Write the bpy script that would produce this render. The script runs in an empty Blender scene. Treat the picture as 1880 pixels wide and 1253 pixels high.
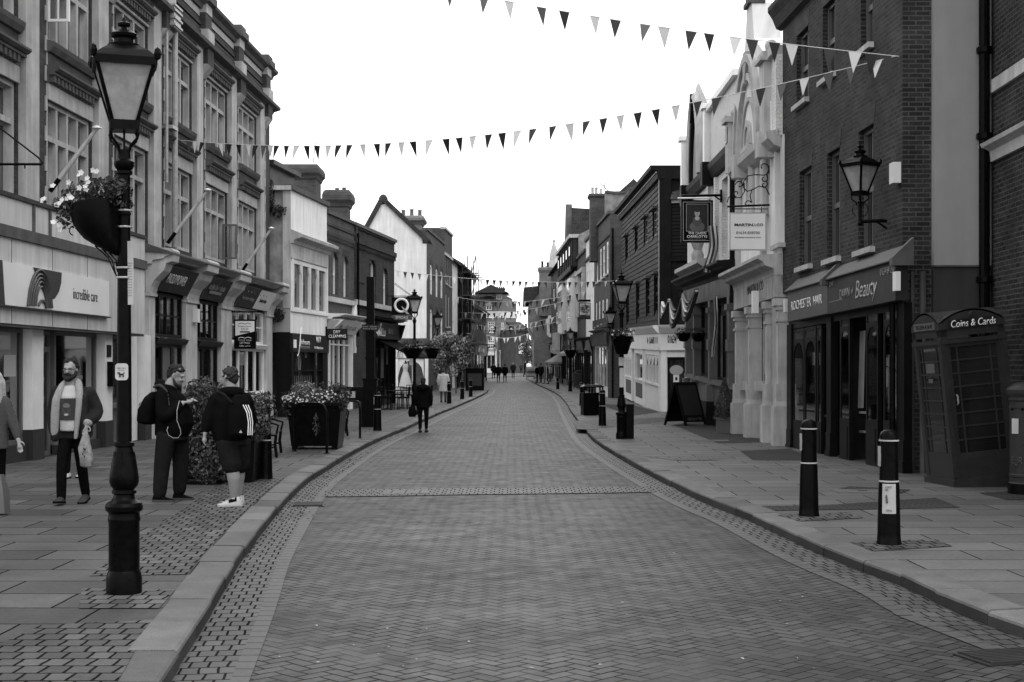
import bpy,bmesh,math,random
from mathutils import Vector,Matrix
R=random.Random(11)
rad=math.radians
sc=bpy.context.scene
COL=sc.collection
F,CX,HY,CZ=2611.0,940.0,674.0,1.79
PAV=0.11
def zg(y):
 return 0.0 if y<60 else 0.0045*(y-60)
def gp(px,py,h=PAV):
 """point of the ground (h above the road) seen at a pixel of the photograph"""
 a,b=1.0,900.0
 for _ in range(60):
  y=(a+b)/2
  if CZ-zg(y)-h-(py-HY)*y/F>0:a=y
  else:b=y
 return Vector(((px-CX)*y/F,y,zg(y)+h))
def at(px,py,y):
 return Vector(((px-CX)*y/F,y,CZ-(py-HY)*y/F))
def link(o,parent=None):
 COL.objects.link(o)
 if parent is not None:o.parent=parent
 return o
def tag(o,label=None,cat=None,group=None,kind=None):
 if label:o['label']=label
 if cat:o['category']=cat
 if group:o['group']=group
 if kind:o['kind']=kind
 return o
def thing(name,label,cat,loc=(0,0,0),rz=0.0,group=None):
 o=bpy.data.objects.new(name,None)
 o.empty_display_size=0.2
 link(o)
 o.location=loc
 o.rotation_euler=(0,0,rz)
 return tag(o,label,cat,group)
def copy_tree(o,parent=None):
 c=o.copy()
 COL.objects.link(c)
 c.parent=parent
 for ch in list(o.children):
  copy_tree(ch,c)
 return c
class MB:
 """collects shapes and links them as ONE mesh object"""
 def __init__(self,fn=None):
  self.v,self.f,self.m,self.uv,self.fn=[],[],[],{},fn
  self.cuts=[]
 def mark(self):
  """start of the next separate piece"""
  if not self.cuts or self.cuts[-1]!=len(self.f):self.cuts.append(len(self.f))
 def pieces(self):
  cs=sorted(set([0]+self.cuts+[len(self.f)]))
  for a,b in zip(cs,cs[1:]):
   q=MB();ids={}
   for fi in range(a,b):
    fc=[]
    for v in self.f[fi]:
     if v not in ids:ids[v]=len(q.v);q.v.append(self.v[v])
     fc.append(ids[v])
    q.f.append(fc);q.m.append(self.m[fi])
   yield q
 def add(self,verts,faces,mi=0,uvs=None):
  b=len(self.v)
  if self.fn:verts=[self.fn(*p)for p in verts]
  self.v.extend([tuple(p)for p in verts])
  for i,fc in enumerate(faces):
   if uvs:self.uv[len(self.f)]=uvs[i]
   self.f.append([b+j for j in fc]);self.m.append(mi)
 def quad(self,a,b,c,d,mi=0,uv=None):
  self.add([a,b,c,d],[(0,1,2,3)],mi,[uv]if uv else None)
 def box(self,x0,x1,y0,y1,z0,z1,mi=0):
  self.add([(x0,y0,z0),(x1,y0,z0),(x1,y1,z0),(x0,y1,z0),(x0,y0,z1),(x1,y0,z1),(x1,y1,z1),(x0,y1,z1)],[(0,3,2,1),(4,5,6,7),(0,1,5,4),(1,2,6,5),(2,3,7,6),(3,0,4,7)],mi)
 def hexa(self,p,mi=0):
  self.add(p,[(0,3,2,1),(4,5,6,7),(0,1,5,4),(1,2,6,5),(2,3,7,6),(3,0,4,7)],mi)
 def prism(self,poly,ext,mi=0):
  """poly: 3-D points of one end, ext: offset to the other end"""
  n=len(poly)
  e=Vector(ext)
  vs=[Vector(p)for p in poly]+[Vector(p)+e for p in poly]
  self.add(vs,[tuple(range(n))[::-1],tuple(range(n,2*n))]+[(i,(i+1)%n,n+(i+1)%n,n+i)for i in range(n)],mi)
 def lathe(self,prof,c=(0,0,0),seg=16,mi=0,sx=1,sy=1):
  vs,fs=[],[]
  for r,z in prof:
   for i in range(seg):
    a=2*math.pi*i/seg
    vs.append((c[0]+r*math.cos(a)*sx,c[1]+r*math.sin(a)*sy,c[2]+z))
  n=len(prof)
  for j in range(n-1):
   for i in range(seg):
    k=(i+1)%seg
    fs.append((j*seg+i,j*seg+k,(j+1)*seg+k,(j+1)*seg+i))
  fs.append(tuple(range(seg))[::-1]);fs.append(tuple((n-1)*seg+i for i in range(seg)))
  self.add(vs,fs,mi)
 def tube(self,pts,r,seg=8,mi=0,r1=None,flat=1.0):
  pts=[Vector(p)for p in pts]
  n=len(pts)
  rs=r if isinstance(r,(list,tuple))else[r+((r1 if r1 is not None else r)-r)*i/max(1,n-1)for i in range(n)]
  vs,fs=[],[]
  t0=(pts[1]-pts[0]).normalized()
  up=Vector((0,0,1))if abs(t0.z)<0.9 else Vector((1,0,0))
  x=t0.cross(up).normalized()
  for i,p in enumerate(pts):
   t=(pts[min(i+1,n-1)]-pts[max(i-1,0)])
   t=t.normalized()if t.length>1e-9 else t0
   x=(x-t*x.dot(t)).normalized()
   y=t.cross(x)
   for j in range(seg):
    a=2*math.pi*j/seg
    vs.append(p+x*math.cos(a)*rs[i]+y*math.sin(a)*rs[i]*flat)
  for i in range(n-1):
   for j in range(seg):
    k=(j+1)%seg
    fs.append((i*seg+j,i*seg+k,(i+1)*seg+k,(i+1)*seg+j))
  fs.append(tuple(range(seg))[::-1]);fs.append(tuple((n-1)*seg+j for j in range(seg)))
  self.add(vs,fs,mi)
 def ball(self,c,rx,ry=None,rz=None,seg=12,rings=8,mi=0):
  ry=ry or rx;rz=rz or rx
  prof=[(max(1e-4,math.sin(math.pi*i/rings)),-math.cos(math.pi*i/rings))for i in range(rings+1)]
  vs,fs=[],[]
  for r,z in prof:
   for i in range(seg):
    a=2*math.pi*i/seg
    vs.append((c[0]+r*math.cos(a)*rx,c[1]+r*math.sin(a)*ry,c[2]+z*rz))
  for j in range(rings):
   for i in range(seg):
    k=(i+1)%seg
    fs.append((j*seg+i,j*seg+k,(j+1)*seg+k,(j+1)*seg+i))
  fs.append(tuple(range(seg))[::-1]);fs.append(tuple(rings*seg+i for i in range(seg)))
  self.add(vs,fs,mi)
 def loft(self,rings,mi=0):
  """rings: lists of the same number of points; capped"""
  n=len(rings[0]);vs=[p for r in rings for p in r];fs=[]
  for j in range(len(rings)-1):
   for i in range(n):
    k=(i+1)%n
    fs.append((j*n+i,j*n+k,(j+1)*n+k,(j+1)*n+i))
  fs.append(tuple(range(n))[::-1]);fs.append(tuple((len(rings)-1)*n+i for i in range(n)))
  self.add(vs,fs,mi)
 def leaf(self,p,s,nrm=None,mi=0,w=0.5):
  a=Vector((R.gauss(0,1),R.gauss(0,1),R.gauss(0,1))).normalized()
  if nrm is not None:a=(a*0.8+Vector(nrm)).normalized()
  t=a.orthogonal().normalized()
  t=(Matrix.Rotation(R.uniform(0,6.283),3,a)@t)
  b=a.cross(t)
  p=Vector(p)
  self.add([p-t*s,p+b*s*w+a*s*0.15,p+t*s,p-b*s*w+a*s*0.15],[(0,1,2,3)],mi)
 def build(self,name,mats,parent=None,smooth=False,loc=None,rz=None,normals=True,rot=None):
  me=bpy.data.meshes.new(name)
  me.from_pydata(self.v,[],self.f)
  mats=mats if isinstance(mats,(list,tuple))else[mats]
  for m in mats:me.materials.append(m)
  me.polygons.foreach_set('material_index',self.m)
  if self.uv:
   l=me.uv_layers.new(name='UVMap')
   for pi,pu in self.uv.items():
    p=me.polygons[pi]
    for k,li in enumerate(p.loop_indices):l.data[li].uv=pu[k]
  if normals:
   bm=bmesh.new();bm.from_mesh(me)
   bmesh.ops.recalc_face_normals(bm,faces=bm.faces[:])
   bm.to_mesh(me);bm.free()
  if smooth:
   me.polygons.foreach_set('use_smooth',[True]*len(me.polygons))
   try:me.set_sharp_from_angle(angle=rad(smooth if smooth>1 else 40))
   except Exception:pass
  me.update()
  o=bpy.data.objects.new(name,me)
  link(o,parent)
  if loc is not None:o.location=loc
  if rz is not None:o.rotation_euler=(0,0,rz)
  if rot is not None:o.rotation_euler=rot
  return o
class NT:
 def __init__(self,name):
  self.mat=bpy.data.materials.new(name)
  self.mat.use_nodes=True
  self.t=self.mat.node_tree
  self.b=self.t.nodes['Principled BSDF']
  self.out=self.t.nodes['Material Output']
 def n(self,ty,ins=None,**pr):
  nd=self.t.nodes.new(ty)
  for k,v in pr.items():setattr(nd,k,v)
  for k,v in(ins or{}).items():self.set(nd.inputs[k],v)
  return nd
 def set(self,sock,v):
  if isinstance(v,bpy.types.NodeSocket):self.t.links.new(v,sock)
  elif sock.type=='RGBA' and not isinstance(v,(tuple,list)):sock.default_value=(v,v,v,1)
  else:sock.default_value=v
 def m(self,op,a,b=0.0,c=0.0):
  nd=self.n('ShaderNodeMath',operation=op)
  self.set(nd.inputs[0],a);self.set(nd.inputs[1],b);self.set(nd.inputs[2],c)
  return nd.outputs[0]
 def coord(self,kind='Object'):
  return self.n('ShaderNodeTexCoord').outputs[kind]
 def sep(self,v):
  s=self.n('ShaderNodeSeparateXYZ',{0:v})
  return s.outputs[0],s.outputs[1],s.outputs[2]
 def comb(self,x,y,z=0.0):
  return self.n('ShaderNodeCombineXYZ',{0:x,1:y,2:z}).outputs[0]
 def noise(self,v,scale,detail=4,rough=0.6):
  return self.n('ShaderNodeTexNoise',{'Vector':v,'Scale':scale,'Detail':detail,'Roughness':rough}).outputs['Fac']
 def ramp(self,v,a,b,lo,hi):
  return self.n('ShaderNodeMapRange',{0:v,1:a,2:b,3:lo,4:hi}).outputs[0]
 def col(self,v):
  c=self.comb(v,v,v)
  self.set(self.b.inputs['Base Color'],c)
 def fin(self,rough=0.6,spec=0.4,metal=0.0):
  self.set(self.b.inputs['Roughness'],rough)
  self.set(self.b.inputs['Specular IOR Level'],spec)
  self.set(self.b.inputs['Metallic'],metal)
  return self.mat
 def bump(self,h,strength=0.4,dist=0.01):
  b=self.n('ShaderNodeBump',{'Height':h,'Strength':strength,'Distance':dist})
  self.set(self.b.inputs['Normal'],b.outputs[0])
def m_plain(name,v,rough=0.6,spec=0.4,var=0.2,scale=4.0,bump=0.0,metal=0.0,streak=0.0):
 t=NT(name);c=t.coord()
 n=t.noise(c,scale,5)
 f=t.ramp(n,0.3,0.7,1-var,1+var)
 if streak:
  x,y,z=t.sep(c)
  n2=t.noise(t.comb(t.m('MULTIPLY',t.m('ADD',x,y),5.0),t.m('MULTIPLY',z,0.45),0.0),1.0,4)
  f=t.m('MULTIPLY',f,t.ramp(n2,0.35,0.75,1.0,1-streak))
 t.col(t.m('MULTIPLY',f,v))
 if bump:t.bump(t.noise(c,scale*8,3),bump,0.01)
 return t.fin(t.ramp(n,0.3,0.7,rough*0.85,min(1,rough*1.12)),spec,metal)
def m_brick(name,va,vb,vm,bw=0.225,bh=0.076,mort=0.008,stain=0.3,bump=0.5,flat=False,offs=0.5,spec=0.2,rough=0.8,irr=0.02):
 t=NT(name);c=t.coord('UV' if flat else 'Object')
 x,y,z=t.sep(c)
 vec=t.comb(x,y,0.0)if flat else t.comb(t.m('ADD',x,y),z,0.0)
 wob=t.noise(vec,3.0,2)
 vec2=t.n('ShaderNodeVectorMath',{0:vec,1:t.comb(t.m('MULTIPLY',wob,irr),t.m('MULTIPLY',wob,irr*.6),0.0)},operation='ADD').outputs[0]
 b=t.n('ShaderNodeTexBrick',{'Vector':vec2,'Color1':va,'Color2':vb,'Mortar':vm,'Scale':1.0,'Mortar Size':mort,'Mortar Smooth':0.15,'Bias':0.0,'Brick Width':bw,'Row Height':bh},offset=offs)
 n=t.noise(vec,1.1,6,0.65)
 n2=t.noise(vec,22.0,3)
 f=t.m('MULTIPLY',t.ramp(n,0.3,0.7,1-stain,1+stain),t.ramp(n2,0.3,0.7,0.8,1.2))
 bw_=t.n('ShaderNodeRGBToBW',{0:b.outputs['Color']}).outputs[0]
 t.col(t.m('MULTIPLY',bw_,f))
 h=t.m('ADD',t.m('MULTIPLY',b.outputs['Fac'],-1.0),t.m('MULTIPLY',n2,0.35))
 t.bump(h,bump,0.012)
 return t.fin(rough,t.m('MULTIPLY',t.m('SUBTRACT',1.0,b.outputs['Fac']),spec))
def m_glass(name,v=0.02,rough=0.03,wob=0.06,spec=0.7):
 t=NT(name);c=t.coord()
 n=t.noise(c,0.7,2)
 t.col(t.ramp(n,0.35,0.65,v*0.6,v*1.7))
 t.bump(t.noise(c,1.6,2),wob,0.05)
 return t.fin(rough,spec)
def m_clear(name,tint=0.85,refl=1.0,frost=0.0):
 t=NT(name)
 tr=t.n('ShaderNodeBsdfTransparent',{0:tint})
 gl=t.n('ShaderNodeBsdfGlossy',{'Color':0.9,'Roughness':0.03})
 fr=t.n('ShaderNodeFresnel',{'IOR':1.5})
 mx=t.n('ShaderNodeMixShader',{0:t.m('MULTIPLY',fr.outputs[0],refl),1:tr.outputs[0],2:gl.outputs[0]})
 res=mx.outputs[0]
 if frost:
  dn=t.ramp(t.noise(t.coord(),9.0,4),0.3,0.7,0.5,0.8)
  d=t.n('ShaderNodeMixShader',{0:0.45,1:t.n('ShaderNodeBsdfTranslucent',{0:dn}).outputs[0],2:t.n('ShaderNodeBsdfDiffuse',{0:dn}).outputs[0]})
  res=t.n('ShaderNodeMixShader',{0:frost,1:res,2:d.outputs[0]}).outputs[0]
 t.t.links.new(res,t.out.inputs['Surface'])
 return t.mat
def m_leaf(name,v,var=0.6,trans=0.15,rough=0.5):
 t=NT(name)
 g=t.n('ShaderNodeNewGeometry')
 t.col(t.ramp(g.outputs['Random Per Island'],0,1,v*(1-var),v*(1+var)))
 t.fin(rough,0.35)
 tl=t.n('ShaderNodeBsdfTranslucent',{0:v})
 mx=t.n('ShaderNodeMixShader',{0:trans,1:t.b.outputs[0],2:tl.outputs[0]})
 t.t.links.new(mx.outputs[0],t.out.inputs['Surface'])
 return t.mat
def m_herring(name,v,vm,size=0.1):
 """90 degree herringbone of 2:1 pavers, turned 45 degrees to the street"""
 t=NT(name);x,y,z=t.sep(t.coord('UV'))
 wv=t.noise(t.comb(x,y,0),0.5,2)
 x=t.m('ADD',x,t.m('MULTIPLY',wv,0.10));y=t.m('ADD',y,t.m('MULTIPLY',wv,0.12))
 q=0.70711/size
 a=t.m('MULTIPLY',t.m('ADD',x,y),q);b=t.m('MULTIPLY',t.m('SUBTRACT',y,x),q)
 i=t.m('FLOOR',a);j=t.m('FLOOR',b)
 fx=t.m('FRACT',a);fy=t.m('FRACT',b)
 k=t.m('FLOORED_MODULO',t.m('SUBTRACT',i,j),4.0)
 def eq(n):return t.m('COMPARE',k,float(n),0.1)
 e0,e1,e2,e3=eq(0),eq(1),eq(2),eq(3)
 d=t.m('MINIMUM',t.m('MINIMUM',t.m('ADD',fx,e1),t.m('ADD',t.m('SUBTRACT',1.0,fx),e0)),t.m('MINIMUM',t.m('ADD',fy,e2),t.m('ADD',t.m('SUBTRACT',1.0,fy),e3)))
 ident=t.comb(t.m('SUBTRACT',i,e1),t.m('SUBTRACT',j,e2),0.0)
 wn=t.n('ShaderNodeTexWhiteNoise',{'Vector':ident},noise_dimensions='3D').outputs[0]
 p=t.comb(x,y,0)
 n1=t.noise(p,0.45,5,0.6);n2=t.noise(p,60.0,3);n3=t.noise(p,3.5,5,0.7)
 tone=t.m('MULTIPLY',t.ramp(wn,0,1,0.6,1.4),t.ramp(n1,0.3,0.7,0.65,1.3))
 tone=t.m('MULTIPLY',tone,t.m('MULTIPLY',t.ramp(n2,0.3,0.7,0.8,1.2),t.ramp(n3,0.3,0.7,0.85,1.15)))
 jw=t.ramp(n1,0.35,0.65,0.05,0.13)
 jo=t.n('ShaderNodeMapRange',{0:d,1:0.015,2:jw,3:0.0,4:1.0}).outputs[0]
 fill=t.ramp(t.noise(t.comb(x,y,3.0),1.3,5,.7),0.38,0.62,0.75,0.0)
 jo=t.m('MAXIMUM',jo,fill)
 spots=t.ramp(t.noise(p,9.0,1),0.73,0.75,0.0,1.0)
 c=t.m('ADD',t.m('MULTIPLY',t.m('MULTIPLY',tone,v),jo),t.m('MULTIPLY',t.m('SUBTRACT',1.0,jo),vm))
 c=t.m('ADD',c,t.m('MULTIPLY',spots,v*0.9))
 t.col(c)
 t.bump(t.m('ADD',t.m('ADD',jo,t.m('MULTIPLY',wn,0.35)),t.m('MULTIPLY',n2,0.2)),0.55,0.008)
 return t.fin(t.ramp(n3,0.3,0.7,0.42,0.66),t.m('MULTIPLY',t.m('MULTIPLY',jo,jo),t.ramp(n1,0.35,0.65,0.2,0.4)))
def m_blocks(name,v,rough=0.7):
 """granite blocks: one tone per block"""
 t=NT(name);p=t.coord()
 wn=t.n('ShaderNodeNewGeometry').outputs['Random Per Island']
 n=t.noise(p,130.0,3);n2=t.noise(p,2.5,6,.7)
 t.col(t.m('MULTIPLY',t.m('MULTIPLY',t.m('MULTIPLY',t.ramp(wn,0,1,0.66,1.3),t.ramp(n,0.3,0.7,0.65,1.35)),t.ramp(n2,0.3,0.7,0.7,1.2)),v))
 t.bump(t.m('ADD',t.m('MULTIPLY',n,0.4),n2),0.6,0.012)
 return t.fin(rough,0.25)
M={}
M['road']=m_herring('herringbone pavers',0.030,0.004)
M['slab']=m_brick('york stone slabs',0.074,0.034,0.010,0.95,0.62,0.010,0.3,0.6,flat=True,offs=0.37,spec=.25,rough=.6)
M['slabr']=m_brick('pale stone slabs',0.105,0.072,0.012,1.15,0.62,0.009,0.2,0.4,flat=True,offs=0.43,spec=.25,rough=.6)
M['setts']=m_brick('granite setts',0.082,0.036,0.014,0.135,0.19,0.010,0.35,0.8,flat=True,offs=.45,spec=.3,rough=.55,irr=.05)
M['gutter']=m_brick('gutter setts',0.066,0.040,0.017,0.115,0.17,0.009,0.35,0.5,flat=True,offs=.4,spec=.34,rough=.5,irr=.04)
M['soldier']=m_brick('edge pavers',0.06,0.05,0.014,0.2,0.5,0.006,0.2,0.4,flat=True,spec=.34,rough=.5)
M['darkpave']=m_brick('dark pavers',0.036,0.03,0.015,0.2,0.1,0.006,0.25,0.4,flat=True)
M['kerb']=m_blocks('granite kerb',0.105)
M['kerbface']=m_blocks('dark kerb face',0.03)  # vertical kerb face, darker granite tone than the top
M['brick']=m_brick('red brick',0.046,0.028,0.06,stain=0.3)
M['brickd']=m_brick('dark stock brick',0.032,0.013,0.075,mort=0.010,stain=0.4,bump=0.8)
M['brickm']=m_brick('mid brick',0.07,0.045,0.095,stain=0.3)
M['brickl']=m_brick('pale brick',0.17,0.12,0.20,stain=0.3)
M['brickw']=m_brick('painted brick',0.66,0.60,0.50,stain=0.1,mort=0.006,bump=0.7)
M['stone']=m_plain('bath stone',0.38,0.85,0.2,0.24,1.8,0.35,streak=0.36)
M['stoned']=m_plain('weathered stone',0.075,0.9,0.2,0.35,3.0,0.4)
M['stonel']=m_plain('pale stone',0.46,0.85,0.2,0.2,1.6,0.3,streak=0.36)
M['render']=m_plain('white render',0.72,0.85,0.25,0.10,1.2,0.2,streak=0.24)
M['renderg']=m_plain('grey render',0.27,0.9,0.2,0.14,0.7,0.1,streak=0.08)
M['renderd']=m_plain('dark render',0.04,0.9,0.2,0.2,1.2,0.15,streak=0.2)
M['peel']=m_plain('peeling render',0.22,0.9,0.2,0.5,2.2,0.4,streak=0.3)
M['panel']=m_plain('cream enamel panels',0.52,0.5,0.4,0.10,1.5,0.06,streak=0.34)
M['white']=m_plain('white gloss paint',0.70,0.4,0.45,0.08,2.5,streak=0.1)
M['greyp']=m_plain('grey paint',0.09,0.45,0.4,0.12,3.0)
M['wood']=m_plain('grey green joinery',0.09,0.5,0.4,0.12,3.0)
M['board']=m_plain('black weatherboard',0.007,0.6,0.08,0.45,2.5,0.15,streak=0.3)
M['black']=m_plain('black gloss paint',0.003,0.3,0.06,0.4,9.0,0.06)
M['iron']=m_plain('black painted iron',0.003,0.3,0.05,0.5,14.0,0.12)
M['shopblk']=m_plain('black shopfront paint',0.006,0.35,0.08,0.3,3.0)
M['charcoal']=m_plain('charcoal sign',0.024,0.5,0.2,0.1,2.0)
M['slatesign']=m_plain('grey sign',0.07,0.5,0.25,0.06,2.0)
M['signdark']=m_plain('deep sign',0.012,0.45,0.2,0.1,2.0)
M['signwhite']=m_plain('white sign face',0.66,0.45,0.4,0.05,1.5)
M['signgrey']=m_plain('mid grey print',0.33,0.5,0.3,0.05,2.0)
M['ink']=m_plain('dark print',0.02,0.5,0.2,0.1,4.0)
M['letter']=m_plain('white lettering',0.80,0.4,0.4,0.03,4.0)
M['letterg']=m_plain('dim lettering',0.22,0.4,0.4,0.05,4.0)
M['tile']=m_brick('clay roof tiles',0.05,0.035,0.02,0.17,0.12,0.008,0.35,0.9)
M['slate']=m_brick('roof slates',0.045,0.03,0.018,0.3,0.2,0.006,0.3,0.6)
M['pot']=m_plain('clay chimney pot',0.10,0.85,0.2,0.3,5.0)
M['potl']=m_plain('buff chimney pot',0.42,0.85,0.2,0.2,5.0)
M['lead']=m_plain('lead flashing',0.065,0.6,0.4,0.3,3.0,0.2)
M['glass']=m_glass('window glass',0.02,0.03,0.06,0.5)
M['glassl']=m_glass('window glass over curtains',0.06,0.05,0.05,0.4)
M['glassd']=m_glass('dark shop glass',0.010,0.03,0.04,0.6)
M['clear']=m_clear('clear shop glass',0.8,1.7)
M['blind']=m_glass('glass over white blinds',0.34,0.08,0.03,0.4)
M['lglass']=m_clear('lantern glass',0.85,1.0,0.55)
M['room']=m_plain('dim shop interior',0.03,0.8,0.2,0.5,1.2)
M['curtain']=m_plain('pale curtain',0.45,0.9,0.1,0.15,3.0,streak=0.4)
M['red']=m_plain('pillar box red paint',0.026,0.4,0.15,0.2,6.0,0.05)
M['leafd']=m_leaf('dark leaves',0.028)
M['leafm']=m_leaf('mid leaves',0.06)
M['leafl']=m_leaf('pale leaves',0.12)
M['bloom']=m_leaf('pale blossom',0.26,0.4)
M['petal']=m_leaf('white petals',0.6,0.12,0.25)
M['bark']=m_plain('bark',0.07,0.9,0.2,0.4,9.0,0.6)
M['soil']=m_plain('soil',0.03,0.95,0.1,0.4,9.0,0.6)
M['flagw']=m_leaf('white bunting cloth',0.72,0.1,0.35)
M['flagd']=m_leaf('dark bunting cloth',0.02,0.4,0.12)
M['flagg']=m_leaf('grey bunting cloth',0.10,0.4,0.15)
M['cord']=m_plain('white cord',0.6,0.8,0.2,0.05)
M['steel']=m_plain('galvanised steel',0.30,0.45,0.5,0.2,8.0,metal=0.3)
M['skin']=m_plain('skin',0.22,0.55,0.35,0.08,18.0,0.05)
M['hair']=m_plain('dark hair',0.008,0.6,0.2,0.5,40.0,0.4)
M['hairm']=m_plain('brown hair',0.016,0.6,0.2,0.5,40.0,0.4)
M['hairl']=m_plain('fair hair',0.30,0.5,0.4,0.35,30.0,0.4)
M['clothk']=m_plain('black cloth',0.004,0.9,0.03,0.35,12.0,0.2)
M['clothd']=m_plain('charcoal cloth',0.011,0.9,0.04,0.3,12.0,0.2)
M['clothg']=m_plain('grey cloth',0.03,0.85,0.2,0.3,14.0,0.25)
M['coat']=m_plain('dark suede coat',0.017,0.9,0.06,0.4,7.0,0.4)
M['clothm']=m_plain('mid grey knit',0.05,0.9,0.2,0.25,30.0,0.5)
M['clothl']=m_plain('pale cloth',0.40,0.9,0.15,0.15,10.0,0.25)
M['fleece']=m_plain('cream fleece',0.27,0.95,0.1,0.2,50.0,0.8)
M['tshirt']=m_plain('pale t-shirt',0.34,0.9,0.1,0.14,5.0,0.6)
M['shoew']=m_plain('white trainer',0.36,0.5,0.4,0.1,20.0)
M['plastic']=m_plain('thin plastic bag',0.2,0.35,0.4,0.4,14.0,0.5)
def text(s,parent,mat,ox,ux,uy,width=None,height=None,name='lettering',shear=0.0,bold=0.0,depth=0.006,align='C'):
 """lettering as a thin mesh: centre ox, reading direction ux, up uy (parent's local space)"""
 cu=bpy.data.curves.new('lettering','FONT')
 cu.body=s;cu.size=1.0;cu.extrude=0.0;cu.shear=shear;cu.offset=bold-0.006;cu.resolution_u=3
 tmp=bpy.data.objects.new('tmp',cu);COL.objects.link(tmp)
 dg=bpy.context.evaluated_depsgraph_get();dg.update()
 me=bpy.data.meshes.new_from_object(tmp.evaluated_get(dg))
 bpy.data.objects.remove(tmp);bpy.data.curves.remove(cu)
 if not len(me.vertices):return None
 xs=[v.co.x for v in me.vertices];ys=[v.co.y for v in me.vertices]
 w,h=max(xs)-min(xs),max(ys)-min(ys)
 mx,my=(max(xs)+min(xs))/2,(max(ys)+min(ys))/2
 kx=width/w if width else height/h
 ky=height/h if height else kx
 ux,uy=Vector(ux).normalized(),Vector(uy).normalized()
 nn=ux.cross(uy)
 ox=Vector(ox)
 bm=bmesh.new();bm.from_mesh(me)
 for v in bm.verts:
  v.co=ox+ux*((v.co.x-mx)*kx)+uy*((v.co.y-my)*ky)
 g=bmesh.ops.extrude_face_region(bm,geom=bm.faces[:])
 bmesh.ops.translate(bm,vec=nn*depth,verts=[e for e in g['geom']if isinstance(e,bmesh.types.BMVert)])
 bmesh.ops.recalc_face_normals(bm,faces=bm.faces[:])
 bm.to_mesh(me);bm.free()
 me.name=name
 me.materials.clear();me.materials.append(mat)
 o=bpy.data.objects.new(name,me)
 return link(o,parent)
def marks(pat,parent,mat,ox,ux,uy,width,height,depth=0.005,name='lettering',**k):
 """writing too small to read: a row of letter-like strokes"""
 q=random.Random(len(pat)*7+int(width*1000));ux,uy,ox=Vector(ux).normalized(),Vector(uy).normalized(),Vector(ox);nn=ux.cross(uy)
 m=MB();st=width/len(pat);h=height/2
 def bx(x0,x1,y0,y1):m.hexa([tuple(ox+ux*x+uy*y+nn*z)for z in(0,depth)for x,y in((x0,y0),(x1,y0),(x1,y1),(x0,y1))])
 for i,c in enumerate(pat):
  if c==' ':continue
  x=-width/2+i*st;w=st*.2;t=h if c.isupper()else h*q.choice([.45,.45,.5,1]);kind=q.randrange(4)
  bx(x,x+w,-h,t)
  if kind!=0:bx(x+w,x+st*.75,*((t-w,t)if kind==1 else(-h,-h+w)if kind==2 else((t-h)/2-w/2,(t-h)/2+w/2)))
  if kind in(1,3):bx(x+st*.55,x+st*.75,-h,t-w)
 return m.build(name,mat,parent,normals=False)
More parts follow.
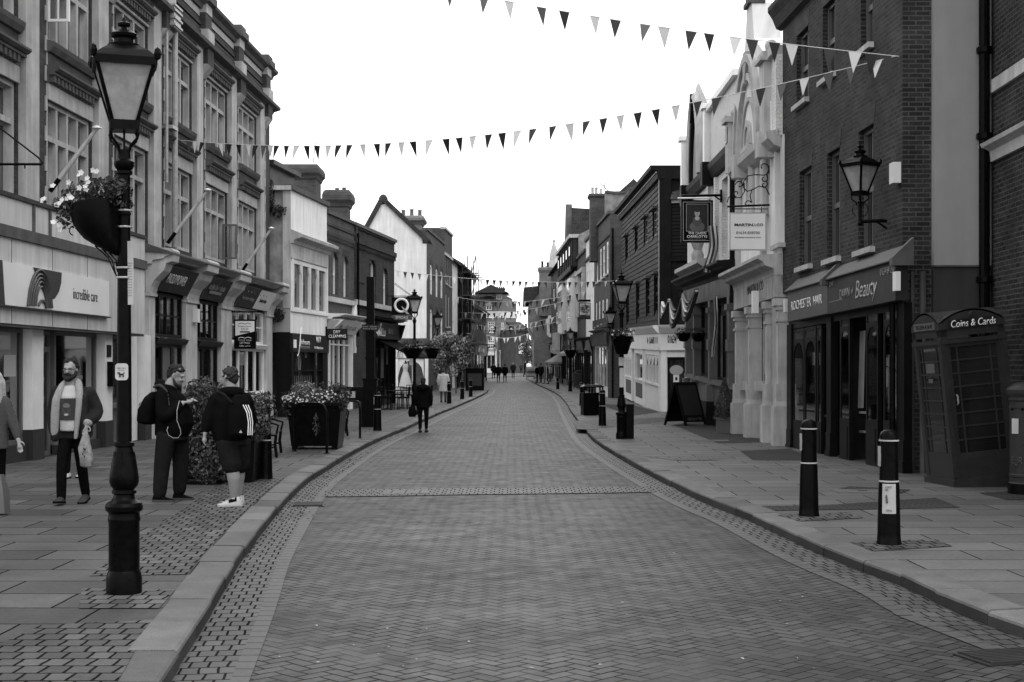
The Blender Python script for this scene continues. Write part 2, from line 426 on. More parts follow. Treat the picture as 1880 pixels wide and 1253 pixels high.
class Fac:
 def __init__(self,p0,p1,side,k=0.0,root=None,zb=0.0):
  self.p0,self.p1=Vector((p0[0],p0[1])),Vector((p1[0],p1[1]))
  d=self.p1-self.p0
  self.L=d.length;self.U=d/self.L
  self.Y=Vector((-self.U.y,self.U.x))
  self.s=1 if side=='R' else-1
  self.N=self.Y*self.s
  self.k,self.zb,self.side=k,zb,side
  self.ang=math.atan2(self.U.y,self.U.x)
  self.root=root
  self.loc=(self.p0.x,self.p0.y,zb)
  if root is not None:self.loc=tuple(Vector(self.loc)-root.location)
 def hit(self,px,n=0.0):
  a=Vector(((px-CX)/F,1.0))
  t=(self.p0+self.N*n).dot(self.N)/a.dot(self.N)
  return a*t,t
 def u(self,px,n=0.0):
  p,t=self.hit(px,n)
  return(p-self.p0).dot(self.U)
 def z(self,px,py,n=0.0):
  p,t=self.hit(px,n)
  u=(p-self.p0).dot(self.U)
  return CZ-(py-HY)*t/F-self.zb-self.k*u
 def rect(self,x0,x1,yt,yb,n=0.0,xm=None):
  a,b=sorted((self.u(x0,n),self.u(x1,n)))
  xm=x0 if xm is None else xm
  return(a,b,self.z(xm,yb,n),self.z(xm,yt,n))
 def loc3(self,u,n,z):
  return(u,self.s*n,z+self.k*u)
 def mb(self):return MB(self.loc3)
 def build(self,mb,name,mats,parent=None,**kw):
  if mb.cuts:
   r=None
   for q in mb.pieces():r=self.build(q,name,mats,parent,**kw)
   return r
  if parent is None or parent is self.root:
   return mb.build(name,mats,self.root,loc=self.loc,rz=self.ang,**kw)
  return mb.build(name,mats,parent,**kw)
 def world(self,u,n,z):
  p=self.p0+self.U*u+self.N*n
  return Vector((p.x,p.y,self.zb+z+self.k*u))
 def text(self,s,parent,mat,u,n,z,width=None,height=None,**kw):
  """parent must be a part built in this facade's frame"""
  return text(s,parent,mat,self.loc3(u,n,z),(1,0,self.k)if self.side!='R' else(-1,0,-self.k),(0,0,1),width,height,**kw)
 def marks(self,pat,parent,mat,u,n,z,width,height,**k):
  return marks(pat,parent,mat,self.loc3(u,n,z),(1,0,self.k)if self.side!='R' else(-1,0,-self.k),(0,0,1),width,height)
 def wall(self,z0,z1,holes,mats,depth=6.0,rec=0.14,u0=0.0,u1=None,n=0.0,name='wall',top=None,extra=None,mi=0):
  u1=self.L if u1 is None else u1
  m=self.mb()
  us=sorted({round(v,4)for v in[u0,u1]+[h[i]for h in holes for i in(0,1)]if u0-1e-6<=v<=u1+1e-6})
  zs=sorted({round(v,4)for v in[z0,z1]+[h[i]for h in holes for i in(2,3)]if z0-1e-6<=v<=z1+1e-6})
  for a,b in zip(us,us[1:]):
   for c,d in zip(zs,zs[1:]):
    mu,mz=(a+b)/2,(c+d)/2
    if any(h[0]<mu<h[1]and h[2]<mz<h[3]for h in holes):continue
    m.quad((a,n,c),(b,n,c),(b,n,d),(a,n,d),mi)
  for h in holes:
   a,b,c,d=h[0],h[1],max(h[2],z0),min(h[3],z1)
   r=n-(h[4]if len(h)>4 else rec)
   m.quad((a,n,c),(a,r,c),(a,r,d),(a,n,d),mi)
   m.quad((b,n,c),(b,r,c),(b,r,d),(b,n,d),mi)
   m.quad((a,n,d),(b,n,d),(b,r,d),(a,r,d),mi)
   m.quad((a,n,c),(b,n,c),(b,r,c),(a,r,c),mi)
  D=n-depth
  m.quad((u0,n,z0),(u0,D,z0),(u0,D,z1),(u0,n,z1),mi)
  m.quad((u1,n,z0),(u1,D,z0),(u1,D,z1),(u1,n,z1),mi)
  m.quad((u0,D,z0),(u1,D,z0),(u1,D,z1),(u0,D,z1),mi)
  m.quad((u0,n,z1),(u1,n,z1),(u1,D,z1),(u0,D,z1),mi)
  if extra:extra(m)
  return self.build(m,name,mats,normals=False)
 def window(self,h,cols=2,rows=2,rec=0.14,fw=0.05,bar=0.025,mf='white',mg='glass',sill=None,n=0.0,name='window',rail=True,split=None):
  a,b,c,d=h[:4]
  r=n-rec
  m=self.mb()
  m.box(a,a+fw,r-0.05,r+0.03,c,d);m.box(b-fw,b,r-0.05,r+0.03,c,d)
  m.box(a+fw,b-fw,r-0.05,r+0.03,d-fw,d);m.box(a+fw,b-fw,r-0.05,r+0.03,c,c+fw)
  for i in range(1,cols):
   x=a+fw+(b-a-2*fw)*i/cols
   m.box(x-bar/2,x+bar/2,r-0.03,r+0.012,c+fw,d-fw)
  zs=split if split else[c+fw+(d-c-2*fw)*i/rows for i in range(1,rows)]
  for z in zs:
   hb=bar*1.6 if rail and abs(z-(c+d)/2)<0.06 else bar/2
   m.box(a+fw,b-fw,r-0.032,r+(0.018 if hb>bar else 0.014),z-hb,z+hb)
  w=self.build(m,name,M[mf])
  p=self.mb()
  q,x0,x1,z0,z1=[R.uniform(-.006,.006)for _ in range(4)],a+fw*.6,b-fw*.6,c+fw*.6,d-fw*.6
  p.hexa([(x0,r-.03,z0),(x1,r-.03,z0),(x1,r-.02+q[0],z0),(x0,r-.02+q[1],z0),(x0,r-.03,z1),(x1,r-.03,z1),(x1,r-.02+q[2],z1),(x0,r-.02+q[3],z1)])
  self.build(p,'pane',M[mg],w)
  if sill:
   s=self.mb()
   s.box(a-0.08,b+0.08,r,n+0.1,c-0.10,c-0.005)
   self.build(s,'sill',M[sill],w)
  return w
 def prof(self,m,u0,u1,pts,mi=0):
  """extrude an (n,z) outline along the wall"""
  k=len(pts)
  vs=[(u0,p[0],p[1])for p in pts]+[(u1,p[0],p[1])for p in pts]
  m.add(vs,[tuple(range(k))[::-1],tuple(range(k,2*k))]+[(i,(i+1)%k,k+(i+1)%k,k+i)for i in range(k)],mi)
def CORN(n,z0,z1,out):
 """cornice outline"""
 h=z1-z0
 return[(n-0.02,z0),(n+out*0.25,z0),(n+out*0.3,z0+h*0.3),(n+out*0.7,z0+h*0.45),(n+out*0.75,z0+h*0.6),(n+out,z0+h*0.75),(n+out,z0+h*0.9),(n-0.02,z1)]
def struct(o):return tag(o,kind='structure')
LK=[(311,1253),(396,1115),(441,1035),(488.5,972),(524,927.7),(560,892),(602,864),(651,834),(700,809),(739,793),(773.6,777),(812,759.5),(847,745),(874,733),(893,723),(897,716.5)]
RK=[(1880,1173),(1750,1124),(1670,1084),(1547,1037),(1453,994),(1380,959),(1316,934),(1262,910),(1185,870),(1136,842),(1093,814),(1071,790),(1056,769),(1047,756),(1040,743),(1025,727),(1008,717.5),(994,711),(978,703),(966,697)]
def kerbline(px,back):
 pts=[gp(x,y,0.0)for x,y in px]
 pts.insert(0,Vector((back[0],back[1],0)))
 out=[]
 for i in range(len(pts)-1):
  p0=pts[max(0,i-1)];p1=pts[i];p2=pts[i+1];p3=pts[min(len(pts)-1,i+2)]
  for s in range(5):
   t=s/5
   q=0.5*((2*p1)+(p2-p0)*t+(2*p0-5*p1+4*p2-p3)*t*t+(3*p1-p0-3*p2+p3)*t**3)
   if not out or q.y>out[-1].y+0.05:out.append(Vector((q.x,q.y,zg(q.y))))
 out.append(pts[-1])
 return out
lk=kerbline(LK,(-1.35,2.0))
rk=kerbline(RK,(4.75,2.0))
def strip(line,sgn,a,b,za,zb,m,mi=0,y0=-1e9,y1=1e9,flip=False):
 """ribbon between offsets a and b (to the outside of the road) of a kerb line"""
 d=0.0
 for i in range(len(line)-1):
  p,q=line[i],line[i+1]
  def nr(j):
   t=line[min(j+1,len(line)-1)]-line[max(j-1,0)]
   t=Vector((t.x,t.y,0)).normalized()
   return Vector((-t.y,t.x,0))*sgn
  L=(q-p).length
  if y0<=(p.y+q.y)/2<=y1:
   n0,n1=nr(i),nr(i+1)
   pts=[p+n0*a+Vector((0,0,za)),q+n1*a+Vector((0,0,za)),q+n1*b+Vector((0,0,zb)),p+n0*b+Vector((0,0,zb))]
   uv=[(d,a),(d+L,a),(d+L,b+abs(zb-za)),(d,b+abs(zb-za))]
   if flip:uv=[(v,u)for u,v in uv]
   m.quad(*pts,mi,uv)
  d+=L
for line,sgn,nm in((lk,1,'left'),(rk,-1,'right')):
 m=MB()
 acc,i,t0=0.0,0,0.0
 def along(d):
  for p,q in zip(line,line[1:]):
   l=(q-p).length
   if d<=l:return p.lerp(q,d/l),Vector((-(q-p).y,(q-p).x,0)).normalized()*sgn
   d-=l
  return None
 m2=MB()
 while True:
  Ls=R.uniform(.75,1.15);A,B=along(acc+.004),along(acc+Ls-.004);acc+=Ls
  if A is None or B is None:break
  dz,do,tl=R.uniform(-.006,.006),R.uniform(-.008,.008),R.uniform(-.005,.005)
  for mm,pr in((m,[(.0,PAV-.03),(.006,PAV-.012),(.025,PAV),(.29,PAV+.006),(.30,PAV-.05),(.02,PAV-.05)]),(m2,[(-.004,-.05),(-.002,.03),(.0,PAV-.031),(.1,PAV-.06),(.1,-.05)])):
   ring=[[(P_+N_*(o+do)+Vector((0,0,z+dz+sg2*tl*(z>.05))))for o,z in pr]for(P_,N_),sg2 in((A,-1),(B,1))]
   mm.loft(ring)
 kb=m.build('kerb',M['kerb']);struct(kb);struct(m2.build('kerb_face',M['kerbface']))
 m=MB();strip(line,sgn,-0.34,0.0,0.008,0.004,m,flip=True);struct(m.build('gutter',M['gutter']))
 m=MB();strip(line,sgn,-0.45,-0.34,0.006,0.008,m);struct(m.build('edge_course',M['soldier']))
 m=MB()
 far=-60 if sgn>0 else 60
 for p,q in zip(line,line[1:]):
  off=-0.30 if sgn>0 else 0.30
  ps=[Vector((p.x+off,p.y,p.z+PAV)),Vector((q.x+off,q.y,q.z+PAV)),Vector((far,q.y,q.z+PAV)),Vector((far,p.y,p.z+PAV))]
  m.quad(*ps,0,[(v.x,v.y)for v in ps])
 struct(m.build('pavement',M['slab']if sgn>0 else M['slabr']))
m=MB()
rows=[-30,0,20,40,60,80,100,130,160,200,260,400,900]
for a,b in zip(rows,rows[1:]):
 ps=[Vector((-400,a,zg(a))),Vector((400,a,zg(a))),Vector((400,b,zg(b))),Vector((-400,b,zg(b)))]
 m.quad(*ps,0,[(v.x,v.y)for v in ps])
struct(m.build('road',M['road']))
def patch(name,px,mat,h=PAV+0.006,rot=0.0):
 ps=[gp(x,y,h)for x,y in px]
 m=MB()
 uv=[(v.x*math.cos(rot)-v.y*math.sin(rot),v.x*math.sin(rot)+v.y*math.cos(rot))for v in ps]
 m.add(ps,[tuple(range(len(ps)))],0,[uv])
 return struct(m.build(name,M[mat],normals=False))
m=MB();strip(lk,1,0.31,1.08,PAV+0.006,PAV+0.006,m,y0=11.4,y1=21.5,flip=True);struct(m.build('setts_strip',M['setts']))
patch('cobbled_paving',[(-60,1400),(130,1400),(281,1138),(75,1148),(0,1182),(-200,1200)],'setts')
patch('cobbled_paving',[(145,1117),(292,1117),(322,1083),(150,1080)],'setts')
patch('drain_band',[(590,912),(700,911),(860,908),(1050,906),(1246,903),(1238,893),(1100,895),(900,896),(700,898),(598,900)],'gutter',0.010)
patch('drain_slab',[(704,908),(788,906),(788,898),(704,900)],'soldier',0.014)
patch('setts_surround',[(1428,946),(1470,957),(1585,951),(1556,941)],'setts')
patch('setts_surround',[(1562,996),(1600,1012),(1748,1003),(1716,990)],'setts')
patch('dark_paving',[(1385,929),(1410,938),(1763,932),(1717,914),(1510,928)],'darkpave')
patch('dark_paving',[(1531,900),(1560,893),(1672,899),(1655,906)],'darkpave')
patch('dark_paving',[(1797,905),(1990,896),(1990,917),(1850,918)],'darkpave')
patch('dark_paving',[(1236,780),(1292,774),(1345,793),(1412,812),(1318,814),(1283,800)],'darkpave')
patch('dark_paving',[(1358,828),(1382,845),(1500,845),(1450,824)],'darkpave')
patch('dark_paving',[(1100,742),(1160,744),(1213,757),(1160,764)],'darkpave')
patch('lane_setts',[(1059,788),(1078,789),(1240,772),(1330,771),(1330,763),(1056,773)],'setts')
patch('slab_pale',[(1182,838),(1318,842),(1320,845),(1248,846)],'soldier')
patch('far_pavement',[(700,700),(866,699),(905,693),(960,690),(960,682),(700,682)],'slabr',0.06)
def grate(px,py,w,l,rz):
 p=gp(px,py,0.012)
 m=MB()
 m.box(-w/2,w/2,-l/2,l/2,-0.01,0.0)
 for i in range(9):
  y=-l/2+l*(i+0.5)/9
  m.box(-w*0.45,w*0.45,y-l*0.03,y+l*0.03,0.0,0.012)
 tag(m.build('gully_grate',M['charcoal'],loc=p,rz=rz),'flat iron drain grate set in the gutter in the lower right corner' if px>1500 else 'flat iron drain grate in the gutter on the left below the shrub planters','drain grate')
grate(1852,1205,0.55,0.36,0.3)
grate(566,926,0.42,0.5,0.1)
for(x,y,w,d,lab)in[(1583,902,0.75,0.5,'pale square inspection cover in the pavement before the black shopfront'),(1307,809,0.75,0.5,'pale square inspection cover in the dark paving near the topiary tub')]:
 p=gp(x,y,PAV+0.008)
 m=MB();m.box(-w/2,w/2,-d/2,d/2,-0.012,0.004);m.box(-0.06,0.06,-0.03,0.03,0.004,0.008,1)
 tag(m.build('inspection_cover',[M['kerb'],M['iron']],loc=p),lab,'manhole cover')
w=bpy.data.worlds.new('World');sc.world=w;w.use_nodes=True
nt=w.node_tree
bg=nt.nodes['Background']
sky=nt.nodes.new('ShaderNodeTexSky');sky.sky_type='NISHITA';sky.sun_disc=False
SUN_EL,SUN_AZ=rad(58),rad(150)
sky.sun_elevation=SUN_EL;sky.sun_rotation=SUN_AZ;sky.air_density=1.0;sky.dust_density=4.0
bw=nt.nodes.new('ShaderNodeRGBToBW')
tc=nt.nodes.new('ShaderNodeTexCoord')
nz=nt.nodes.new('ShaderNodeTexNoise');nz.inputs['Scale'].default_value=1.6;nz.inputs['Detail'].default_value=5
mr=nt.nodes.new('ShaderNodeMapRange')
for i,v in zip((1,2,3,4),(0.3,0.7,15.0,18.5)):mr.inputs[i].default_value=v
ad=nt.nodes.new('ShaderNodeMath');ad.operation='MULTIPLY_ADD';ad.inputs[1].default_value=0.25
nt.links.new(sky.outputs[0],bw.inputs[0]);nt.links.new(tc.outputs['Generated'],nz.inputs['Vector'])
nt.links.new(nz.outputs['Fac'],mr.inputs[0]);nt.links.new(bw.outputs[0],ad.inputs[0]);nt.links.new(mr.outputs[0],ad.inputs[2])
nt.links.new(ad.outputs[0],bg.inputs['Color'])
bg.inputs['Strength'].default_value=0.1
sun=bpy.data.lights.new('sun','SUN');sun.energy=1.1;sun.angle=rad(35);sun.color=(1,1,1)
so=bpy.data.objects.new('sun',sun);link(so)
dv=Vector((math.sin(SUN_AZ)*math.cos(SUN_EL),math.cos(SUN_AZ)*math.cos(SUN_EL),math.sin(SUN_EL)))
so.rotation_euler=(-dv).to_track_quat('-Z','Y').to_euler()
cam=bpy.data.cameras.new('camera');cam.lens=50;cam.sensor_width=36;cam.clip_end=3000;cam.clip_start=0.05
cam.shift_y=(HY-626.5)/1880.0
co=bpy.data.objects.new('camera',cam);link(co);co.location=(0,0,CZ);co.rotation_euler=(rad(90),0,0)
sc.camera=co
sc.view_settings.view_transform='Standard';sc.view_settings.look='None';sc.view_settings.exposure=0;sc.view_settings.gamma=1
sc.cycles.max_bounces=6;sc.cycles.transparent_max_bounces=12
m=MB()
for _ in range(420):
 k=R.random();i=int(R.betavariate(2,2)*44)+16
 if i>=len(lk)-1:continue
 p=lk[i].lerp(lk[i+1],R.random());p=p+Vector((.04+abs(R.gauss(0,.16)),0,.014+R.random()*.006))
 m.leaf(p,R.uniform(.015,.035),(0,0,3))
tag(m.build('leaf_litter',M['leafd'],normals=False),'dark fallen leaves scattered along the left gutter','leaves',kind='stuff')
m=MB()
for _ in range(46):
 p=gp(R.uniform(420,1500),R.uniform(960,1250),0.006)
 m.leaf(p,R.uniform(.008,.018),(0,0,6))
tag(m.build('paper_scraps',M['stonel'],normals=False),'tiny pale scraps and petals dotted over the road','litter',kind='stuff')
xl=lambda y:-9.5+0.0306*y
L1=thing('brick_building','long brick building with stone pilasters and mullioned windows above shops on the left','building',(xl(21),21,0))
f=Fac((xl(21),21),(xl(47.25),47.25),'L',0,L1)
fl1=f
bays=[4.15+4*k for k in range(-1,6)]
TOPZ=11.3
holes=[]
for u in bays:
 if u+3.9>f.L:continue
 a,b=max(0.02,u+1.4),u+3.9
 holes.append((a,b,4.75,6.79));holes.append((a,b,7.86,9.68))
sh=[(0,6.0),(6.62,7.0)]
f.wall(3.6,TOPZ,holes,M['brick'],depth=9,rec=0.22)
def ground_shell(f,z1,mats=None,depth=8):
 """back, side and floor of the shop storey so that the glass looks into a room"""
 m=f.mb()
 m.box(0.02,f.L-0.02,-depth,-1.8,-0.3,z1)
 m.quad((0.02,-1.8,0.12),(f.L-0.02,-1.8,0.12),(f.L-0.02,0.0,0.12),(0.02,0.0,0.12))
 m.quad((0.02,-1.8,z1-0.01),(f.L-0.02,-1.8,z1-0.01),(f.L-0.02,0.0,z1-0.01),(0.02,0.0,z1-0.01))
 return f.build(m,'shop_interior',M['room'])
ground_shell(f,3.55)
m=f.mb()
for i in range(34):
 u=.6+i*.76+R.uniform(-.2,.2);n=R.uniform(-1.6,-.5);z=R.choice([.13,.13,.9,1.5]);w_,h_=R.uniform(.15,.6),R.uniform(.3,.9)
 m.mark();m.box(u,u+w_,n,n+.08,z,z+h_,i%3)
for q in m.pieces():f.build(q,'window_display',[M['greyp'],M['signgrey'],M['charcoal']])
st=f.mb()
dent=f.mb();ledge=f.mb();brk=f.mb();band=f.mb();cop=f.mb();lint=f.mb()
L=f.L
for u in bays:
 if u<f.L-0.8:
  a,b=max(0,u),u+0.65
  st.mark();brk.mark();cop.mark()
  if b>0:st.box(a,b,0,0.14,4.6,10.34)
 for j in range(20):
  z=4.6+j*0.28
  if z>9.6:break
  wq=0.10 if j%2 else 0.03
  for(x0,x1)in((u+0.652,u+0.65+wq),(u+1.40-wq,u+1.398)):
   if x0>0.02 and x1<L:st.box(x0,x1,0.0,0.022,z,z+0.278)
 a,b=max(0.03,u+0.67),min(u+1.33,L)
 if b>a:
  brk.box(a,b,0.0,0.26,9.85,10.42)
  st.prism([(a,0.0,9.55),(a,0.04,9.55),(a,0.26,9.85),(a,0,9.85)],(b-a,0,0))
  st.box(a,b,0.0,0.28,10.42,10.78)
  brk.mark();brk.box(a,b,0.002,0.20,10.78,11.22)
  st.box(a+0.01,b-0.01,0.0,0.22,11.22,11.5)
  cop.box(a-0.06,b+0.06,-0.1,0.34,11.5,11.70);cop.box(a,b,-0.05,0.26,11.70,11.86)
 if u+3.9>L:continue
 a,b=max(0.02,u+1.36),u+3.96
 for(zt,zl)in((7.3,6.79),(9.95,9.68)):
  dent.mark();lint.mark()
  dent.box(a,b,0.0,0.17,zt-0.06,zt);f.prof(dent,a,b,[(0,zt),(0.2,zt),(0.26,zt+0.05),(0.26,zt+0.09),(0,zt+0.13)])
  dent.box(a,b,0.0,0.06,zt-0.21,zt-0.062)
  for i in range(int((b-a)/0.2)):
   dent.box(a+0.04+i*0.2,a+0.15+i*0.2,0.06,0.15,zt-0.19,zt-0.062)
  lint.box(a+0.02,b-0.02,0.0,0.05,zl,zt-0.212)
 ledge.mark()
 f.prof(ledge,a,b,[(0,7.66),(0.08,7.68),(0.14,7.78),(0.16,7.86),(0.0,7.9)])
 brk.mark();brk.box(a+0.04,b-0.04,0.0,0.03,7.435,7.66)
for q in(st,brk,dent,lint,ledge,cop):q.mark()
f.prof(ledge,0,L,[(0.0,10.13),(0.1,10.15),(0.16,10.24),(0.36,10.30),(0.38,10.38),(0,10.5)])
for j in range(5):band.box(0,L,0.0,0.05+0.03*(j%2),10.55+j*0.11,10.625+j*0.11)
lint.box(0,L,0.0,0.04,11.12,11.302)
f.prof(cop,0,L,[(0.0,11.305),(0.1,11.32),(0.14,11.42),(0.28,11.5),(0.30,11.58),(-0.3,11.66),(-0.3,11.305)])
f.build(st,'pilaster_stonework',M['stone']);f.build(lint,'lintel_band',M['stone']);f.build(dent,'dentil_course',M['stoned']);f.build(ledge,'moulding',M['stoned'])
f.build(brk,'brick_pier',M['brick']);f.build(band,'parapet_courses',M['brick']);f.build(cop,'coping',M['stoned'])
for i,h in enumerate(holes):
 a,b,c,d=h
 m=f.mb()
 tz=c+(d-c)*0.66
 n=4 if b-a>2 and i in(2,3)else 3
 fw=0.085
 m.box(a,a+fw,-0.22,-0.04,c,d);m.box(b-fw,b,-0.22,-0.04,c,d)
 m.box(a+fw,b-fw,-0.22,-0.04,d-0.09,d);m.box(a+fw,b-fw,-0.22,-0.02,c,c+0.08)
 xs=[a+fw+(b-a-2*fw)*j/n for j in range(n+1)]
 for j in range(1,n):m.box(xs[j]-0.055,xs[j]+0.055,-0.22,-0.045,c+0.08,d-0.09)
 m.box(a+fw,b-fw,-0.22,-0.05,tz-0.05,tz+0.05)
 wd=f.build(m,'window',M['stone'])
 g=f.mb();s=f.mb()
 for j in range(n):
  p,q=xs[j]+(0.055 if j else 0),xs[j+1]-(0.055 if j<n-1 else 0)
  for(z0,z1)in((c+0.08,tz-0.05),(tz+0.05,d-0.09)):
   e=[R.uniform(-.007,.007)for _ in range(4)]
   g.hexa([(p,-.21,z0),(q,-.21,z0),(q,-.195+e[0],z0),(p,-.195+e[1],z0),(p,-.21,z1),(q,-.21,z1),(q,-.195+e[2],z1),(p,-.195+e[3],z1)])
   s.box(p,p+0.035,-0.188,-0.16,z0,z1);s.box(q-0.035,q,-0.188,-0.16,z0,z1)
   s.box(p+0.035,q-0.035,-0.188,-0.16,z0,z0+0.04);s.box(p+0.035,q-0.035,-0.188,-0.16,z1-0.04,z1)
 f.build(g,'pane',M['glassl' if i%3==0 else 'glass'],wd)
 f.build(s,'sash',M['stone'],wd)
for(px,y0,y1)in((86,-60,40),(408,412,476)):
 u0=f.u(px);m=f.mb()
 z0,z1=f.z(px,y1),min(f.z(px,y0),9.6)
 for a,b,c,d in((0.0,0.42,z0,z0+0.05),(0.0,0.42,z1-0.05,z1),(0.0,0.05,z0+0.05,z1-0.05),(0.37,0.42,z0+0.05,z1-0.05),(0.2,0.22,z0+0.05,z1-0.05)):
  m.box(u0,u0+0.05,a,b,c,d)
 w_=f.build(m,'casement',M['white' if px<100 else 'wood'])
 m=f.mb();m.box(u0+0.02,u0+0.03,0.05,0.37,z0+0.05,z1-0.05);f.build(m,'pane',M['clear'],w_)
m=f.mb()
for px,r in((306,0.04),(321,0.075)):
 m.mark();u=f.u(px,0.2)
 m.tube([(u,0.2,4.7 if r>0.05 else 6.2),(u,0.2,10.05)],r,10)
u=f.u(314,0.2);m.mark()
m.box(u-0.3,u+0.3,0.05,0.36,9.95,10.45)
for z in(9.98,10.15,10.33,10.45):m.box(u-0.34,u+0.34,0.04,0.4,z,z+0.05)
m.tube([(u+0.1,0.2,10.5),(u+0.1,0.2,11.2)],0.1,10)
m.box(u-0.28,u+0.2,0.05,0.32,7.52,7.6);m.lathe([(0.13,0),(0.2,0.1),(0.2,0.2),(0.1,0.5)],(f.u(321,0.2),0.2*f.s,7.3),12)if False else None
f.build(m,'downpipe',M['steel'])
FB,FT,FN=2.52,4.66,0.32
ue=f.u(266,FN)
m=f.mb()
m.box(0,ue,0.01,FN,FB,3.96);m.box(0,ue,0.01,FN,4.16,FT-0.02)
sf=f.build(m,'shopfront',M['panel'])
m=f.mb();m.box(0,ue+0.03,0.01,FN+0.05,3.963,4.157);f.prof(m,0,ue+0.02,[(0,FT-0.018),(FN+0.04,FT-0.018),(FN+0.06,FT+0.05),(0,FT+0.16)])
for px in(59,89):m.mark();m.box(f.u(px,FN),f.u(px,FN)+0.09,FN,FN+0.03,4.16,FT-0.03)
m.box(0,ue,0.0,FN-0.02,FB-0.05,FB-0.003)
f.build(m,'dark_band',M['stoned'],sf)
m=f.mb()
for px in(21,96,160,240):
 u=f.u(px,FN);m.box(u,u+0.018,FN,FN+0.004,FB,3.95)
f.build(m,'panel_joint',M['stoned'],sf)
z0,z1=f.z(100,571,FN),f.z(100,499,FN)
us1=f.u(200,FN+.05)
m=f.mb();m.box(0,us1,FN,FN+0.05,z0,z1);m.box(0,us1+0.01,FN,FN+0.09,z0-0.03,z0-0.002,1)
sg=f.build(m,'sign_board',[M['signwhite'],M['ink']])
m=f.mb()
def P(px,py,n=FN+0.055):return(f.u(px,n),n,f.z(px,py,n))
m.prism([P(61,491),P(113,501),P(112,520),P(108,536),P(100,549),P(92,551),P(84,541),P(70,516)],(0,0.006,0))
m.mark();m.prism([P(-60,470),P(4,478),P(9,560),P(-60,548)],(0,0.006,0))
f.build(m,'logo_shape',M['charcoal'],sg)
m=f.mb()
for j,(x0,x1,xt,yt)in enumerate(((51,96,71,496),(54,94,72,504),(59,91,74,511),(63,88,76,518),(66,86,78,527),(71,85,79,552))):
 pts=[]
 for i in range(13):
  t=i/12;x=x0+(x1-x0)*t
  yb=562 if t<0.5 else 566
  y=yb-(yb-yt)*math.sin(math.pi*min(1,max(0,t)))**0.55
  pts.append(P(x,y,FN+0.07))
 m.tube(pts,0.022,5)
f.build(m,'logo_lines',M['slatesign'],sg)
uc,zc=f.u(158,FN+.06),f.z(158,542,FN+.06)
f.text('incredible care',sg,M['ink'],uc,FN+0.052,zc,f.u(180,FN)-f.u(136,FN),0.21,bold=-.004)
m=f.mb();mp=f.mb();fr=f.mb();gl=f.mb()
def pier(x0,x1,yb,m=m,n0=-0.1,n1=0.1,zt=FB):
 a,b=f.u(x0),f.u(x1);m.mark();mp.mark();m.box(a,b,n0,n1,0.66,zt);mp.box(a-0.01,b+0.01,n0,n1+0.02,0,0.66)
pier(49,70,0);pier(184,198,0);pier(258,269,0)
m.mark();m.box(f.u(245),f.u(256),-0.25,-0.05,0.1,FB)
f.build(m,'shop_pier',M['white'],sf);mp.mark();mp.box(0,f.u(49),-0.1,0.04,0,0.42);mp.mark();mp.box(f.u(105),f.u(183),-0.1,0.04,0,0.30);f.build(mp,'plinth',M['charcoal'],sf)
def frame(x0,x1,zb,zt,n=-0.1,fw=0.07,tr=None):
 a,b=sorted((f.u(x0),f.u(x1)));fr.mark();gl.mark()
 fr.box(a,a+fw,n-0.04,n+0.04,zb,zt);fr.box(b-fw,b,n-0.04,n+0.04,zb,zt)
 fr.box(a+fw,b-fw,n-0.04,n+0.04,zt-fw,zt);fr.box(a+fw,b-fw,n-0.04,n+0.04,zb,zb+fw)
 if tr:fr.box(a+fw,b-fw,n-0.04,n+0.05,tr-0.05,tr+0.05)
 gl.box(a+fw,b-fw,n-0.012,n,zb+fw,zt-fw)
 return a,b
frame(-40,48,0.42,FB-.05);frame(72,104,0.12,FB-.05,-0.16,0.08,2.12);frame(106,182,0.30,FB-.05)
frame(199,231,0.12,FB-.05,-0.12,0.06,0.95);frame(232,257,0.12,FB-.05,-0.12,0.06,0.95)
f.build(fr,'glazing_frame',M['greyp'],sf);f.build(gl,'shop_window',M['clear'],sf)
m=f.mb()
a=f.u(10,-0.09)
m.mark();m.box(f.u(17),f.u(38),-0.095,-0.088,1.62,2.0)
m.mark();m.box(f.u(79),f.u(86),-0.15,-0.14,1.42,1.54)
m.mark();m.box(f.u(203),f.u(207),-0.1,-0.09,1.05,1.5)
f.build(m,'window_notice',M['signgrey'],sf)
m=f.mb();m.box(f.u(187),f.u(194.5),0.1,0.12,2.0,2.25);m.mark();m.box(f.u(188),f.u(198),0.1,0.22,1.38,1.9);f.build(m,'letter_box',M['black'],sf)
ZB,ZT=3.60,4.18
ux=[f.u(267),f.u(336),f.u(401),f.u(484.5)]
uw=[f.u(280),f.u(358),f.u(422),f.u(501)]
m=f.mb()
f.prof(m,ux[0]-0.05,L,CORN(0.0,ZT,4.46,0.62));
of_=f.build(m,'old_shopfront',M['stonel'])
m=f.mb();f.prof(m,ux[0]-0.08,L,[(0,4.462),(0.66,4.40),(0.66,4.44),(0,4.66)]);f.build(m,'lead_roof',M['stoned'],of_)
con=f.mb();pil=f.mb()
for a,b in zip(ux,uw):
 b=min(b,L+0.15);a0=a;con.mark();pil.mark()
 f.prof(con,a0,b,[(0,ZB-0.08),(0.10,ZB-0.08),(0.13,ZB+0.06),(0.20,ZB+0.2),(0.42,ZB+0.42),(0.5,ZB+0.62),(0.5,ZT+0.02),(0.62,ZT+0.06),(0.66,ZT+0.3),(0.6,ZT+0.36),(0,ZT+0.40)])
 pil.box(a0+0.03,b-0.03,-0.2,0.07,0.55,ZB-0.09);pil.box(a0,b,-0.2,0.10,0,0.55);pil.box(a0,b,-0.2,0.12,ZB-0.16,ZB-0.085)
f.build(con,'console',M['stonel'],of_);f.build(pil,'shop_pilaster',M['stonel'],of_)
fas=[('PADDYPOWER','signdark',0),('Reliance Sales & Lettings','signdark',1),('Rochester Lettings','charcoal',2)]
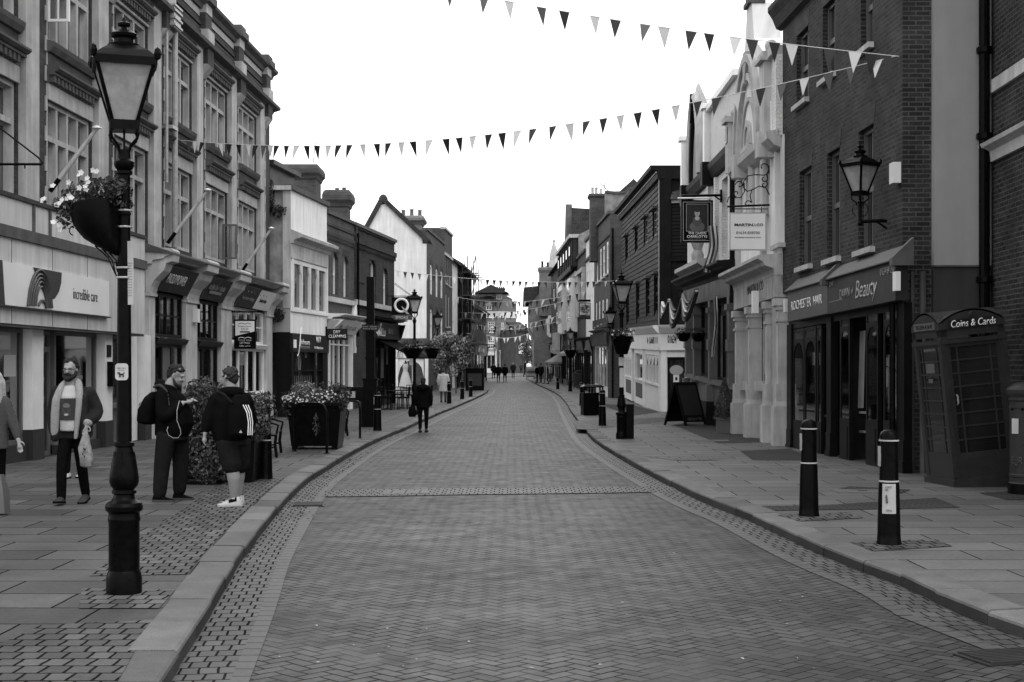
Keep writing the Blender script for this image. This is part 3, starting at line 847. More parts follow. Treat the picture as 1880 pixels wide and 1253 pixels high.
for i in range(3):
 a,b=uw[i],ux[i+1]
 m=f.mb();f.prof(m,a,b,[(0.0,ZB),(0.12,ZB),(0.42,ZT-0.01),(0.0,ZT-0.01)])
 fb_=f.build(m,'fascia_sign',M[fas[i][1]],of_)
 up=Vector((0,f.s*0.30,ZT-ZB));zc=(ZB+ZT)/2;nc=0.275
 if i==0:text('PADDYPOWER',fb_,M['letter'],f.loc3(a+(b-a)*0.42,nc+0.005,zc+0.02),(1,0,0),up,(b-a)*0.60,0.25,bold=0.004)
 elif i==1:
  marks('nnnnnnnn Snnnn n Innnnnnn',fb_,M['letterg'],f.loc3(a+(b-a)*0.5,nc+0.03,zc+0.05),(1,0,0),up,(b-a)*0.7,0.16)
  m=f.mb();c0=a+(b-a)*0.2;m.hexa([f_ for f_ in[(c0,.235,zc-.13),(c0+1.3,.235,zc-.13),(c0+1.3,.26,zc-.13),(c0,.26,zc-.13),(c0,.27,zc-.06),(c0+1.3,.27,zc-.06),(c0+1.3,.295,zc-.06),(c0,.295,zc-.06)]]);f.build(m,'sign_strip',M['letterg'],fb_)
 else:
  text('Rochester Lettings',fb_,M['letterg'],f.loc3(a+(b-a)*0.27,nc-0.02,zc-0.06),(1,0,0),up,(b-a)*0.34,0.17)
  m=f.mb();c0,c1=a+(b-a)*0.52,b
  m.hexa([(c0,.12,ZB),(c1,.12,ZB),(c1,.135,ZB),(c0,.135,ZB),(c0,.42,ZT-.012),(c1,.42,ZT-.012),(c1,.435,ZT-.012),(c0,.435,ZT-.012)])
  wp=f.build(m,'pale_panel',M['signwhite'],fb_)
  text('Rochester Estates',wp,M['ink'],f.loc3((c0+c1)/2-.3,nc+0.012,zc-.02),(1,0,0),up,(c1-c0)*0.42,0.13)
  m=f.mb()
  for c in(a+(b-a)*.27,c0+.55):
   m.tube([(c-.5+.1*j,.36,ZB+.40+.1*abs(math.sin(j*.63)))for j in range(11)],0.012,5)
  f.build(m,'hill_motif',M['letterg'],fb_)
fr=f.mb();gl=f.mb();frw=f.mb()
def bars(m,a,b,z0,z1,cols,rows,fw=0.08,n=-0.08,bar=0.03):
 m.box(a,a+fw,n-.05,n+.05,z0,z1);m.box(b-fw,b,n-.05,n+.05,z0,z1)
 m.box(a+fw,b-fw,n-.05,n+.05,z1-fw,z1);m.box(a+fw,b-fw,n-.05,n+.05,z0,z0+fw)
 for i in range(1,cols):
  x=a+fw+(b-a-2*fw)*i/cols;m.box(x-bar,x+bar,n-.04,n+.04,z0+fw,z1-fw)
 for i in range(1,rows):
  z=z0+fw+(z1-z0-2*fw)*i/rows;m.box(a+fw,b-fw,n-.035,n+.03,z-bar*.6,z+bar*.6)
 gl.box(a+fw*.5,b-fw*.5,n-.01,n,z0+fw*.5,z1-fw*.5)
for i in range(3):
 a,b=uw[i]+0.0,ux[i+1]
 tz=2.45
 t=fr if i<2 else frw
 t.mark();gl.mark()
 bars(t,a,b,tz+0.06,ZB-0.02,4,2)
 f.prof(t,a,b,[(-0.1,tz-0.1),(0.1,tz-0.1),(0.16,tz+0.02),(0.05,tz+0.06),(-0.1,tz+0.06)])
 if i<2:
  bars(t,a,b,0.5,tz-0.1,3,1);t.box(a,b,-0.12,0.02,0.0,0.5)
 else:
  bars(t,a,b,0.95,tz-0.1,4,1,0.07,-0.05,0.05);t.box(a,b,-0.12,0.05,0.0,0.85);t.box(a-0.02,b+0.02,-0.1,0.14,0.85,0.95)
f.build(fr,'black_joinery',M['shopblk'],of_);f.build(frw,'white_joinery',M['white'],of_);f.build(gl,'shop_window',M['clear'],of_)
m=f.mb();m.mark();m.box(uw[1]+.35,uw[1]+.75,-0.07,-0.062,1.0,2.2);m.mark();m.box(uw[0]+1.1,uw[0]+1.75,-0.07,-0.062,1.0,2.3);f.build(m,'poster',M['greyp'],of_)
m=f.mb();a=f.u(356,0.1);m.box(a,a+0.25,0.07,0.2,2.95,3.3);f.build(m,'alarm_box',M['signwhite'],of_)
for k,(bx,by,tx,ty)in enumerate(((82,352,168,236),(300,447,374,350),(437,500,492,420))):
 u=f.u(bx);base=f.world(u,0.1,f.z(bx,by))
 s=base.y/F;n=(tx-bx)*s;h=(by-ty)*s
 m=MB();m.tube([(0,0,0),(n*.22,0,h*.22)],0.045,10);pb=m.build('socket',M['iron'])
 t=thing('flagpole',['slanting wooden flagpole fixed to the brick wall above the cream shop sign','slanting bare flagpole above the betting shop sign','slanting bare flagpole nearest the white bay building'][k],'flagpole',base,0,'bare flagpoles on the brick building')
 pb.parent=t
 m=MB();m.tube([(n*.2,0,h*.2),(n,0,h)],0.05,10,r1=0.035);m.build('pole',M['stonel'],t,True)
 m=MB();m.lathe([(0.03,-0.02),(0.09,0.0),(0.09,0.02),(0.02,0.05)],(n,0,h),12);m.build('finial',M['letter'],t,True)
b0=f.world(f.u(-70),0.05,f.z(-70,302))
m=MB();S=b0.y/F
m.tube([(0,0,0),(140*S,0,0)],0.02,8);m.tube([(0,0,115*S),(60*S,0,70*S),(135*S,0,12*S),(143*S,0,3*S),(138*S,0,-2*S)],0.014,8);m.box(-0.04,0.02,-0.05,0.05,-0.1,1.3);m.tube([(110*S,0,0),(110*S,0,-0.07)],0.012,6)
tag(m.build('sign_bracket',M['iron'],loc=b0),'bare black iron sign bracket high on the wall at the left edge','bracket')
b0=f.world(f.u(421),0.1,0);Y=b0.y
t=thing('hanging_sign','black and white SALES and LETTINGS board hanging beside the third old shopfront','sign',at(450,614,Y),0)
S=Y/F
m=MB();m.tube([(-30*S,0,41*S),(33*S,0,41*S)],0.022,8);m.box(-31*S,-28*S,-0.05,0.05,33*S,49*S)
for x in(-14,14):m.tube([(x*S,0,27*S),(x*S,0,41*S)],0.008,6)
m.build('bracket',M['iron'],t)
m=MB();m.box(-20*S,20*S,-0.03,0.03,-27*S,27*S);bd=m.build('board',M['black'],t)
m=MB();m.prism([(-17.5*S,-0.031,24*S),(17.5*S,-0.031,24*S),(17.5*S,-0.031,5*S),(-17.5*S,-0.031,-3*S)],(0,-0.004,0));wp=m.build('pale_half',M['signwhite'],bd)
for s_,z,wd,hh,mt in(('nnnnn nnnnnn',-21.5,20,2.2,'letter'),('Rochester Estates',14.5,24,2.6,'ink'),('SALES',9.5,13,3.6,'ink'),('Rochester Lettings',-11,24,2.6,'letter'),('LETTINGS',-16,18,3.4,'letter')):
 (marks if s_[0]=='n' else text)(s_,bd,M[mt],(0,-0.035,z*S),(1,0,0),(0,0,1),wd*S,hh*S,depth=0.004)
m=MB();m.box(-9*S,9*S,-0.04,-0.035,3.0*S,5.4*S)
for z,mi in((18.5,0),(-7.5,1)):
 m.tube([((-12+2.4*j)*S,-0.036,(z+1.8*abs(math.sin(j*.63)))*S)for j in range(11)],0.008,5,mi)
m.build('motif',[M['ink'],M['letter']],bd)
def bld(name,label,p,cat='building'):
 return thing(name,label,cat,(p[0],p[1],0))
pA,pB,pC,pD=(-7.43,47.7),(-6.86,52.7),(-6.335,57.07),(-5.38,65.0)
L2=bld('white_building','narrow white building with a tall five-light upper window over a black photo shop',pA)
f=Fac(pA,pB,'L',0,L2)
g2=Fac((-8.45,47.72),(-7.435,47.70),'F',0,L2)
W_=lambda x0,x1,yt,yb,**k:f.rect(x0,x1,yt,yb,**k)
a,b,z0,z1=W_(538,598,476,568)
topz=f.z(536,350)
f.wall(f.z(540,612),topz,[(a,b,z0,z1)],[M['render']],depth=7.5,rec=0.12)
m=f.mb()
m.box(a,a+.1,-.1,0.02,z0,z1);m.box(b-.1,b,-.1,0.02,z0,z1);m.box(a+.1,b-.1,-.1,.02,z1-.14,z1);m.box(a+.1,b-.1,-.1,.02,z0,z0+.08)
for i in range(1,4):
 x=a+(b-a)*i/4-.05;m.box(x-.05,x+.05,-.1,.04,z0+.08,z1-.14)
for i in range(0,4):
 x=a+(b-a)*i/4-.05
 for s in(-1,1):m.prism([(x+s*.05,-.06,z1-.45),(x+s*.2,-.06,z1-.14),(x+s*.05,-.06,z1-.14)],(0,.06,0))
w_=f.build(m,'window',M['white']);m=f.mb();m.box(a+.05,b-.05,-.07,-.06,z0+.05,z1-.05);f.build(m,'pane',M['glassl'],w_)
m=f.mb();zc=f.z(540,449)
f.prof(m,-.05,f.L+.15,[(0,zc),(.1,zc),(.15,zc+.12),(.4,zc+.2),(.42,zc+.3),(.0,zc+.48)])
m.box(-.02,f.L,0,.06,z1+.02,zc-.002)
f.build(m,'cornice',M['stonel'])
m=f.mb();m.box(0,f.L,0,.05,z0-.08,z0-.005);m.box(a-.25,a-.02,0,.05,z0,z1+.02);m.box(b+.02,f.L,0,.05,z0,z1+.02);f.build(m,'window_surround',M['white'])
m=f.mb();m.box(-.1,f.L+.1,-.3,.10,topz+.002,topz+.16);f.build(m,'coping',M['stoned'])
m=g2.mb();zt2=g2.z(500,350);zb2=g2.z(510,610)
m.box(0,g2.L-.02,-.3,0.0,g2.z(505,565),zt2);g2.build(m,'side_wall',M['peel'])
m=g2.mb();m.box(0.02,g2.L,-.29,.03,zb2,g2.z(505,566));g2.build(m,'side_band',M['renderg'])
m=g2.mb();m.box(g2.L-.25,g2.L+.02,.0,.05,g2.z(505,566),zt2);m.box(.1,.35,.0,.04,g2.z(500,372),zt2-.1)
g2.build(m,'corner_strip',M['stonel'])
m=g2.mb();m.box(-.2,g2.L+.05,-.3,.16,zt2+.002,zt2+.15);g2.build(m,'coping',M['stonel'])
m=g2.mb();m.tube([(0.05,.12,4.2),(.05,.12,zt2)],.07,8);g2.build(m,'downpipe',M['iron'])
zs=f.z(540,613)
m=f.mb();m.box(0,f.L,-.05,.08,f.z(540,646),zs-.003);fs=f.build(m,'fascia_sign',M['signdark'])
us=lambda x:f.u(x,.08)
zq=lambda x,y:f.z(x,y,.08)
text('Johnsons',fs,M['letter'],f.loc3(us(560),.083,zq(560,630)),(1,0,0),(0,0,1),us(569)-us(551),.24,shear=.2)
text('PHOTOGRAPHIC',fs,M['letterg'],f.loc3(us(560),.083,zq(560,638.5)),(1,0,0),(0,0,1),us(568)-us(550),.11)
text('J',fs,M['letter'],f.loc3(us(549.5),.083,zq(549,628)),(1,0,0),(0,0,1),.55,1.0,shear=.35,bold=-.012)
text('MAX',fs,M['letter'],f.loc3(us(585),.083,zq(585,624)),(1,0,0),(0,0,1),us(589.5)-us(581),.22,bold=.01)
text('The Photo Expert',fs,M['letter'],f.loc3(us(585),.083,zq(585,640)),(1,0,0),(0,0,1),us(593)-us(577),.13)
m=f.mb();m.box(us(539),us(543.5),.08,.1,zq(541,639),zq(541,624));f.build(m,'logo_block',M['letter'],fs)
m=f.mb();gl=f.mb();zt=f.z(540,647)
m.box(0,.25,-.1,.04,0,zt);m.box(f.L-.75,f.L,-.1,.04,0,zt);m.box(.25,f.L-.75,-.1,.02,0,.6);m.box(f.L*.62,f.L*.66,-.1,.02,.6,zt);m.box(.25,f.L-.75,-.08,.0,zt-.65,zt-.6)
gl.box(.25,f.L-.75,-.09,-.07,.6,zt)
g2m=g2.mb();g2m.box(.02,g2.L,-.1,.02,0,.35);g2m.box(.02,.1,-.1,.02,.35,zb2);g2m.box(g2.L-.45,g2.L,-.1,.02,.35,zb2);g2m.box(.1,g2.L-.45,-.1,.02,zb2-1.2,zb2-.01)
f.build(m,'shop_joinery',M['shopblk']);g2.build(g2m,'shop_joinery',M['shopblk']);f.build(gl,'shop_window',M['glassd'])
m=g2.mb();m.box(.1,g2.L-.45,-.06,-.05,.35,zb2-1.2);g2.build(m,'shop_window',M['glassd'])
m=f.mb()
for i in range(11):m.box(.5+i*.25,.52+i*.25,-.066,-.06,zt-1.9-.3*(i%3),zt-.8)
for(x,z)in((1.35,1.9),(2.2,2.4)):m.tube([(x+.12*math.cos(t*.628),-.06,z+.3*math.sin(t*.628))for t in range(11)],.015,5)
f.build(m,'window_display',M['letterg'])
def stack(label,px0,px1,yt,yb,Y,mat,pots,depth=1.6,bulge=.22,name='chimney_stack',root=None,pm='pot',potw=None,flat=False):
 a,b=at(px0,yb,Y),at(px1,yt,Y)
 cx,z0,z1,hw=(a.x+b.x)/2,a.z,b.z,(b.x-a.x)/2
 t=root or thing(name,label,'chimney',(cx,Y+depth/2,z0-3),0)
 base=Vector((cx,Y+depth/2,0))-t.location
 h=z1-z0
 pr=[(0,0),(0,.42),(.25,.45),(.45,.55),(1.0,.66),(1.0,.82),(.75,.93),(.35,1.0)]if not flat else[(0,0),(0,.74),(.5,.78),(.5,.82),(1,.84),(1,.97),(.6,1.0)]
 m=MB();rings=[[(-hw,-depth/2,-3),(hw,-depth/2,-3),(hw,depth/2,-3),(-hw,depth/2,-3)]]
 for o,q in pr:
  x,y,z=hw+o*bulge,depth/2+o*bulge,q*h
  rings.append([(-x,-y,z),(x,-y,z),(x,y,z),(-x,y,z)])
 m.loft(rings)
 off=(base.x,base.y,z0-t.location.z)
 st_=m.build('stack',M[mat],t,loc=off)
 for px,y0,y1 in pots:
  p=at(px,y1,Y);r=(potw or 5)*Y/F/2;H=(y1-y0)*Y/F
  m=MB();m.lathe([(r*1.05,-.1),(r*1.1,H*.1),(r*.9,H*.2),(r*.8,H*.85),(r*.98,H*.9),(r*.98,H),(r*.7,H*.995),(r*.6,H*.6)],(p.x-cx,0,p.z-z0),10)
  m.build('pot',M[pm],st_,True)
 return t
stack('broad dark brick chimney stack with a bulging head behind the white building',507,580,302,350,57,'brickm',[],1.5,.16)
m=MB();p=at(575,300,57);m.tube([p,at(579,262,57)],.02,6)
tag(m.build('aerial_mast',M['steel']),'thin aerial mast on the bulging chimney behind the white building','aerial')
m=f.mb();zq0=f.z(560,380);m.box(1.0,4.2,-3.2,-1.0,topz,topz+1.0);m.box(.8,4.4,-3.4,-.8,topz+1.0,topz+1.15);f.build(m,'roof_housing',M['charcoal'])
def arched(f,h,rise=.22,mats='white',fillmat='brickm',rec=.16,fw=.09,mg='glass'):
 """sash window under a segmental arch: fills the corners of the square opening"""
 a,b,c,d=h
 w=f.window((a,b,c,d-.02),2,2,rec=rec,fw=fw,mf=mats,mg=mg)
 m=f.mb();n=8
 for s in range(n):
  t0,t1=s/n,(s+1)/n
  y0,y1=d-rise*(2*t0-1)**2,d-rise*(2*t1-1)**2
  x0,x1=a+(b-a)*t0,a+(b-a)*t1
  m.prism([(x0,-rec+.05,d),(x1,-rec+.05,d),(x1,-rec+.05,y1-.001),(x0,-rec+.05,y0-.001)],(0,rec-.055,0))
 f.build(m,'arch_infill',M[fillmat])
 m=f.mb();m.box(a-.12,b+.12,-.0,.012,d+.005,d+.26);f.build(m,'arch',M['brick'])
 return w
L3=bld('brick_shop','two storey mid brown brick shop with two arched sash windows and a white shopfront',pB)
f=Fac(pB,pC,'L',0,L3)
hs=[f.rect(611,621,463,540),f.rect(630.5,640,470,545)]
zt=f.z(600,392)
f.wall(-.2,zt,hs+[(.27,f.u(645)-.22,-.2,f.z(600,612),.6)],M['brickm'],depth=7)
for h in hs:arched(f,h)
m=f.mb();zd=f.z(600,430);m.box(0,f.L,0,.06,zd,zd+.12);
for i in range(24):m.box(.05+i*f.L/24,.05+i*f.L/24+.09,0,.055,zd-.16,zd-.002)
m.box(0,f.L,0,.04,zd+.35,zd+.45);f.build(m,'dentil_course',M['brick'])
m=f.mb();m.box(0,f.L,-.3,.08,zt+.002,zt+.12);f.build(m,'coping',M['stoned'])
m=f.mb();zz=f.z(600,543);m.box(0,f.L,0,.12,zz-.2,zz-.02);f.build(m,'sill_course',M['stonel'])
def shop(f,u0,u1,zf0,zf1,mats,fascia_mat,joinery,cols,txt=None,tmat='letter',stall=.6,trans=None,out=.25,slant=0.0,fname='fascia_sign',tw=.7,th=None,glass='glassd',cons=True):
 m=f.mb();f.prof(m,u0,u1,[(0,zf0),(out*.6,zf0),(out*.6+slant,zf1),(0,zf1)])
 fs=f.build(m,fname,M[fascia_mat])
 m=f.mb();f.prof(m,u0-.05,u1+.05,CORN(0,zf1+.003,zf1+.22,out+slant+.12));f.build(m,'shop_cornice',M[mats])
 if cons:
  m=f.mb()
  for a in(u0,u1-.22):
   m.mark()
   f.prof(m,a,a+.22,[(0,zf0-.1),(.1,zf0-.1),(out*.7,zf0+.1),(out+slant+.03,zf1-.02),(0,zf1-.02)])
   m.box(a,a+.22,-.1,.07,0,zf0-.101)
  f.build(m,'shop_pilaster',M[mats])
 m=f.mb();gl=f.mb();a,b=u0+.22,u1-.22
 m.box(a,b,-.12,-.02,0,stall);m.box(a,b,-.12,0.0,stall,stall+.08);m.box(a,b,-.12,0,zf0-.1,zf0-.002)
 for i in range(cols+1):
  x=a+(b-a-.07)*i/cols;m.box(x,x+.07,-.12,-.01,stall+.08,zf0-.1)
 if trans:m.box(a,b,-.11,-.015,trans-.03,trans+.03)
 gl.box(a+.01,b-.01,-.09,-.07,stall+.02,zf0-.05)
 f.build(m,'joinery',M[joinery]);f.build(gl,'shop_window',M[glass])
 if txt:
  up=Vector((0,f.s*slant,zf1-zf0));nn=out*.6+slant*.5+.012
  dirx=(1,0,0)if f.side!='R' else(-1,0,0)
  (marks if txt.islower()else text)(txt,fs,M[tmat],f.loc3((u0+u1)/2,nn,(zf0+zf1)/2),dirx,up,(u1-u0)*tw,th or(zf1-zf0)*.45)
 return fs
shop(f,.05,f.u(645),f.z(600,612),f.z(600,586),'white','signwhite','white',4,'nnn nnnnn nnn','letterg',.55,f.z(600,632),slant=.35,glass='glass')
m=f.mb();a,b=f.u(647),f.L-.02;zb=f.z(648,637)
m.box(a,b,0,.1,zb-.25,zb);m.box(a,a+.1,0,.08,zb,zb+.9);m.box(b-.1,b,0,.08,zb,zb+.9)
c=(a+b)/2;pts=[(c+(b-a)/2*math.cos(math.pi*i/10),.05,zb+.9+.75*math.sin(math.pi*i/10))for i in range(11)]
m.tube(pts,.09,6);m.prism([(c+.5*math.cos(math.pi*i/10),.0,zb+.9+.65*math.sin(math.pi*i/10))for i in range(11)],(0,-.02,0));f.build(m,'door_surround',M['white'])
m=f.mb();m.box(a+.1,b-.1,0.005,.02,0,zb-.25);f.build(m,'passage_door',M['brickd'])
stack('brown brick chimney stack with three short pots beside the bulging stack',600,638,349,404,66,'brickm',[(604,346,350),(616,343,349),(629,342,349)],1.2,.2,potw=9)
L4=bld('dark_brick_restaurant','dark brick restaurant with a corbelled parapet and a black fascia and awning',pC)
f=Fac(pC,pD,'L',0,L4)
hs=[f.rect(678,690,476,560),f.rect(703.5,712,492,562)]
zt=f.z(654,416)
f.wall(-.2,zt,hs+[(f.u(672)+.22,f.L-.22,-.2,f.z(690,622),.6)],M['brickd'],depth=7)
for h in hs:arched(f,h,fillmat='brickd')
zd=f.z(654,447);m=f.mb();m.box(0,f.L,0,.12,zd,zd+.2);m.box(0,f.L,0,.06,zd+.6,zd+.7)
for i in range(36):m.box(.05+i*f.L/36,.14+i*f.L/36,0,.09,zd-.18,zd-.002)
m.box(0,.3,.0,.08,3.2,zt-.01);f.build(m,'corbel_course',M['brickd'])
m=f.mb();m.box(f.u(657),f.u(669),.0,.03,f.z(658,518),f.z(658,482));f.build(m,'blind_panel',M['brick'])
m=f.mb();m.box(-.05,f.L+.1,-.3,.12,zt+.002,zt+.13);f.build(m,'coping',M['lead'])
m=f.mb();zz=f.z(654,550);m.box(0,f.L,0,.14,zz-.22,zz-.02);f.build(m,'sill_course',M['stonel'])
m=f.mb();m.tube([(.15,.12,3),(.15,.12,zt-.3)],.06,8);f.build(m,'downpipe',M['iron'])
shop(f,f.u(672),f.L,f.z(690,622),f.z(690,592),'shopblk','signdark','shopblk',6,None,stall=.5,out=.5)
fs=[o for o in L4.children if o.name.startswith('fascia')][0]
f.text('Q.S',fs,M['letter'],f.u(696,.33),.32,f.z(696,606,.3),1.2,.6,bold=.02)
f.marks('Nnnnnnn',fs,M['letter'],f.u(702,.33),.32,f.z(702,610,.3),1.7,.34)
f.marks('NNNNNN',fs,M['letterg'],f.u(718,.33),.32,f.z(718,609,.3),1.0,.22)
m=f.mb();za=f.z(690,624);f.prof(m,f.u(688),f.L+.3,[(.1,za),(1.7,za-.75),(1.7,za-.79),(.1,za-.05)]);f.build(m,'awning',M['clothk'])
m=f.mb();m.box(f.u(702),f.u(708),-.06,-.05,1.3,2.6);m.box(f.u(712),f.u(716),-.06,-.05,1.9,2.7);f.build(m,'window_poster',M['signgrey'])
pE,pF_,pG=(-5.29,88.0),(-4.71,99.2),(-4.41,105.0)
L6=bld('gabled_house','tall brick house whose white rendered gable end faces down the street',pE)
f=Fac(pE,pF_,'L',0,L6)
hs=[]
for x0,x1,yt,yb in((789.5,794,484,540),(800,804,492,545),(809,813,496,547),(789.5,794,566,625),(800,804,571,590),(809,813,573,625)):hs.append(f.rect(x0,x1,yt,yb))
zt=f.z(783.5,423)
f.wall(-.2,zt,hs,M['brickm'],depth=11)
for h in hs:arched(f,h,.2,fillmat='brickm',rec=.07,fw=.2,mg='blind')
m=f.mb();m.box(0,f.L,-.3,.08,zt+.003,zt+.15);f.build(m,'coping',M['stoned'])
g=Fac((at(640,500,88.0).x,87.98),(pE[0],87.98),'F',0,L6)
m=g.mb()
ug=lambda x:g.u(x);zg_=lambda y:g.z(700,y)
a,b=ug(775.5),g.L
m.box(b-(b-a)-.0,b,-.2,.02,3.0,zg_(448));m.build
g.build(m,'side_wall',M['render'])
m=g.mb();m.box(a+.01,b-.01,-.25,-.01,zg_(448)-.1,zg_(424));g.build(m,'brick_upper_side',M['brickm'])
m=g.mb();pk=ug(703);e0,e1=ug(655),ug(760-0)
zp,ze0=zg_(371),zg_(428)
ur=ug(760.0)
pts=[(ug(640),zg_(640)),(a+.0,zg_(640)),(a,zg_(438)),(pk,zp),(ug(664),ze0),(ug(640),zg_(460))]
m.prism([(u,.0,z)for u,z in pts],(0,.25*-g.s*-1*0+.001,0))if False else None
vs=[(u,0.0,z)for u,z in pts]+[(u,-.3,z)for u,z in pts]
k=len(pts);m.add(vs,[tuple(range(k))[::-1],tuple(range(k,2*k))]+[(i,(i+1)%k,k+(i+1)%k,k+i)for i in range(k)])
g.build(m,'gable_wall',M['render'])
m=g.mb()
for(u0,z0,u1,z1)in((ug(655),ze0-1.05,pk,zp),(pk,zp,a+.25,zg_(436)-.35)):
 d=Vector((u1-u0,z1-z0)).normalized();o=Vector((-d.y,d.x))*.28
 q=[(u0,z0),(u1,z1),(u1+o.x,z1+o.y),(u0+o.x,z0+o.y)]
 vs=[(u,.15,z)for u,z in q]+[(u,-9.0,z)for u,z in q]
 m.add(vs,[(0,1,2,3),(4,5,6,7),(0,1,5,4),(1,2,6,5),(2,3,7,6),(3,0,4,7)])
g.build(m,'roof',M['tile'])
m=g.mb();m.ball((pk,g.s*.2*-1*-1,zp+.1),.3,.3,.4,8,6);g.build(m,'ridge_finial',M['tile'])
bz=g.z(750,632)
m=g.mb();ua,ub=ug(727),ug(786.5)
m.box(ua,ub,.0,.12,g.z(750,658),g.z(750,641));sgn=g.build(m,'shop_sign',M['signwhite'])
m=g.mb();m.box(ua,ub,-.1,.3,bz,bz+.35);m.box(ug(770),ub,.05,.14,g.z(750,658),g.z(750,642));g.build(m,'shop_canopy',M['stoned'])
g.marks('Nnnnn nnn',sgn,M['ink'],ug(741),.14,g.z(741,650),ug(756)-ug(727),.45,shear=.3)
m=g.mb();zt2=g.z(750,659)
m.box(ug(780),ub,0,.15,0,zt2);m.box(ua,ug(731),0,.15,0,zt2);m.box(ug(731),ug(780),0,.1,0,g.z(750,712))
for i in range(12):
 t0,t1=i/12,(i+1)/12;x0,x1=ug(731)+(ug(778)-ug(731))*t0,ug(731)+(ug(778)-ug(731))*t1
 h0=zt2-.12-1.0*(1-math.sqrt(max(0,1-(2*t0-1)**2)));h1=zt2-.12-1.0*(1-math.sqrt(max(0,1-(2*t1-1)**2)))
 m.prism([(x0,0.02,zt2-.002),(x1,0.02,zt2-.002),(x1,.02,h1),(x0,.02,h0)],(0,-.08,0))
g.build(m,'arched_shopfront',M['white'])
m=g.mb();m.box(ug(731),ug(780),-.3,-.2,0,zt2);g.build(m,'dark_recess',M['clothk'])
b0=g.world(ug(745),.30,g.z(745,712)+.05)
t=thing('wedding_dress','long pale sleeveless wedding dress on a dummy in the bridal shop window','dress',b0)
m=MB();s=1.0;m.lathe([(.42,0),(.40,.1),(.30,.5),(.19,.85),(.13,1.0),(.15,1.12),(.18,1.28),(.15,1.4),(.05,1.42)],(0,0,0),20,0,1,.7)
for sx in(-1,1):m.tube([(sx*.13,0,1.38),(sx*.11,.02,1.55)],.02,6)
m.build('gown',M['clothl'],t,True)
m=MB();m.tube([(0,.05,.0),(0,.05,1.5)],.03,8);m.lathe([(.04,1.42),(.05,1.6),(.02,1.62)],(0,.03,0),8);m.build('dummy',M['ink'],t)
stack('ragged brick stack with three tapering tall pots beside the white gable',738,773,396,424,92,'brickl',[(738.5,383,397),(754,381.5,396),(769,383,397)],2.0,.25,potw=8)
L7=bld('brick_terrace_house','brick terrace house with a curved parapet beyond the gabled house',pF_)
f=Fac(pF_,pG,'L',0,L7)
zt=f.z(817,422)
hs=[f.rect(818.3,820,466,520),f.rect(822,823.6,470,523),f.rect(825.6,827.2,474,526),f.rect(818.5,820.2,540,600),f.rect(823.5,825.2,545,600)]
f.wall(-.2,zt,hs,M['brickm'],depth=9)
for h in hs:f.window(h,2,2,rec=.07,fw=.2,sill='stonel',mg='blind')
m=f.mb();m.box(-.05,f.L,-.3,.1,zt+.003,zt+.15);m.box(0,f.L,0,.08,zt-1.8,zt-1.6);f.build(m,'coping',M['stonel'])
m=f.mb();m.box(0.003,f.L-.003,-6,-.02,zt-3,zt-.02);m.box(-.01,.2,-5,-.32,zt-2.3,zt+.1);f.build(m,'party_wall',M['brickm'])
L8=bld('rendered_house','narrow pale rendered house between the brick terrace and the scaffolding',pG)
pH=(-4.2,109.5);pI=(-3.53,124.6);pJ=(-2.64,146.8)
f=Fac(pG,pH,'L',0,L8);zt=f.z(831,478)
hs=[f.rect(831,832.5,530,560),f.rect(831.2,832.7,590,620)]
f.wall(-.2,zt,hs,M['render'],depth=8)
for h in hs:f.window(h,1,2,fw=.1)
m=f.mb();f.prof(m,-.1,f.L,[(.3,zt),(-4,zt+2.2),(-4,zt+2.0),(.3,zt-.15)]);f.build(m,'roof',M['tile'])
L9=bld('timbered_house','dark timbered house under repair behind the scaffolding',pH)
f=Fac(pH,pI,'L',0,L9);zt=f.z(838,482)
hs=[f.rect(841+i*6,844+i*6,yt,yb)for i in range(4)for yt,yb in((530,556),(580,606))]
f.wall(-.2,zt,hs+[(.55,f.L-.55,-.2,2.5,.6)],M['brickd'],depth=8)
for h in hs:f.window(h,2,2,fw=.12)
m=f.mb()
for i in range(9):m.box(i*f.L/9,i*f.L/9+.18,0,.05,3.4,zt-.02)
m.box(0,f.L,.002,.3,3.1,3.4);f.build(m,'timber_frame',M['board'])
m=f.mb();f.prof(m,-.1,f.L,[(.4,zt),(-4,zt+2.6),(-4,zt+2.4),(.4,zt-.15)]);f.build(m,'roof',M['tile'])
shop(f,.3,f.L-.3,2.5,3.05,'shopblk','charcoal','shopblk',8,'nnnnnnn','letter',tw=.4)
t=thing('scaffolding','steel scaffolding with board platforms standing against the timbered house','scaffolding',f.world(2,.3,PAV))
o=t.location
for i in range(4):
 for n in(.3,1.0):
  u=1.0+i*2.6;m=MB();p=f.world(u,n,.2)-o;q=f.world(u,n,9.6+(i*37%5)*.3)-o;m.tube([p,q],.045,6);m.build('standard',M['stoned'],t)
for z in(3.6,5.4,7.2,9.0):
 m=MB()
 for n in(.3,1.0):m.tube([f.world(.3,n,z)-o,f.world(10,n,z)-o],.04,6)
 for i in range(4):m.tube([f.world(1+i*2.6,0,z+.05)-o,f.world(1+i*2.6,1.5,z+.05)-o],.04,6)
 m.tube([f.world(1,1.0,z)-o,f.world(6,1.0,z+1.8)-o],.04,6)
 m.build('ledger',M['stoned'],t)
 m=MB();a_,b_=f.world(.5,.3,z+.1)-o,f.world(9.6,.3,z+.1)-o;c_,d_=f.world(9.6,1.0,z+.1)-o,f.world(.5,1.0,z+.1)-o
 up=Vector((0,0,.05));m.hexa([a_,b_,c_,d_,a_+up,b_+up,c_+up,d_+up]);m.build('platform',M['stoned'],t)
L10=bld('corner_shop','low dark shop with white letters at the far end of the left terrace',pI)
f=Fac(pI,pJ,'L',0,L10);zt=f.z(867,560)
hs=[f.rect(868+i*8,871+i*8,580,605)for i in range(3)]
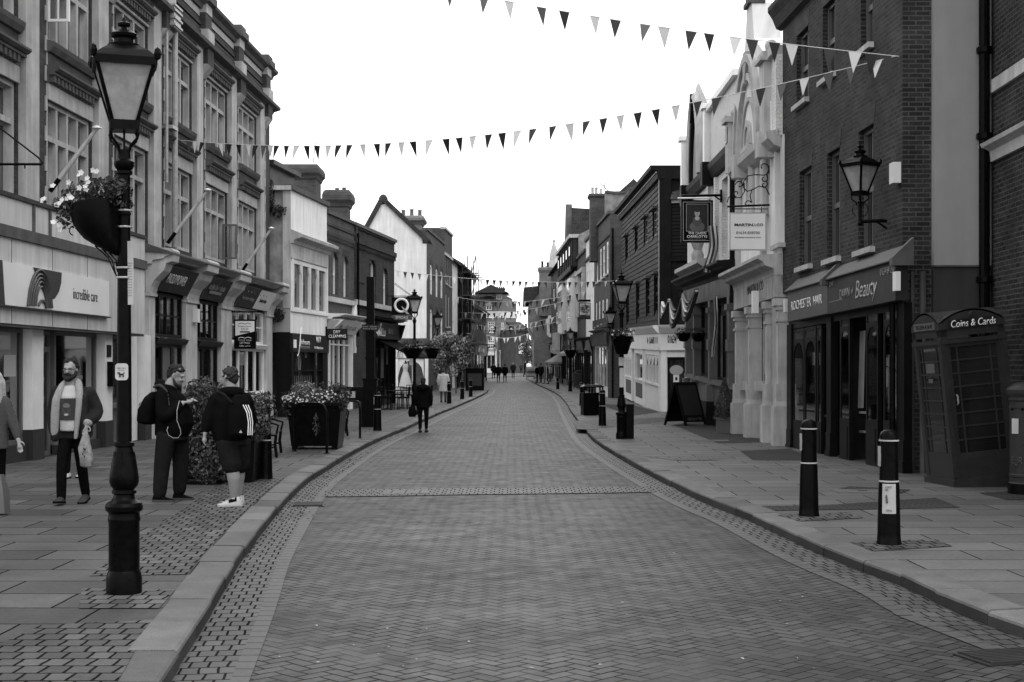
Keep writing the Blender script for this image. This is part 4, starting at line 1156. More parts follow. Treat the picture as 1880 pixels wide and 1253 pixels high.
f.wall(-.2,zt,hs+[(.75,f.L-.55,-.2,3.0,.6)],M['brickm'],depth=9)
for h in hs:f.window(h,2,2,fw=.12)
m=f.mb();f.prof(m,-.1,f.L,[(.4,zt),(-5,zt+3.4),(-5,zt+3.2),(.4,zt-.2)]);f.build(m,'roof',M['slate'])
shop(f,.5,f.L-.3,3.0,3.9,'shopblk','signdark','shopblk',9,'nnnnn','letter',tw=.45)
YC=230.0
zC=zg(YC)
C=thing('far_corner_building','brick corner building with a white parapet band and pedimented attic closing the view','building',(at(915,600,YC).x,YC,zC))
x0,x1=at(874,600,YC).x,at(914,600,YC).x
f=Fac((x0,YC),(x1,YC),'F',0,C,zC)
hs=[f.rect(896,908,591,611),f.rect(896,908,620,641)]
f.wall(-.5,f.z(880,584),hs+[(f.u(884)+.25,f.u(912)-.25,-.5,f.z(900,652),.6)],M['brickl'],depth=8)
for h in hs:f.window(h,3,4,fw=.12,bar=.08,sill='stonel')
x2=at(947,600,YC+3).x
g=Fac((x1,YC),(x2,YC+3),'F',0,C,zC)
hs2=[g.rect(919,924,593,612)]if False else[]
um=g.L
hs2=[(um*.18,um*.38,f.z(900,611),f.z(900,592)),(um*.62,um*.82,f.z(900,611),f.z(900,592)),(um*.18,um*.38,f.z(900,641),f.z(900,620)),(um*.62,um*.82,f.z(900,641),f.z(900,620))]
g.wall(-.5,f.z(880,584),hs2+[(.65,g.L-.25,-.5,f.z(900,652),.6)],M['brickl'],depth=5)
for h in hs2:g.window(h,2,3,fw=.2,bar=.1)
zb_,zt_=f.z(880,580),f.z(880,572)
for q in(f,g):
 m=q.mb();m.box(-.05,q.L+.05,-.3,.1,zb_-.3,zt_);q.build(m,'parapet_band',M['render'])
 m=q.mb();m.box(0,q.L,-6,-1.0 if q is f else-.8,zb_,f.z(880,548));q.build(m,'attic_wall',M['brickl'])
 m=q.mb();q.prof(m,-.2,q.L+.2,[(-.9,f.z(880,549)),(-.9,f.z(880,547.5)),(-2.5,f.z(880,540)),(-6,f.z(880,540)),(-6,f.z(880,549))]);q.build(m,'mansard_roof',M['slate'])
m=f.mb();ua,ub,uc=f.u(872),f.u(934),f.u(902);zt3=f.z(880,540)
m.prism([(ua,-1.4,zt3),(ub,-1.4,zt3),(uc,-1.4,f.z(880,525))],(0,5,0));f.build(m,'pediment_roof',M['tile'])
m=f.mb();m.box(ua-.2,ub+.2,-1.5,-1.2,zt3-.25,zt3);f.build(m,'pediment_cornice',M['stonel'])
for(xa,xb,ya,yb)in((892,903,560,569.5),(911,921,541,550)):
 h=f.rect(xa,xb,ya,yb)
 m=f.mb();a_,b_,c_,d_=h;m.box(a_,a_+.15,-1.3,-.75,c_,d_);m.box(b_-.15,b_,-1.3,-.75,c_,d_);m.box(a_+.15,b_-.15,-1.3,-.75,d_-.15,d_);m.box(a_+.15,b_-.15,-1.3,-.75,c_,c_+.15);m.box((a_+b_)/2-.06,(a_+b_)/2+.06,-1.0,-.8,c_+.15,d_-.15)
 d1=f.build(m,'dormer_window',M['white']);m=f.mb();m.box(a_+.1,b_-.1,-.95,-.9,c_+.1,d_-.1);f.build(m,'pane',M['glass'],d1)
 m=f.mb();m.prism([(a_-.2,-.7,d_+.003),(b_+.2,-.7,d_+.003),((a_+b_)/2,-.7,d_+.45)],(0,.9,0));f.build(m,'dormer_head',M['stonel'])
shop(f,f.u(884),f.u(912),f.z(900,652),f.z(900,645),'white','signwhite','white',3,None,stall=.7,glass='glass')
shop(g,.4,g.L,f.z(900,652),f.z(900,646),'white','signgrey','white',3,None,stall=.7,glass='glass')
for i,px in enumerate((911,917,923,929)):
 pass
stack('low far stack with four pots on the corner building roof',912,926,529,538,YC+5,'brickd',[(913,526,529),(917,526,529),(921,526,529),(924.5,526,529)],1.5,.15,potw=3)
D=thing('far_brick_building','tall narrow brick building with long windows just right of the far corner building','building',(at(942,600,236).x,236,zg(236)))
f=Fac((at(930,600,236).x,236),(at(948,600,236).x,236.5),'F',0,D,zg(236))
hs=[f.rect(937.5,939,580,596),f.rect(941.5,943,580,596),f.rect(937.5,939,614,638),f.rect(941.5,943,614,638)]
f.wall(-.5,f.z(940,556),hs,M['brickl'],depth=7)
for h in hs:f.window(h,1,3,fw=.1)
m=f.mb();m.box(0,f.L,-.2,.3,f.z(940,558),f.z(940,553));f.build(m,'parapet',M['stonel'])
shop(f,f.u(936),f.L,f.z(940,652),f.z(940,645),'white','signwhite','white',2,None,glass='glass')
D2=thing('far_low_building','low dark building with a pale sign half hidden by the far tree','building',(at(956,600,225).x,225,zg(225)))
f=Fac((at(947,600,225).x,225),(at(972,600,226).x,226),'F',0,D2,zg(225))
f.wall(-.5,f.z(950,605),[],M['brickm'],depth=7)
m=f.mb();m.box(f.u(952),f.u(961),0,.2,f.z(955,650),f.z(955,628));f.build(m,'pale_sign',M['render'])
m=f.mb();f.prof(m,-.1,f.L,[(.3,f.z(950,606)),(-3.5,f.z(950,590)),(-3.5,f.z(950,594)),(.3,f.z(950,609))]);f.build(m,'roof',M['slate'])
qA,qB=(6.2,22.6),(5.805,30.5)
R1=bld('dark_brick_building','tall dark brick building over the black hair and beauty shopfronts on the right',qA)
f=Fac(qA,qB,'R',-.018,R1)
hs=[f.rect(*r,xm=r[0])for r in((1468,1490,317,492),(1518.5,1542,284,478),(1576,1604,244,462),(1462.5,1484,68,196),(1510.5,1533,15,150),(1580,1602,-55,96))]
f.wall(3.5,11.6,hs,M['brickd'],depth=9,rec=.13)
for i,h in enumerate(hs):
 f.window(h,2,2,rec=.13,fw=.07,bar=.03,mf='wood',sill='stonel')
m=f.mb();f.prof(m,-.1,f.L+.1,[(0,9.15),(.12,9.2),(.2,9.4),(.3,9.55),(.3,9.65),(0,9.75)]);f.build(m,'brick_cornice',M['brick'])
m=f.mb()
for h in hs:
 m.mark();a,b,c,d=h;m.prism([(a-.02,0,d+.004),(b+.02,0,d+.004),(b+.14,0,d+.33),(a-.14,0,d+.33)],(0,.006,0))
f.build(m,'brick_arch',M['brick'])
m=f.mb()
ge=Fac((6.2,22.58),(6.66,22.58),'F',0,R1)
mm=ge.mb();mm.box(0.0,ge.L,-.5,.0,-.2,11.6);ge.build(mm,'brick_return',M['brickd'])
def bshop(f,xa,xb,y0a,y0b,title,mat,fz):
 pass
z_=f.z
FB0,FT0=z_(1520,577,.22),z_(1520,514,.22)
u0,u1,u2=f.u(1644,.22)-.12,f.u(1520,.22),f.u(1446,.22)
m=f.mb();m.box(u0+.12,u1,.02,.22,FB0,FT0);sgA=f.build(m,'beauty_sign',M['charcoal'])
FB1,FT1=z_(1446,591,.22),z_(1446,536,.22)
m=f.mb();m.box(u1+.03,u2,.02,.22,FB1,FT1);sgB=f.build(m,'hair_sign',M['slatesign'])
for sg_,a,b,zt in((sgA,u0+.05,u1+.02,FT0),(sgB,u1+.025,u2+.03,FT1)):
 m=f.mb();f.prof(m,a,b,[(0,zt+.26),(.28,zt+.01),(.28,zt-.01),(0,zt+.003)]);f.build(m,'lead_flashing',M['lead'],sg_)
m=f.mb()
for a in(u0-.1,u1-.03):m.mark();f.prof(m,a,a+.14,[(.0,FT0-.1),(.34,FT0-.1),(.34,FT0+.02),(0,FT0+.34)])
f.build(m,'console_cap',M['lead'])
tx=lambda s_,px,py,w0,w1,hh,mat,par,**k:f.text(s_,par,M[mat],f.u(px,.22),.222,f.z(px,py,.22),abs(f.u(w0,.22)-f.u(w1,.22)),hh,**k)
tx('ROCHESTER  HAIR',1480,556,1452,1508,.18,'letter',sgB)
tx('DAWN',1551,539,1542,1560,.17,'letterg',sgA)
tx('of',1565,534,1563,1567,.1,'letterg',sgA)
tx('Beauty',1590,534,1569,1609,.40,'signgrey',sgA,shear=.3,bold=.004)
tx('250',1526.5,522,1523,1530,.08,'letterg',sgA)
tx('01634 841250',1629,497,1615,1641,.12,'letterg',sgA)
m=f.mb();m.box(f.u(1570),f.u(1544),.22,.226,z_(1557,553),z_(1557,552));f.build(m,'sign_rule',M['letterg'],sgA)
jn=f.mb();gl=f.mb();gl2=f.mb()
RS=.92
def post(xa,xb,n=.04):
 a,b=sorted((f.u(xa),f.u(xb)));jn.mark()
 jn.box(a,b,-.1,n,.62,FB0-.02);jn.box(a-.02,b+.02,-.1,n+.03,0,.3);jn.box(a-.0,b+.0,-.1,n+.015,.3,.62)
post(1663,1649,.03);post(1528,1520,.03);post(1455,1447,.03)
def lights(xa,xb,zs,ztr,zt,rec=-.012,arch=True):
 a,b=sorted((f.u(xa),f.u(xb)));jn.mark()
 jn.box(a,a+.06,rec-.05,rec+.014,zs,zt);jn.box(b-.06,b,rec-.05,rec+.014,zs,zt)
 jn.box(a,b,rec-.06,rec+.02,0,zs);jn.box(a+.06,b-.06,rec-.05,rec+.018,ztr-.05,ztr+.03);jn.box(a+.06,b-.06,rec-.05,rec+.014,zt-.06,zt)
 jn.box(a+.12,b-.12,rec+.02,rec+.03,.2,zs-.15)
 if arch:
  w=b-a-.12
  for s_ in(0,1):
   pts=[((a+.06)if s_==0 else(b-.06),rec,ztr-.05)]
   for i in range(6):
    t=i/5*math.pi/2;r=w*.45
    x=r-r*math.sin(t);y=r-r*math.cos(t)
    pts.append(((a+.06+x)if s_==0 else(b-.06-x),rec,ztr-.05-(r-r*math.sin(math.pi/2-t))))
   jn.prism([pts[0]]+pts[1:],(0,.012,0))
 gl.mark();gl2.mark();gl.box(a+.06,b-.06,rec-.012,rec,zs,ztr-.05)
 gl2.box(a+.06,b-.06,rec-.012,rec,ztr+.03,zt-.06)
zt_,zr=FB0-.04,z_(1543,604)
lights(1648,1622,RS,zr,zt_);lights(1612,1590,RS,zr,zt_);lights(1560,1542,RS,zr,zt_)
lights(1588,1575,.35,zr,zt_,-.3,False);lights(1516,1510,.35,zr-.1,zt_-.1,-.25,False);lights(1508,1500,RS-.1,zr-.1,zt_-.1);lights(1498,1477,RS-.1,zr-.1,zt_-.1);lights(1476,1456,RS-.1,zr-.1,zt_-.1)
jn.mark();jn.box(.03,f.u(1448),-.5,.0,FB0-.12,3.6)
f.build(jn,'black_joinery',M['shopblk']);f.build(gl,'shop_window',M['clear']);f.build(gl2,'toplight',M['glassl'])
m=f.mb();a,b=.05,f.L-.05
m.quad((a,-1.6,0),(b,-1.6,0),(b,-1.6,3.4),(a,-1.6,3.4));m.quad((a,-1.6,.1),(b,-1.6,.1),(b,0,.1),(a,0,.1));m.quad((a,-1.6,3.3),(b,-1.6,3.3),(b,0,3.3),(a,0,3.3))
for u in(a,u1,b):m.quad((u,-1.6,0),(u,-.12,0),(u,-.12,3.3),(u,-1.6,3.3))
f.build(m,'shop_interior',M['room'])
m=f.mb()
for px,z0,z1,d,w in((1487,1.0,2.3,-.2,.35),(1551,1.1,2.5,-.3,.4),(1600,1.0,2.6,-.3,.5),(1630,1.2,1.9,-.4,.6)):
 u=f.u(px);m.mark();m.hexa([(u-w*.2,d,z0),(u+w*.5,d,z0),(u+w*.5,d-.02,z0),(u-w*.2,d-.02,z0),(u-w*.5,d,z1),(u+w*.2,d,z1),(u+w*.2,d-.02,z1),(u-w*.5,d-.02,z1)])
 for k in range(2):m.box(u-w*.5,u+w*.5,d-.3,d-.02,z0-.1-k*.35,z0-.06-k*.35)
f.build(m,'window_display',M['curtain'])
m=f.mb();uc=(f.u(1648)+f.u(1622))/2
for(x,z)in((.1,2.35),(.0,1.95)):
 for k in range(8):
  t=k*math.pi/4+.1;m.tube([(uc+x,-.075,z),(uc+x+.34*math.cos(t),-.075,z+.2*math.sin(t))],.016,4)
f.build(m,'flag_transfer',M['signgrey'])
m=f.mb();ua=f.u(1646,.27);m.box(ua-.05,ua+.1,.222,.30,z_(1645,535,.25),z_(1645,500,.25));ua=f.u(1441,.15);m.mark();m.box(ua-.1,ua+.02,.08,.18,z_(1441,574,.15),z_(1441,550,.15));m.mark();m.box(.02,.22,.01,.14,4.72,5.05)
f.build(m,'alarm_box',M['signwhite'])
m=f.mb();m.tube([(.3,.06,0),(.3,.06,3.4)],.05,8);f.build(m,'drainpipe',M['iron'])
m=ge.mb();m.tube([(.3,.08,0),(.3,.08,3.3)],.05,8);m.tube([(.14,.06,0),(.14,.06,3.3)],.03,6);ge.build(m,'drainpipe',M['stoned'])
R0=bld('rendered_wall','tall pale rendered wall with a dark painted foot beside the phone box',(6.66,22.46))
g=Fac((6.66,22.46),(7.60,22.46),'F',0,R0)
m=g.mb();zc=g.z(1750,487);m.box(0,g.L,-.4,0,zc,13.0);g.build(m,'render',M['renderg'])
m=g.mb();m.box(0,g.L,-.4,-.02,-.2,zc-.03);g.build(m,'painted_foot',M['renderd'])
m=g.mb();m.box(0,g.L,-.3,.02,zc-.028,zc-.002);g.build(m,'drip',M['stoned'])
RZ=bld('brick_house','dark brick building with pale stone courses at the right edge behind the pillar box',(7.12,12.0))
f=Fac((7.12,12.0),(7.56,22.42),'R',0,RZ)
f.wall(-.2,12,[(3.4,4.4,4.2,5.8),(3.4,4.4,7,8.6)],M['brickd'],depth=6)
for h in((3.4,4.4,4.2,5.8),(3.4,4.4,7,8.6)):f.window(h,2,2,sill='stonel')
zA,zB=f.z(1836,150),f.z(1822,274)
m=f.mb();m.mark();m.box(1,f.L-.1,0,.05,zA-.12,zA+.08);m.mark();f.prof(m,1,f.L,[(0,zB-.22),(.06,zB-.22),(.08,zB-.06),(.2,zB),(.22,zB+.06),(0,zB+.12)]);f.build(m,'string_course',M['stonel'])
m=f.mb();u=f.L-.1;m.tube([(u,.14,0),(u,.14,12)],.085,10)
for z in(3.1,5.35,6.7):m.lathe([(.1,0),(.125,.02),(.125,.1),(.1,.12)],(u,.14,z),10)
f.build(m,'drainpipe',M['iron'])
qC,qD=(5.70,35.8),(5.97,48.4)
qB2=(5.76,30.52)
R2=bld('stone_building','pale ornate stone building with a shaped gable and columned ground floor',qB2)
f=Fac(qB2,qC,'R',-.012,R2)
H2=f.z(1430,252)
hw=[f.rect(1389,1401,300,400,xm=1389),f.rect(1369,1383,310,400,xm=1369),f.rect(1423,1436,243,452,xm=1423)]
zg0=f.z(1385,556)
f.wall(3.6,H2,hw,M['render'],depth=8,rec=.25)
for h in hw[:2]:f.window(h,1,2,rec=.25,fw=.07,mf='white',mg='glassl')
f.window(hw[2],1,1,rec=.25,fw=.05,mf='stonel',mg='glassl',sill='stonel')
uP=f.u(1385.0)
gx0,gx1=f.u(1425),f.u(1352)
zP=f.z(1385,12)
m=f.mb()
prof_=[(gx0-.05,H2),(gx1,H2),(gx1-.1,H2+.9),(gx1-.45,H2+1.9),(uP+.62,zP-.9),(uP+.32,zP),(uP-.32,zP),(uP-.62,zP-.9),(gx0+.45,H2+1.9),(gx0+.05,H2+.9)]
vs=[(u,.12,z)for u,z in prof_]+[(u,-.5,z)for u,z in prof_]
k=len(prof_);m.add(vs,[tuple(range(k))[::-1],tuple(range(k,2*k))]+[(i,(i+1)%k,k+(i+1)%k,k+i)for i in range(k)])
f.build(m,'shaped_gable',M['render'])
def archband(m,uc,zc,r0,r1,n0,n1,k=1.0,N=18):
 for i in range(N):
  a0,a1=math.pi*i/N,math.pi*(i+1)/N
  q=[(uc+r*math.cos(a),zc+r*k*math.sin(a))for r,a in((r0,a0),(r1,a0),(r1,a1),(r0,a1))]
  m.hexa([(u,n0,z)for u,z in q]+[(u,n1,z)for u,z in q])
for r0,r1,n1,mt in((1.62,1.76,.26,'stonel'),(1.44,1.6,.19,'stone'),(1.30,1.42,.23,'stonel'),(.92,1.0,.17,'stone')):
 m=f.mb();archband(m,uP,H2+.14,r0*.92,r1*.92,.11,n1,1.42);f.build(m,'arch_moulding',M[mt])
m=f.mb();archband(m,uP,H2+.3,.30,.40,.12,.2,1.5,12);m.mark();m.box(uP-.48,uP+.48,.1,.26,H2+.15,H2+.27)
for i in range(7):a=math.pi*(i+.5)/7;m.tube([(uP,.13,H2+.3),(uP+.29*math.cos(a),.13,H2+.3+.42*math.sin(a))],.035,5)
f.build(m,'shell_niche',M['stonel'])
m=f.mb();m.prism([(uP-.14,.12,H2+2.5),(uP+.14,.12,H2+2.5),(uP+.22,.12,H2+2.15),(uP,.12,H2+1.75),(uP-.22,.12,H2+2.15)],(0,.13,0));f.build(m,'keystone',M['stone'])
m=f.mb();m.box(uP-.36,uP+.36,-.2,.2,zP,zP+.1);m.box(uP-.28,uP+.28,-.18,.16,zP+.1,zP+.3);m.lathe([(.06,.3),(.14,.42),(.2,.6),(.2,.75),(.1,.9),(.02,.95)],(uP,0,zP),12);f.build(m,'finial',M['stoned'])
m=f.mb()
for px,yb in((1420,100),):
 u=f.u(px);zt=f.z(px,yb);m.mark();m.box(u-.26,u+.26,-.2,.26,H2,zt-.2);m.box(u-.36,u+.36,-.25,.36,zt-.2,zt-.12);m.box(u-.3,u+.3,-.2,.3,zt-.12,zt);m.box(u-.18,u+.18,-.12,.2,zt,zt+.06);m.ball((u,0.05,zt+.18),.14)
u=f.u(1354);zt=H2+1.5;m.mark();m.box(u-.2,u+.2,-.2,.28,H2,zt-.25);m.box(u-.28,u+.28,-.25,.36,zt-.25,zt-.1);m.ball((u,.05,zt+.02),.13)
f.build(m,'parapet_pier',M['stonel'])
m=f.mb();m.box(-.02,.75,-.4,.1,H2,H2+1.75);f.build(m,'parapet',M['brickw'])
m=f.mb();m.box(-.02,.85,-.42,.2,H2+1.75,H2+1.95);f.build(m,'parapet_coping',M['stonel'])
m=f.mb()
m.mark();f.prof(m,-.02,f.L,[(0,H2-.25),(.12,H2-.2),(.28,H2-.05),(.3,H2+.1),(0,H2+.14)])
for px in(1418,1372):u=f.u(px);m.mark();m.box(u-.16,u+.16,.0,.36,H2-.34,H2+.22)
f.build(m,'string_course',M['stonel'])
m=f.mb()
for px in(1410,1384.5,1362):u=f.u(px);m.mark();m.lathe([(.12,-.1),(.12,0),(.085,.05),(.08,1.7),(.12,1.78),(.13,1.9)],(u,f.s*.06,hw[0][2]-.0),10);
for px in(1405,1358):u=f.u(px);m.mark();m.box(u-.14,u+.14,0,.1,4.2,H2-.25)
f.build(m,'window_column',M['stonel'])
zc0,zc1=f.z(1436,495),f.z(1436,474)
m=f.mb();f.prof(m,-.02,f.L+.05,CORN(0,zc0-.1,zc1+.12,.5));f.build(m,'shop_cornice',M['stonel'])
m=f.mb();m.box(0,f.L,-.3,.12,f.z(1436,545),zc0-.103);fr_=f.build(m,'frieze',M['stone'])
f.text('MARTIN & CO',fr_,M['ink'],f.u(1396),.125,f.z(1396,529),f.u(1380)-f.u(1410),.2)
zcap=f.z(1436,548)
m=f.mb();pl=f.mb();be=f.mb()
for px in(1357.5,1382,1414,1437):
 u=f.u(px)+(.12 if px>1430 else 0);m.mark();pl.mark();be.mark()
 m.box(u-.13,u+.13,-.2,.15,1.35,1.43);m.box(u-.095,u+.095,-.2,.10,1.43,zcap-.5);m.box(u-.12,u+.12,-.2,.14,zcap-.5,zcap-.44);m.box(u-.09,u+.09,-.2,.10,zcap-.44,zcap-.25)
 m.box(u-.13,u+.13,-.2,.14,zcap-.25,zcap-.16);m.box(u-.17,u+.17,-.2,.18,zcap-.16,zcap-.002)
 pl.box(u-.17,u+.17,-.2,.20,.0,.95);pl.prism([(u-.17,-.2,.95),(u+.17,-.2,.95),(u+.13,-.2,1.05),(u-.13,-.2,1.05)],(0,.36,0));pl.box(u-.125,u+.125,-.2,.15,1.05,1.35)
f.build(m,'column',M['stonel']);f.build(pl,'pedestal',M['stonel'])
m=f.mb();wnd=[(f.u(1405),f.u(1388)),(f.u(1375),f.u(1361.5))]
zs_=f.z(1390,700)
m.mark();m.box(.0,f.L,-.35,-.2,0,zs_-.25)
for a,b in wnd:m.mark();m.box(a-.1,b+.1,-.3,.06,zs_-.22,zs_)
m.mark();m.box(.1,wnd[0][0]-.25,-.3,.0,0,zcap)
f.build(m,'stall_wall',M['stone'])
for a,b in wnd:f.window((a,b,zs_,zcap-.05),2,2,rec=.2,fw=.1,bar=.05,mf='stone',mg='glass',rail=False,split=[zs_+.9])
m=f.mb();u=f.u(1398);m.box(u-.22,u+.22,-.2,-.1,.9,1.65);f.build(m,'vent_panel',M['ink'])
m=f.mb();u=f.u(1412);m.box(u-.1,u+.1,.25,.38,3.0,3.5);f.build(m,'alarm_box',M['signwhite'])
m=f.mb();f.prof(m,.3,f.L+.3,[(-.5,H2+.2),(-4.5,H2+3.6),(-8,H2+.2)]);f.build(m,'roof',M['tile'])
m=f.mb()
for i in range(9):u=.4+i*.6;m.box(u,u+.42,-4.6,-4.4,H2+3.55,H2+3.75);m.lathe([(.16,-.05),(.16,.05)],(u+.2,-4.5*f.s*-1*-1,H2+3.85),8)
f.build(m,'ridge_cresting',M['tile'])
R3=bld('white_pub','white painted pub with a round-arched gable, black trim and a dark ground floor',qC)
f=Fac(qC,qD,'R',.020,R3)
zB3=f.z(1339,276)-.25
hw=[f.rect(1325,1336,332,470,xm=1325),f.rect(1279,1291,378,480,xm=1279)]
zc0=f.z(1340,500)
f.wall(zc0-.1,zB3+.25,hw,M['brickw'],depth=8,rec=.2)
for h in hw:f.window(h,1,2,rec=.2,fw=.09,mf='white',mg='glassd')
m=f.mb();f.prof(m,-.0,f.L,[(0,zB3-.18),(.1,zB3-.14),(.2,zB3+.1),(.22,zB3+.25),(0,zB3+.3)])
for px in(1309,1268):u=f.u(px);m.mark();m.box(u-.25,u+.25,0,.34,zB3-.3,zB3+.36)
f.build(m,'black_string_course',M['board'])
m=f.mb();zt=f.z(1345,218);m.box(-.05,f.u(1300),-.4,.02,zB3+.28,zB3+1.9);f.build(m,'parapet',M['brickw'])
m=f.mb();m.box(-.1,f.u(1303),-.45,.16,zB3+1.9,zB3+2.06);f.build(m,'parapet_coping',M['white'])
uP=f.u(1284);zP=f.z(1290,146);a,b=f.u(1306),f.u(1260)
m=f.mb()
prof_=[(a,zB3+.28),(b,zB3+.28),(b-.05,zB3+1.4),(b-.7,zB3+2.2),(uP+.35,zP),(uP-.35,zP),(a+.6,zB3+2.3),(a+.05,zB3+1.9)]
vs=[(u,.06,z)for u,z in prof_]+[(u,-.5,z)for u,z in prof_];k=len(prof_)
m.add(vs,[tuple(range(k))[::-1],tuple(range(k,2*k))]+[(i,(i+1)%k,k+(i+1)%k,k+i)for i in range(k)])
f.build(m,'gable',M['brickw'])
m=f.mb();pts=[(uP+1.55*math.cos(math.pi*i/18),.08,zB3+.3+2.55*math.sin(math.pi*i/18))for i in range(19)];m.tube(pts,.2,8);f.build(m,'arch_surround',M['stonel'])
m=f.mb();pts=[(uP+1.28*math.cos(math.pi*i/18),.10,zB3+.3+2.25*math.sin(math.pi*i/18))for i in range(19)];m.tube(pts,.11,8);f.build(m,'arch_trim',M['board'])
m=f.mb();m.prism([(uP+1.15*math.cos(math.pi*i/14),.065,zB3+.3+2.1*math.sin(math.pi*i/14))for i in range(15)],(0,.01,0));f.build(m,'arch_panel',M['renderg'])
m=f.mb();m.prism([(uP-.12,.1,zB3+2.95),(uP+.12,.1,zB3+2.95),(uP+.16,.1,zB3+2.4),(uP,.1,zB3+2.05),(uP-.16,.1,zB3+2.4)],(0,.2,0));f.build(m,'keystone',M['board'])
m=f.mb()
for u in(a+.25,b-.2):m.mark();m.box(u-.22,u+.22,-.2,.2,zB3+.3,zB3+2.0);m.box(u-.3,u+.3,-.25,.28,zB3+2.0,zB3+2.15)
f.build(m,'parapet_pier',M['white'])
m=f.mb()
for u in(a+.2,f.u(1318)):m.mark();m.box(u-.14,u+.14,0,.1,zc0,zB3-.2)
f.build(m,'pilaster',M['brickw'])
m=f.mb();m.tube([(.1,.12,3.4),(.1,.12,zB3+.3)],.09,8);m.box(-.05,.3,.02,.3,zB3+.2,zB3+.6);f.build(m,'downpipe',M['iron'])
m=f.mb();f.prof(m,-.1,f.L+.3,[(-.5,zB3+.3),(-4.5,zB3+3.4),(-8,zB3+.3)]);f.build(m,'roof',M['tile'])
m=f.mb()
for i in range(12):u=.2+i*.7;m.box(u,u+.45,-4.6,-4.4,zB3+3.36,zB3+3.55)
f.build(m,'ridge_cresting',M['tile'])
m=f.mb();zb=f.z(1281,495);ua,ub=f.u(1312),f.u(1266);f.prof(m,ua,ub,[(0,zb-.5),(.15,zb-.45),(.3,zb-.15),(.5,zb-.02),(.5,zb+.1),(0,zb+.12)]);f.build(m,'balcony',M['stonel'])
m=f.mb();u=f.u(1299);m.lathe([(.16,.1),(.2,.3),(.12,.45),(.18,.6),(.26,.9),(.2,1.0),(.05,1.05)],(u,.3,zb),10);f.build(m,'stone_urn',M['stone'],smooth=True)
zf1=f.z(1345,487);zf0=f.z(1345,545)
m=f.mb();f.prof(m,-.1,f.L+.1,CORN(0,zf1-.3,zf1+.1,.55));f.build(m,'pub_cornice',M['board'])
m=f.mb();m.box(-.02,f.L,-.1,.14,zf0,zf1-.303);f.build(m,'pub_fascia',M['signdark'])
m=f.mb();bs=f.mb()
zs3=f.z(1310,700)
cols=[f.u(x)for x in(1346,1310,1281,1266)]
for u in cols:
 m.mark();m.box(u-.2,u+.2,-.1,.14,zs3,zf0-.002);m.box(u-.25,u+.25,-.1,.2,zf0-.35,zf0-.2);m.box(u-.24,u+.24,-.1,.18,zs3+.9,zs3+1.2)
 m.box(u-.24,u+.24,-.1,.22,.7,zs3-.1)
 bs.mark();bs.box(u-.26,u+.26,-.1,.24,-.1,.7)
m.mark();m.box(.2,f.L,-.15,.02,.6,zs3-.08);m.box(.2,f.L,-.15,.12,zs3-.078,zs3+.05)
f.build(m,'pub_pilaster',M['greyp']);bs.mark();bs.box(.2,f.L,-.15,.06,-.1,.6);f.build(bs,'pub_plinth',M['board'])
for a,b in((cols[0]+.2,cols[1]-.2),(cols[1]+.2,cols[2]-.2)):
 f.window((a,b,zs3+.05,zf0-.01),2,2,rec=.12,fw=.08,mf='board',mg='glassd',rail=False,split=[zs3+2.2])
m=f.mb();u=f.u(1342);m.box(u-.18,u+.22,.16,.24,1.5,3.1);f.build(m,'menu_board',M['black'])
qE,qF=(5.61,53.5),(5.56,72.0)
R4=bld('weatherboard_building','black weatherboarded building jettied over a white corner shop',qE)
f=Fac(qE,qF,'R',.018,R4)
zlo=f.z(1214,597);zhi=f.z(1212,331)
hs=[f.rect(x0,x1,yt,yb)for x0,x1,yt,yb in((1199.5,1207,390,436),(1183.5,1190,404,449),(1166.5,1172,422,463),(1149,1154,437,478),(1202,1209,506,575),(1187,1194,514,580),(1169,1175,523,586),(1151,1156,533,594))]
def boards(f,m,u0,u1,z0,z1,holes,step=.2):
 z=z0
 while z<z1-.02:
  zt=min(z+step,z1)
  segs=[(u0,u1)]
  for h in holes:
   if h[2]<zt and h[3]>z:
    ns=[]
    for a,b in segs:
     if h[0]>a and h[0]<b:ns.append((a,h[0]))
     if h[1]<b and h[1]>a:ns.append((h[1],b))
     if h[1]<=a or h[0]>=b:ns.append((a,b))
    segs=ns
  for a,b in segs:f.prof(m,a,b,[(.0,z),(.045,z),(.012,zt+.02),(.0,zt+.02)])
  z=zt
f.wall(zlo,zhi,hs,M['board'],depth=7,rec=.1)
m=f.mb();boards(f,m,.02,f.L,zlo,zhi,hs);f.build(m,'cladding',M['board'])
for i,h in enumerate(hs):
 f.window(h,2,3 if i<4 else 4,rec=.06,fw=.09,bar=.04,mf='board' if i not in(0,1)else 'wood',mg='glass')
m=f.mb()
for h in hs:m.mark();m.box(h[0]-.15,h[1]+.15,.0,.2,h[3]+.01,h[3]+.09)
f.build(m,'window_hood',M['stoned'])
m=f.mb();f.prof(m,-.15,f.L+.1,[(0,zhi),(.15,zhi+.02),(.18,zhi+.3),(.4,zhi+.36),(.42,zhi+.5),(-2.5,zhi+.5),(-2.5,zhi)]);f.build(m,'eaves_box',M['board'])
m=f.mb();m.box(-.12,f.L,.18,.21,zhi+.22,zhi+.27);f.build(m,'eaves_line',M['stonel'])
g=Fac((5.61,53.5),(7.3,52.9),'F',0,R4)
zj=g.z(1240,480);zh2=g.z(1235,372)
m=g.mb();m.box(0,g.L,-4,-.02,zlo-.1,zh2);g.build(m,'side_wall',M['board'])
m=g.mb();boards(g,m,.55,g.L,zlo,zj,[],.26);boards(g,m,.4,g.L,zj+.2,zh2,[],.13);g.build(m,'side_cladding',M['board'])
m=g.mb();m.box(-.06,.40,-.1,.1,zlo,zhi+.0);m.box(.35,.62,-.1,.05,zlo,zj);g.build(m,'corner_post',M['board'])
